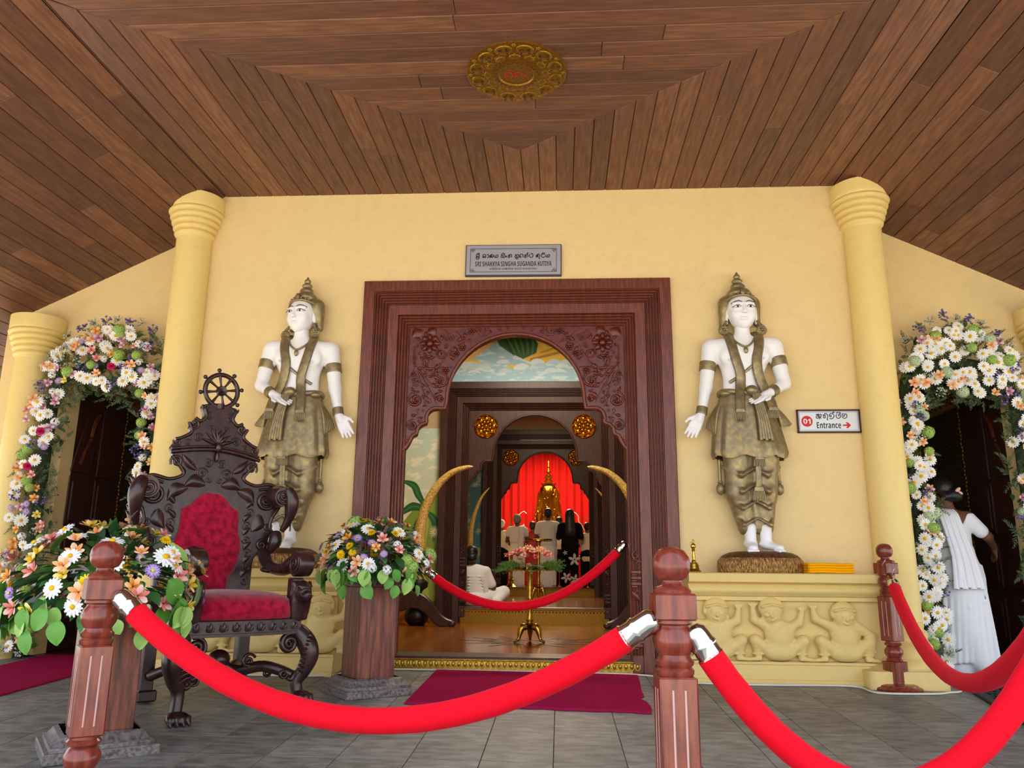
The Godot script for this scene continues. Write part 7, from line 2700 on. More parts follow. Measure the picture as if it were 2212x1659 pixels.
	if c.has("print"):
		# large five-petalled flowers printed on the cloth
		for p in c.print:
			g = Geo.new()
			for k in 5:
				var a: float = TAU * k / 5.0 + p[2]
				g.ball(Vector3(p[0] + cos(a) * p[3] * 0.55, p[1] + sin(a) * p[3] * 0.55, 0.148 - absf(p[0]) * 0.15) * s, Vector3(p[3] * 0.5, p[3] * 0.24, 0.012) * s, 8, 4, Basis(Vector3(0, 0, 1), a))
			part(o, "printed_flower", g, M.cloth_print)
	return o


func visitors() -> void:
	M.skin = paint(hexc("6b452f"), 0.55, 0.0, 0.4)
	M.hair = paint(hexc("120d0c"), 0.45)
	M.grey_hair = paint(hexc("8f8a86"), 0.7)
	M.shirt_white = paint(hexc("e9e6e4"), 0.85, 0.0, 0.2)
	M.shirt_cream = paint(hexc("ded5bf"), 0.85, 0.0, 0.2)
	M.cloth_black = paint(hexc("131216"), 0.85, 0.0, 0.2)
	M.cloth_red = paint(hexc("a83a3c"), 0.85, 0.0, 0.2)
	M.cloth_print = paint(hexc("d8d2cd"), 0.85, 0.0, 0.2)
	var z := -11.7
	person("grey-haired woman in a white sari standing left of the man in white", Vector3(-0.59, T3, z), 1.60, {"skin": M.skin, "hair": "bun", "hair_mat": M.grey_hair, "top": M.shirt_white, "bottom": "skirt", "low": M.white_cloth, "sash": true, "hem": 1.0, "sleeve": 0.45})
	person("person in a red top half hidden behind the man in white", Vector3(-0.27, T3, z - 0.9), 1.50, {"skin": M.skin, "hair": "short", "hair_mat": M.hair, "top": M.cloth_red, "bottom": "skirt", "low": M.cloth_red})
	person("man in a white polo shirt standing before the golden casket", Vector3(0.11, T3, z), 1.74, {"skin": M.skin, "hair": "short", "hair_mat": M.hair, "top": M.shirt_white, "bottom": "skirt", "low": M.white_cloth, "shoulder": 0.20, "fat": 1.12})
	person("dark-haired person seen between the man in white and the long-haired woman", Vector3(0.36, T3, z - 1.0), 1.62, {"skin": M.skin, "hair": "short", "hair_mat": M.hair, "top": M.shirt_white, "bottom": "trousers", "low": M.cloth_black})
	person("woman with long black hair in black flower-printed trousers", Vector3(0.60, T3, z + 0.2), 1.70, {"skin": M.skin, "hair": "long", "hair_mat": M.hair, "top": M.cloth_black, "bottom": "trousers", "low": M.cloth_black, "fat": 1.1, "sleeve": 0.9, "shoulder": 0.195, "print": [[0.09, 0.56, 0.3, 0.13], [-0.08, 0.20, 0.8, 0.11], [0.10, 0.16, 0.1, 0.11], [-0.10, 0.70, 0.6, 0.05]]})
	person("boy in a cream shirt and black trousers at the right of the group", Vector3(0.99, T3, z), 1.43, {"skin": M.skin, "hair": "short", "hair_mat": M.hair, "top": M.shirt_cream, "bottom": "trousers", "low": M.cloth_black, "hem": 0.72})
	person("dark-haired person mostly hidden by the right side of the farthest doorway", Vector3(1.20, T3, z - 0.8), 1.5, {"skin": M.skin, "hair": "short", "hair_mat": M.hair, "top": M.cloth_black, "bottom": "trousers", "low": M.cloth_black})
	person("person in a white cap partly hidden by the left side of the farthest doorway", Vector3(-0.97, T3, z - 0.3), 1.5, {"skin": M.skin, "hair": "short", "hair_mat": M.shirt_white, "top": M.shirt_cream, "bottom": "skirt", "low": M.cloth_black})
	seated_woman()
	walking_woman()


func seated_woman() -> void:
	# sits on the floor of the second room, back to us, knees to the right
	var o := thing("person", "woman in white sitting on the floor behind the second doorway", "person", Vector3(-0.80, T2, -5.15), 0.0, "visitors inside the shrine rooms")
	var f := Field.new(Vector3(-0.40, -0.02, -0.40), Vector3(0.48, 0.90, 0.30), 0.013)
	f.lump(Vector3(-0.10, 0.73, -0.02), Vector3(0.078, 0.10, 0.09), 0.02)
	f.limb(Vector3(-0.06, 0.50, 0.02), Vector3(-0.09, 0.66, 0.0), 0.055, 0.048, 0.03)
	f.limb(Vector3(-0.22, 0.52, 0.02), Vector3(0.12, 0.50, 0.02), 0.052, 0.052, 0.03)
	f.limb(Vector3(-0.04, 0.42, 0.02), Vector3(0.0, 0.12, 0.04), 0.14, 0.16, 0.05, Vector3(1, 1, 0.75))
	f.limb(Vector3(0.13, 0.49, 0.02), Vector3(0.22, 0.27, 0.0), 0.046, 0.04, 0.02)
	f.limb(Vector3(0.22, 0.27, 0.0), Vector3(0.20, 0.20, -0.18), 0.038, 0.028, 0.02)
	hand(f, Vector3(0.20, 0.20, -0.18), Vector3(-0.2, -0.1, -1), Vector3(0, -1, 0), 0.15, 1.0)
	f.limb(Vector3(-0.24, 0.51, 0.02), Vector3(-0.29, 0.28, -0.02), 0.046, 0.04, 0.02)
	f.limb(Vector3(-0.29, 0.28, -0.02), Vector3(-0.12, 0.22, -0.22), 0.038, 0.028, 0.02)
	hand(f, Vector3(-0.12, 0.22, -0.22), Vector3(1, -0.1, -0.4), Vector3(0, -1, 0), 0.15, 1.0)
	f.limb(Vector3(0.08, 0.10, 0.0), Vector3(0.36, 0.19, -0.16), 0.09, 0.065, 0.03)
	f.limb(Vector3(-0.08, 0.10, 0.0), Vector3(-0.20, 0.12, -0.30), 0.09, 0.06, 0.03)
	f.limb(Vector3(0.36, 0.19, -0.16), Vector3(0.26, 0.05, 0.06), 0.055, 0.034, 0.02)
	f.limb(Vector3(0.26, 0.04, 0.06), Vector3(0.36, 0.03, 0.10), 0.032, 0.024, 0.015)
	var g := Geo.new()
	f.mesh(g)
	part(o, "body", g, M.skin)
	g = Geo.new()
	f = Field.new(Vector3(-0.25, 0.55, -0.16), Vector3(0.05, 0.90, 0.22), 0.012)
	f.lump(Vector3(-0.10, 0.765, 0.012), Vector3(0.09, 0.092, 0.102), 0.02)
	f.lump(Vector3(-0.09, 0.68, 0.095), Vector3(0.075, 0.07, 0.06), 0.02)
	f.mesh(g)
	part(o, "hair", g, M.hair)
	g = Geo.new()
	f = Field.new(Vector3(-0.42, -0.02, -0.30), Vector3(0.40, 0.64, 0.30), 0.012)
	f.limb(Vector3(-0.20, 0.51, 0.02), Vector3(0.11, 0.495, 0.02), 0.066, 0.066, 0.03)
	f.limb(Vector3(-0.04, 0.42, 0.025), Vector3(-0.01, 0.20, 0.04), 0.168, 0.17, 0.05, Vector3(1, 1, 0.78))
	f.limb(Vector3(0.12, 0.485, 0.02), Vector3(0.205, 0.31, 0.01), 0.062, 0.058, 0.03)
	f.limb(Vector3(-0.23, 0.50, 0.02), Vector3(-0.285, 0.33, 0.0), 0.062, 0.056, 0.03)
	for k in 6:
		f.limb(Vector3(-0.16, 0.22 + k * 0.04, 0.15), Vector3(0.12, 0.205 + k * 0.042, 0.155), 0.008, 0.008, 0.014)
	f.mesh(g)
	part(o, "blouse", g, M.shirt_white)
	g = Geo.new()
	f = Field.new(Vector3(-0.40, -0.02, -0.42), Vector3(0.50, 0.32, 0.32), 0.013)
	f.lump(Vector3(0.0, 0.11, 0.05), Vector3(0.22, 0.12, 0.19), 0.05)
	f.limb(Vector3(0.08, 0.11, 0.02), Vector3(0.36, 0.20, -0.15), 0.115, 0.085, 0.04)
	f.limb(Vector3(-0.08, 0.11, 0.02), Vector3(-0.20, 0.12, -0.30), 0.11, 0.08, 0.04)
	f.limb(Vector3(0.36, 0.20, -0.15), Vector3(0.28, 0.08, 0.05), 0.085, 0.06, 0.03)
	f.mesh(g)
	part(o, "skirt", g, M.white_cloth)


func walking_woman() -> void:
	var o := thing("person", "woman in a white sari walking in under the daisy arch", "person", Vector3(3.70, 0.0, -0.50), 0.0)
	# local axes: x to the right, -z is the way she walks
	var g := Geo.new()
	var f := Field.new(Vector3(-0.32, 0.0, -0.40), Vector3(0.46, 1.62, 0.36), 0.0115)
	f.lump(Vector3(-0.03, 1.475, -0.03), Vector3(0.075, 0.10, 0.09), 0.02)
	f.lump(Vector3(-0.075, 1.43, -0.07), Vector3(0.05, 0.055, 0.05), 0.02)
	f.lump(Vector3(-0.10, 1.455, -0.095), Vector3(0.012, 0.022, 0.014), 0.01)
	f.lump(Vector3(0.035, 1.455, -0.02), Vector3(0.012, 0.03, 0.02), 0.008)
	f.limb(Vector3(0.0, 1.25, 0.02), Vector3(-0.02, 1.42, 0.0), 0.058, 0.05, 0.03)
	f.limb(Vector3(-0.14, 1.26, 0.02), Vector3(0.14, 1.25, 0.02), 0.056, 0.056, 0.03)
	f.limb(Vector3(0, 1.17, 0.0), Vector3(0.01, 0.92, 0.0), 0.135, 0.125, 0.05, Vector3(1, 1, 0.75))
	f.limb(Vector3(0.01, 0.92, 0.0), Vector3(0.01, 0.78, 0.0), 0.14, 0.155, 0.05, Vector3(1, 1, 0.85))
	# right arm reaches out to the door
	f.limb(Vector3(0.165, 1.235, 0.02), Vector3(0.285, 1.09, 0.03), 0.048, 0.040, 0.02)
	f.limb(Vector3(0.285, 1.09, 0.03), Vector3(0.385, 1.00, -0.08), 0.038, 0.026, 0.02)
	# left arm bent, forearm forward
	f.limb(Vector3(-0.165, 1.245, 0.02), Vector3(-0.225, 1.00, 0.0), 0.048, 0.042, 0.02)
	f.limb(Vector3(-0.225, 1.00, 0.0), Vector3(-0.14, 0.95, -0.2), 0.04, 0.026, 0.02)
	# legs in mid stride
	f.limb(Vector3(-0.07, 0.78, 0.0), Vector3(-0.09, 0.42, -0.15), 0.085, 0.055, 0.03)
	f.limb(Vector3(-0.09, 0.42, -0.15), Vector3(-0.10, 0.09, -0.16), 0.055, 0.034, 0.02)
	f.limb(Vector3(-0.10, 0.06, -0.14), Vector3(-0.11, 0.05, -0.30), 0.034, 0.026, 0.02)
	f.limb(Vector3(0.08, 0.78, 0.0), Vector3(0.09, 0.42, 0.06), 0.085, 0.055, 0.03)
	f.limb(Vector3(0.09, 0.42, 0.06), Vector3(0.12, 0.12, 0.18), 0.055, 0.034, 0.02)
	f.limb(Vector3(0.125, 0.09, 0.19), Vector3(0.14, 0.045, 0.04), 0.036, 0.026, 0.02)
	f.mesh(g)
	var fh := Field.new(Vector3(0.33, 0.86, -0.24), Vector3(0.48, 1.06, -0.03), 0.0055)
	hand(fh, Vector3(0.385, 1.00, -0.08), Vector3(0.25, -0.55, -0.6), Vector3(-0.8, -0.2, -0.3), 0.155, -1.0, 0.5)
	fh.mesh(g)
	fh = Field.new(Vector3(-0.22, 0.86, -0.38), Vector3(-0.02, 1.04, -0.15), 0.0055)
	hand(fh, Vector3(-0.14, 0.95, -0.2), Vector3(0.2, 0.05, -1.0), Vector3(1, 0, 0.2), 0.15, 1.0, 0.4)
	fh.mesh(g)
	part(o, "body", g, M.skin)
	# hair in a low bun with a pink clip
	g = Geo.new()
	f = Field.new(Vector3(-0.16, 1.33, -0.15), Vector3(0.12, 1.62, 0.18), 0.009)
	f.lump(Vector3(-0.025, 1.505, -0.012), Vector3(0.085, 0.088, 0.10), 0.02)
	f.lump(Vector3(0.03, 1.43, 0.08), Vector3(0.065, 0.055, 0.05), 0.02)
	f.limb(Vector3(-0.09, 1.49, 0.02), Vector3(-0.04, 1.42, 0.08), 0.035, 0.03, 0.02)
	f.mesh(g)
	var h := part(o, "hair", g, M.hair)
	g = Geo.new()
	g.ball(Vector3(0.045, 1.475, 0.115), Vector3(0.030, 0.016, 0.014), 10, 6, Basis(Vector3(0, 0, 1), 0.7))
	g.ball(Vector3(0.062, 1.450, 0.118), Vector3(0.022, 0.012, 0.012), 10, 6, Basis(Vector3(0, 0, 1), -0.6))
	part(h, "hair_clip", g, paint(hexc("e8b7a6"), 0.4), "pink hair clip")
	var sari := paint(hexc("eceef4"), 0.8, 0.0, 0.25)
	sari.backlight_enabled = true
	sari.backlight = Color(0.12, 0.12, 0.13)
	# blouse, low cut at the back
	g = Geo.new()
	f = Field.new(Vector3(-0.30, 0.86, -0.22), Vector3(0.36, 1.36, 0.24), 0.010)
	f.limb(Vector3(-0.12, 1.245, 0.015), Vector3(0.12, 1.235, 0.015), 0.060, 0.060, 0.03)
	f.limb(Vector3(0, 1.15, 0.0), Vector3(0.01, 0.96, 0.0), 0.155, 0.148, 0.05, Vector3(1, 1, 0.78))
	f.limb(Vector3(0.15, 1.235, 0.02), Vector3(0.235, 1.135, 0.03), 0.062, 0.058, 0.03)
	f.limb(Vector3(-0.15, 1.24, 0.02), Vector3(-0.20, 1.09, 0.015), 0.062, 0.056, 0.03)
	f.carve(Vector3(0.03, 1.30, 0.13), Vector3(0.095, 0.125, 0.10))
	f.mesh(g)
	part(o, "blouse", g, sari)
	# wrapped skirt with folds, swept back by the stride
	g = Geo.new()
	f = Field.new(Vector3(-0.34, -0.01, -0.36), Vector3(0.34, 1.02, 0.40), 0.0105)
	f.limb(Vector3(0.01, 0.95, 0.0), Vector3(0.01, 0.74, 0.01), 0.158, 0.195, 0.05, Vector3(1, 1, 0.9))
	f.limb(Vector3(0.01, 0.74, 0.01), Vector3(0.0, 0.40, 0.0), 0.195, 0.165, 0.05, Vector3(1, 1, 0.95))
	f.limb(Vector3(0.0, 0.40, 0.0), Vector3(-0.05, 0.05, -0.02), 0.165, 0.15, 0.05, Vector3(1, 1, 1.0))
	f.limb(Vector3(0.03, 0.40, 0.04), Vector3(0.07, 0.10, 0.14), 0.14, 0.10, 0.05)
	f.limb(Vector3(-0.08, 0.35, -0.05), Vector3(-0.12, 0.05, -0.10), 0.12, 0.10, 0.05)
	for k in 9:
		var t := k / 8.0
		f.limb(Vector3(lerpf(-0.14, 0.17, t), 0.80 - 0.05 * sin(t * 5.0), 0.16 - 0.25 * (t - 0.5) * (t - 0.5)), Vector3(lerpf(-0.20, 0.14, t), 0.08 + 0.05 * t, 0.10 + 0.14 * t), 0.010, 0.022, 0.02)
	for k in 5:
		f.limb(Vector3(0.19, 0.62 - k * 0.10, 0.06), Vector3(0.0, 0.52 - k * 0.10, 0.18), 0.012, 0.008, 0.02)
	f.mesh(g)
	part(o, "sari_skirt", g, sari)
	# the loose end falls from the left shoulder down the back
	g = Geo.new()
	for k in 7:
		var x := -0.135 + k * 0.023
		g.tube(Geo.smooth3([Vector3(x * 0.9, 1.29, -0.10), Vector3(x, 1.325, 0.0), Vector3(x + 0.005, 1.27, 0.12), Vector3(x + 0.03, 1.08, 0.165 + 0.006 * (k % 2)), Vector3(x * 1.15 + 0.07, 0.90, 0.185 + 0.008 * (k % 2)), Vector3(x * 1.5 + 0.085, 0.66 + 0.012 * (k % 2), 0.235)], 4), [0.014, 0.014, 0.014, 0.014, 0.014, 0.014, 0.014, 0.014, 0.015, 0.015, 0.016, 0.016, 0.017, 0.018, 0.019, 0.02, 0.021, 0.022, 0.023, 0.024, 0.025], 6, true, 0.6, Vector3(0, 0.1, 1))
	part(o, "sari_end", g, sari)


# ---------------------------------------------------------------- rooms behind the doorway
func tusk(pts: Array, r: float, at_z: float, label: String) -> void:
	var ivory := noise(101, 0.03, 4, FastNoiseLite.TYPE_SIMPLEX_SMOOTH, [hexc("8a6a22"), hexc("c9a552"), hexc("e2c987")], [0.1, 0.5, 0.95]) if not M.has("ivory") else null
	if ivory:
		M.ivory = tri(paint(Color.WHITE, 0.35, 0.0, 0.5), ivory, Vector3(2, 2, 2))
	var o := thing("elephant_tusk", label, "tusk", Vector3(0, 0, at_z), 0.0, "curved tusks on stands")
	var p3 := []
	for i in range(0, pts.size(), 2):
		p3.append(Vector3(pts[i], pts[i + 1], 0))
	var path := Geo.smooth3(p3, 6)
	var rad := []
	for i in path.size():
		var t := float(i) / (path.size() - 1)
		rad.append(maxf(r * pow(1.0 - t, 0.55) * (1.0 + 0.02 * sin(i * 1.7)), r * 0.08))
	var g := Geo.new()
	g.tube(path, rad, 16)
	part(o, "ivory", g, M.ivory)
	g = Geo.new()
	var b: Vector3 = p3[0]
	g.xf = Transform3D(Basis.IDENTITY, Vector3(b.x, 0, 0))
	var fl := T1 if at_z > -4.4 else T2
	g.lathe(P2([0.0, fl, r * 1.1, fl, r * 1.75, fl + 0.06, r * 1.9, fl + 0.13, r * 1.6, fl + 0.22, r * 0.75, fl + 0.28, r * 0.6, fl + 0.40, r * 0.9, fl + 0.44, r * 1.5, fl + 0.47, r * 1.6, fl + 0.53, r * 1.25, fl + 0.56, r * 1.2, b.y + 0.02, r * 1.0, b.y + 0.04]), 20)
	part(o, "socket", g, M.black)


func lion_foot_stand(x: float, s: float, z: float, label: String) -> void:
	var o := thing("tusk_stand", label, "stand", Vector3(x, T1, z), 0.0, "wooden tusk stands")
	var g := Geo.new()
	g.xf = mirror_xf(int(s))
	g.prism(Geo.smooth2(V2([-0.30, 0.34, -0.1, 0.42, 0.08, 0.40, 0.22, 0.30, 0.32, 0.17, 0.42, 0.10, 0.50, 0.07, 0.50, 0.0, 0.34, 0.0, 0.24, 0.06, 0.14, 0.16, 0.0, 0.22, -0.15, 0.18, -0.30, 0.14]), 3), -0.04, 0.04, 0.012)
	part(o, "curved_leg", g, M.throne_wood)
	g = Geo.new()
	g.xf = mirror_xf(int(s))
	for k in 3:
		g.ball(Vector3(0.48, 0.035, (k - 1) * 0.032), Vector3(0.05, 0.036, 0.02), 10, 6)
	part(o, "paw", g, M.throne_wood)


func brass_lamp(label: String, at: Vector3, tray_y: float, tray_r: float, feet: bool) -> Node3D:
	var o := thing("brass_lamp_stand", label, "lamp stand", at, 0.0, "brass lamp stands")
	var h := tray_y - at.y
	var g := Geo.new()
	g.lathe(P2([0.0, h * 0.17, 0.035, h * 0.17, 0.05, h * 0.21, 0.062, h * 0.235, 0.04, h * 0.26, 0.028, h * 0.275, 0.04, h * 0.30, 0.03, h * 0.34, 0.024, h * 0.42, 0.036, h * 0.47, 0.036, h * 0.53, 0.025, h * 0.56, 0.032, h * 0.60, 0.024, h * 0.64, 0.03, h * 0.75, 0.022, h * 0.79, 0.032, h * 0.84, 0.032, h * 0.93, 0.05, h * 0.97, 0.02, h * 0.985]), 20)
	part(o, "stem", g, M.brass)
	g = Geo.new()
	if feet:
		for k in 3:
			g.xf = Transform3D(Basis(Vector3.UP, TAU * k / 3.0 + PI * 0.5), Vector3.ZERO)
			g.tube(Geo.smooth3([Vector3(0.03, h * 0.20, 0), Vector3(0.085, h * 0.20, 0), Vector3(0.11, h * 0.12, 0), Vector3(0.125, h * 0.05, 0), Vector3(0.17, 0.012, 0)], 4), [0.026, 0.03, 0.034, 0.036, 0.036, 0.034, 0.031, 0.028, 0.025, 0.022, 0.019, 0.017, 0.015, 0.014, 0.013, 0.012, 0.012], 10)
			var q := part(o, "leg", g, M.brass)
			g = Geo.new()
	else:
		g.lathe(P2([0.0, 0.0, 0.15, 0.0, 0.155, 0.02, 0.12, 0.04, 0.06, 0.08, 0.045, 0.14, 0.035, h * 0.18]), 24)
		part(o, "foot", g, M.brass)
	g = Geo.new()
	var N := 28
	var rows := []
	for s in [[0.1, h - 0.02], [0.85, h - 0.012], [1.0, h + 0.008], [1.03, h - 0.03]]:
		var ring := PackedVector3Array()
		for k in N * 4:
			var a := TAU * k / (N * 4.0)
			var sc: float = 0.012 * absf(sin(a * N * 0.5)) if s[0] > 1.01 else 0.0
			ring.append(Vector3(cos(a) * tray_r * s[0], s[1] + sc, sin(a) * tray_r * s[0]))
		rows.append(ring)
	g.grid(rows, true)
	part(o, "tray", g, M.brass)
	return o


func shrine() -> void:
	# pleated red curtain
	var g := Geo.new()
	var rows := []
	for i in 2:
		var row := PackedVector3Array()
		for k in 241:
			var t := k / 240.0
			row.append(Vector3(lerpf(-2.4, 2.5, t), 0.42 + i * 3.95, -15.5 + 0.055 * sin(t * 150.0) + 0.02 * sin(t * 61.0)))
		rows.append(row)
	g.grid(rows)
	solo("red_curtain", g, M.curtain, "pleated red curtain hanging behind the golden casket", "curtain")
	# altar
	var o := thing("altar_table", "draped altar table carrying the golden casket", "table", Vector3(0.08, T3, -14.2))
	g = Geo.new()
	g.box(Vector3(0, 0.70, 0), Vector3(2.4, 0.06, 0.9), 0.01)
	part(o, "top", g, M.inner_wood)
	g = Geo.new()
	g.box(Vector3(0, 0.34, 0.02), Vector3(2.3, 0.68, 0.84), 0.01)
	part(o, "body", g, M.curtain)
	g = Geo.new()
	g.box(Vector3(0, 1.0, -0.1), Vector3(0.95, 0.54, 0.6), 0.02)
	g.box(Vector3(0, 1.30, -0.1), Vector3(0.8, 0.10, 0.55), 0.02)
	part(o, "plinth", g, M.brass_world)
	# bell-shaped reliquary hung with chains
	o = thing("golden_casket", "golden bell-shaped relic casket hung with chains before the red curtain", "casket", Vector3(0.085, T3 + 1.35, -14.3))
	g = Geo.new()
	g.lathe(P2([0.0, 0.0, 0.40, 0.0, 0.40, 0.10, 0.33, 0.14, 0.335, 0.30, 0.325, 0.55, 0.30, 0.80, 0.26, 1.0, 0.22, 1.12, 0.16, 1.18, 0.20, 1.20, 0.20, 1.24, 0.10, 1.26, 0.0, 1.27]), 36)
	part(o, "bell", g, M.gilt)
	g = Geo.new()
	g.lathe(P2([0.10, 1.25, 0.12, 1.30, 0.07, 1.34, 0.10, 1.38, 0.11, 1.42, 0.05, 1.47, 0.035, 1.50, 0.075, 1.53, 0.04, 1.57, 0.05, 1.60, 0.025, 1.64, 0.03, 1.68, 0.012, 1.74, 0.018, 1.78, 0.0, 1.84]), 20)
	part(o, "spire", g, M.gilt)
	g = Geo.new()
	for k in 46:
		var a0 := PI * rng.randf_range(0.02, 0.98)
		var da := rng.randf_range(0.25, 0.7)
		var y0 := rng.randf_range(0.45, 1.12)
		var dr := rng.randf_range(0.15, 0.45)
		var p := []
		for i in 9:
			var t := i / 8.0
			var a := a0 + da * (t - 0.5)
			var y := maxf(y0 - dr * 4.0 * t * (1.0 - t), 0.12)
			var r := lerpf(0.345, 0.24, clampf((y - 0.3) / 0.85, 0, 1)) + 0.012
			p.append(Vector3(cos(a) * r, y, sin(a) * r))
		g.tube(Geo.smooth3(p, 2), rng.randf_range(0.008, 0.014), 5)
	part(o, "hung_chains", g, M.gilt).set_meta("kind", "stuff")
	# slim gilt stands with curled branches
	for s in [-1, 1]:
		o = thing("gilt_finial_stand", "slim gilt spire stand left of the casket" if s < 0 else "slim gilt spire stand right of the casket", "stand", Vector3(0.085 + s * 0.98, T3 + 0.73, -14.0), 0.0, "gilt spires on the altar")
		g = Geo.new()
		g.lathe(P2([0.0, 0.0, 0.09, 0.0, 0.09, 0.04, 0.04, 0.08, 0.05, 0.25, 0.07, 0.45, 0.04, 0.52, 0.055, 0.6, 0.03, 0.68, 0.04, 0.75, 0.018, 0.85, 0.0, 1.05]), 16)
		part(o, "spire", g, M.brass)
		g = Geo.new()
		g.tube(Geo.smooth3(V3([-s * 0.02, 0.55, 0, -s * 0.12, 0.75, 0, -s * 0.20, 0.85, 0, -s * 0.22, 1.0, 0, -s * 0.34, 1.1, 0, -s * 0.42, 1.05, 0]), 4), 0.012, 6)
		part(o, "branch", g, paint(hexc("e6d6c8"), 0.4))
	# a lit screen to the right of the casket and a box at the left
	o = thing("altar_screen", "small bright screen beside the casket", "screen", Vector3(0.50, T3 + 1.183, -13.82))
	g = Geo.new()
	g.box(Vector3.ZERO, Vector3(0.36, 0.30, 0.03), 0.006)
	g.box(Vector3(0, -0.30, -0.01), Vector3(0.06, 0.31, 0.03), 0.006)
	part(o, "case", g, M.black)
	g = Geo.new()
	g.quad(Vector3(-0.16, -0.13, 0.017), Vector3(0.16, -0.13, 0.017), Vector3(0.16, 0.13, 0.017), Vector3(-0.16, 0.13, 0.017))
	var lit := paint(hexc("9fb9d6"), 0.3)
	lit.emission_enabled = true
	lit.emission = hexc("a8c4e4")
	lit.emission_energy_multiplier = 0.7
	part(o, "display", g, lit)
	g = Geo.new()
	g.box(Vector3(-0.85, T3 + 0.912, -14.0), Vector3(0.36, 0.36, 0.3), 0.01)
	solo("offering_box", g, paint(hexc("e0b878"), 0.5), "pale wooden box on the left of the altar", "box")


func star_inlay() -> void:
	var o := thing("star_inlay", "dark star inlaid in the wooden floor round the brass lamp stand", "inlay", Vector3(0.07, T1 + 0.0005, -1.75))
	for i in 24:
		var a := TAU * i / 24.0
		var d := Vector2(cos(a), sin(a))
		var s := Vector2(-d.y, d.x)
		var L := 0.72 if i % 2 == 0 else 0.5
		var g := Geo.new()
		g.xf = Transform3D(Basis(Vector3(1, 0, 0), Vector3(0, 0, 1), Vector3(0, -1, 0)), Vector3.ZERO)
		var p0 := d * 0.10
		g.prism(PackedVector2Array([p0, d * L * 0.4 + s * 0.05, d * L, d * L * 0.4 - s * 0.05]), 0.0, -0.0015)
		part(o, "ray", g, M.inlay)


func lit_panel(label: String, at: Vector3, size: Vector2, energy: float, col: Color) -> void:
	var o := thing("ceiling_light", label, "light", at, 0.0, "ceiling lights inside")
	var g := Geo.new()
	g.box(Vector3(0, -0.01, 0), Vector3(size.x + 0.06, 0.04, size.y + 0.06), 0.006)
	part(o, "frame", g, M.white_cloth)
	g = Geo.new()
	g.box(Vector3(0, -0.034, 0), Vector3(size.x, 0.01, size.y), 0.002)
	var m := paint(hexc("fff4e0"), 0.5)
	m.emission_enabled = true
	m.emission = col
	m.emission_energy_multiplier = 1.5
	part(o, "diffuser", g, m)
	var l := AreaLight3D.new()
	l.name = "panel_light"
	l.area_size = size
	l.area_normalize_energy = true
	l.light_color = col
	l.light_energy = energy
	l.shadow_enabled = true
	l.area_range = 20.0
	o.add_child(l)
	l.position = Vector3(0, -0.06, 0)
	l.rotation.x = -PI * 0.5


func inside() -> void:
	lit_panel("flat ceiling light in the first room", Vector3(0, 4.11, -2.6), Vector2(1.2, 1.2), 3.6, Color(1.0, 0.93, 0.82))
	lit_panel("flat ceiling light in the second room", Vector3(0, 4.11, -7.6), Vector2(1.0, 1.0), 2.0, Color(1.0, 0.9, 0.76))
	lit_panel("flat ceiling light over the altar", Vector3(0.08, 4.11, -13.6), Vector2(1.4, 0.8), 7.5, Color(1.0, 0.9, 0.74))
	star_inlay()
	shrine()
	var L1 := [-1.455, 0.62, -1.457, 1.017, -1.449, 1.314, -1.386, 1.586, -1.24, 1.86, -1.06, 2.033, -0.876, 2.107, -0.771, 2.12]
	tusk(L1, 0.085, -3.9, "large curved tusk beside the left of the second doorway")
	var R1 := []
	for i in range(0, L1.size(), 2):
		R1.append_array([-L1[i] - 0.03, L1[i + 1]])
	tusk(R1, 0.085, -3.9, "large curved tusk beside the right of the second doorway")
	var L2 := [-1.31, 1.10, -1.30, 1.39, -1.278, 1.607, -1.213, 1.866, -1.104, 2.127, -0.949, 2.32]
	tusk(L2, 0.06, -8.5, "smaller curved tusk left of the farthest doorway")
	var R2 := []
	for i in range(0, L2.size(), 2):
		R2.append_array([-L2[i] + 0.10, L2[i + 1]])
	tusk(R2, 0.06, -8.5, "smaller curved tusk right of the farthest doorway")
	lion_foot_stand(-1.46, 1.0, -3.72, "dark wooden stand with a lion-paw foot below the left tusk")
	lion_foot_stand(1.44, -1.0, -3.72, "dark wooden stand with a lion-paw foot below the right tusk")
	var o := brass_lamp("brass tripod lamp stand with a flower tray in the first room", Vector3(0.075, T1, -1.62), 0.80, 0.215, true)
	for k in 44:
		var a := rng.randf() * TAU
		var r := 0.25 * sqrt(rng.randf())
		bloom(o, ["peach_lily", "pink_lily", "peach_lily", "red_lily", "orange_lily"][rng.randi() % 5] if r < 0.2 else ["pink_lily", "red_lily"][k % 2], Vector3(cos(a) * r, 0.78 + 0.10 * (1.0 - r * r / 0.08) + rng.randf_range(0, 0.04), sin(a) * r), Vector3(cos(a) * 0.6, 0.8, sin(a) * 0.6 + 0.4), rng.randf_range(0.7, 0.95))
	var g := Geo.new()
	for k in 90:
		var a := rng.randf() * TAU
		greenery(g, Vector3(cos(a) * 0.17, 0.74, sin(a) * 0.17), Vector3(cos(a), rng.randf_range(-0.35, 0.4), sin(a)), rng.randf_range(0.1, 0.2), ["5f8a3c", "4a7434", "78a050"])
	part(o, "fern_fronds", g, M.leaf).set_meta("kind", "stuff")
	brass_lamp("tall brass lamp stand with a wide cup in the second room", Vector3(0.03, T2, -6.6), 1.28, 0.22, true)
	brass_lamp("brass lamp stand left of the step to the shrine room", Vector3(-0.66, T3, -10.8), 1.15, 0.16, false)
	visitors()
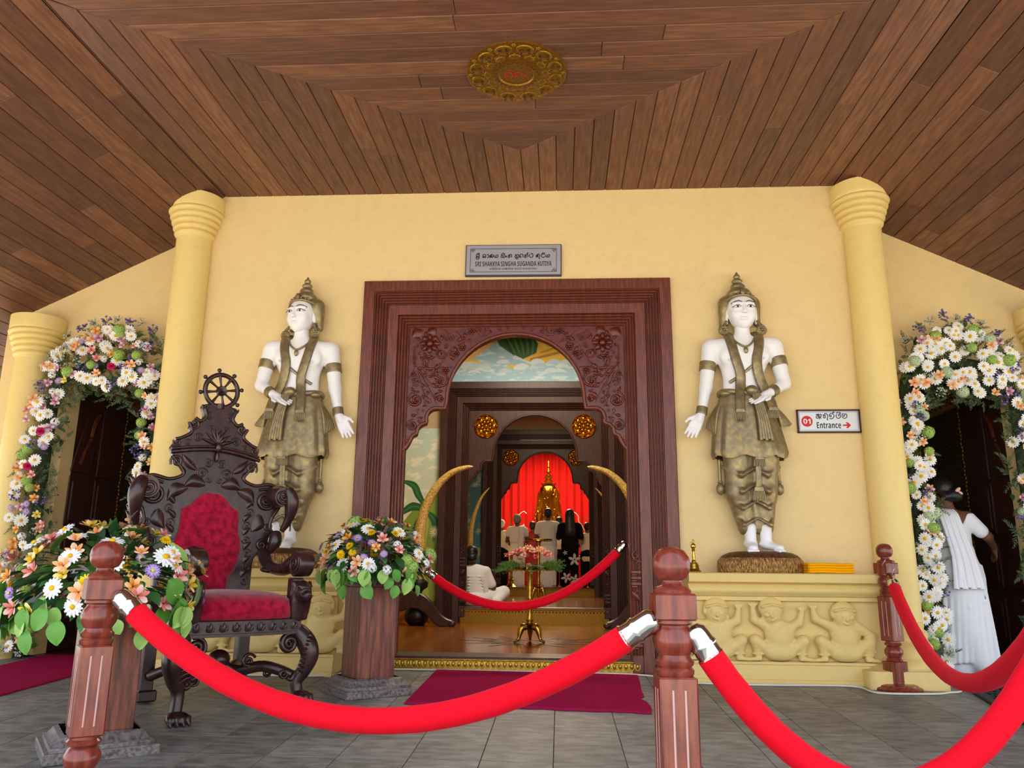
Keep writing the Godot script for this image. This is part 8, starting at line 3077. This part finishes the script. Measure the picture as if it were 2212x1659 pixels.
func _ready() -> void:
	rng.seed = 7
	# ---- camera
	var cam := Camera3D.new()
	cam.name = "camera"
	cam.fov = rad_to_deg(2.0 * atan(829.5 / 1714.8))
	cam.near = 0.05
	cam.far = 200.0
	cam.transform = Transform3D(Basis(Vector3.UP, deg_to_rad(3.5018)) * Basis(Vector3.RIGHT, deg_to_rad(13.3232)) * Basis(Vector3.BACK, deg_to_rad(0.5752)), Vector3(0.3772, 0.7611, 6.5775))
	add_child(cam)
	cam.current = true
	# ---- sky, sun, exposure
	var env := Environment.new()
	env.background_mode = Environment.BG_SKY
	var sky := Sky.new()
	var sm := ProceduralSkyMaterial.new()
	sm.sky_top_color = Color(0.78, 0.84, 0.93)
	sm.sky_horizon_color = Color(0.93, 0.95, 0.97)
	sm.sky_curve = 0.25
	sm.ground_horizon_color = Color(0.62, 0.6, 0.56)
	sm.ground_bottom_color = Color(0.5, 0.48, 0.45)
	sm.sun_angle_max = 20.0
	sky.sky_material = sm
	env.sky = sky
	env.background_energy_multiplier = 1.0
	env.tonemap_mode = Environment.TONE_MAPPER_LINEAR
	env.tonemap_exposure = 2.85
	env.sdfgi_enabled = true
	env.ssao_enabled = true
	env.ssil_enabled = true
	var we := WorldEnvironment.new()
	we.name = "environment"
	we.environment = env
	add_child(we)
	var sun := DirectionalLight3D.new()
	sun.name = "sun"
	sun.light_color = Color(1.0, 0.96, 0.88)
	sun.light_energy = 2.2
	sun.light_angular_distance = 0.5
	sun.shadow_enabled = true
	add_child(sun)
	sun.look_at_from_position(Vector3(-7, 14, -9), Vector3.ZERO)
	make_materials()
	# ---- setting
	setting_ceiling()
	setting_floor()
	setting_walls()
	capital_column(2.99, 0.055, 3.93, "yellow column between the main front and the right-hand flower arch", true)
	capital_column(-2.92, 0.055, 3.93, "yellow column between the main front and the left-hand flower arch", true)
	capital_column(-4.53, -0.32, 2.92, "yellow column with a wide capital beyond the left-hand flower arch", false)
	capital_column(4.63, -0.32, 2.92, "yellow column at the right edge beyond the daisy arch", false)
	setting_interior()
	later()


func later() -> void:
	doorway(0.0, 0.0, 0.0, true, "carved mahogany door frame with a scrolled arch, the front doorway")
	doorway(0.03, Z2, 0.165, false, "plain dark arched door frame with brass rosettes, the second doorway")
	doorway(0.065, Z3, 0.505, false, "small dark arched door frame before the red curtain, the farthest doorway")
	rosette(-0.667, 2.78, Z2 - 0.045, 0.17, "brass flower rosette on the left of the second doorway")
	rosette(0.723, 2.78, Z2 - 0.045, 0.17, "brass flower rosette on the right of the second doorway")
	rosette(-0.676, 3.164, Z3 - 0.045, 0.18, "small brass rosette on the left of the farthest doorway")
	rosette(0.736, 3.166, Z3 - 0.045, 0.18, "small brass rosette half hidden on the right of the farthest doorway")
	signs()
	medallion()
	murals()
	guardians()
	plinths()
	passages()
	throne()
	pedestal(Vector3(-0.94, fy(0.91) - 0.008, 0.91), deg_to_rad(37), "square brown wooden pedestal with flowers beside the doorway")
	pedestal(Vector3(-1.91, fy(2.48) - 0.008, 2.48), deg_to_rad(37), "square brown wooden pedestal with flowers behind the left rope post")
	floor_things()
	flowers()
	ropes()
	inside()
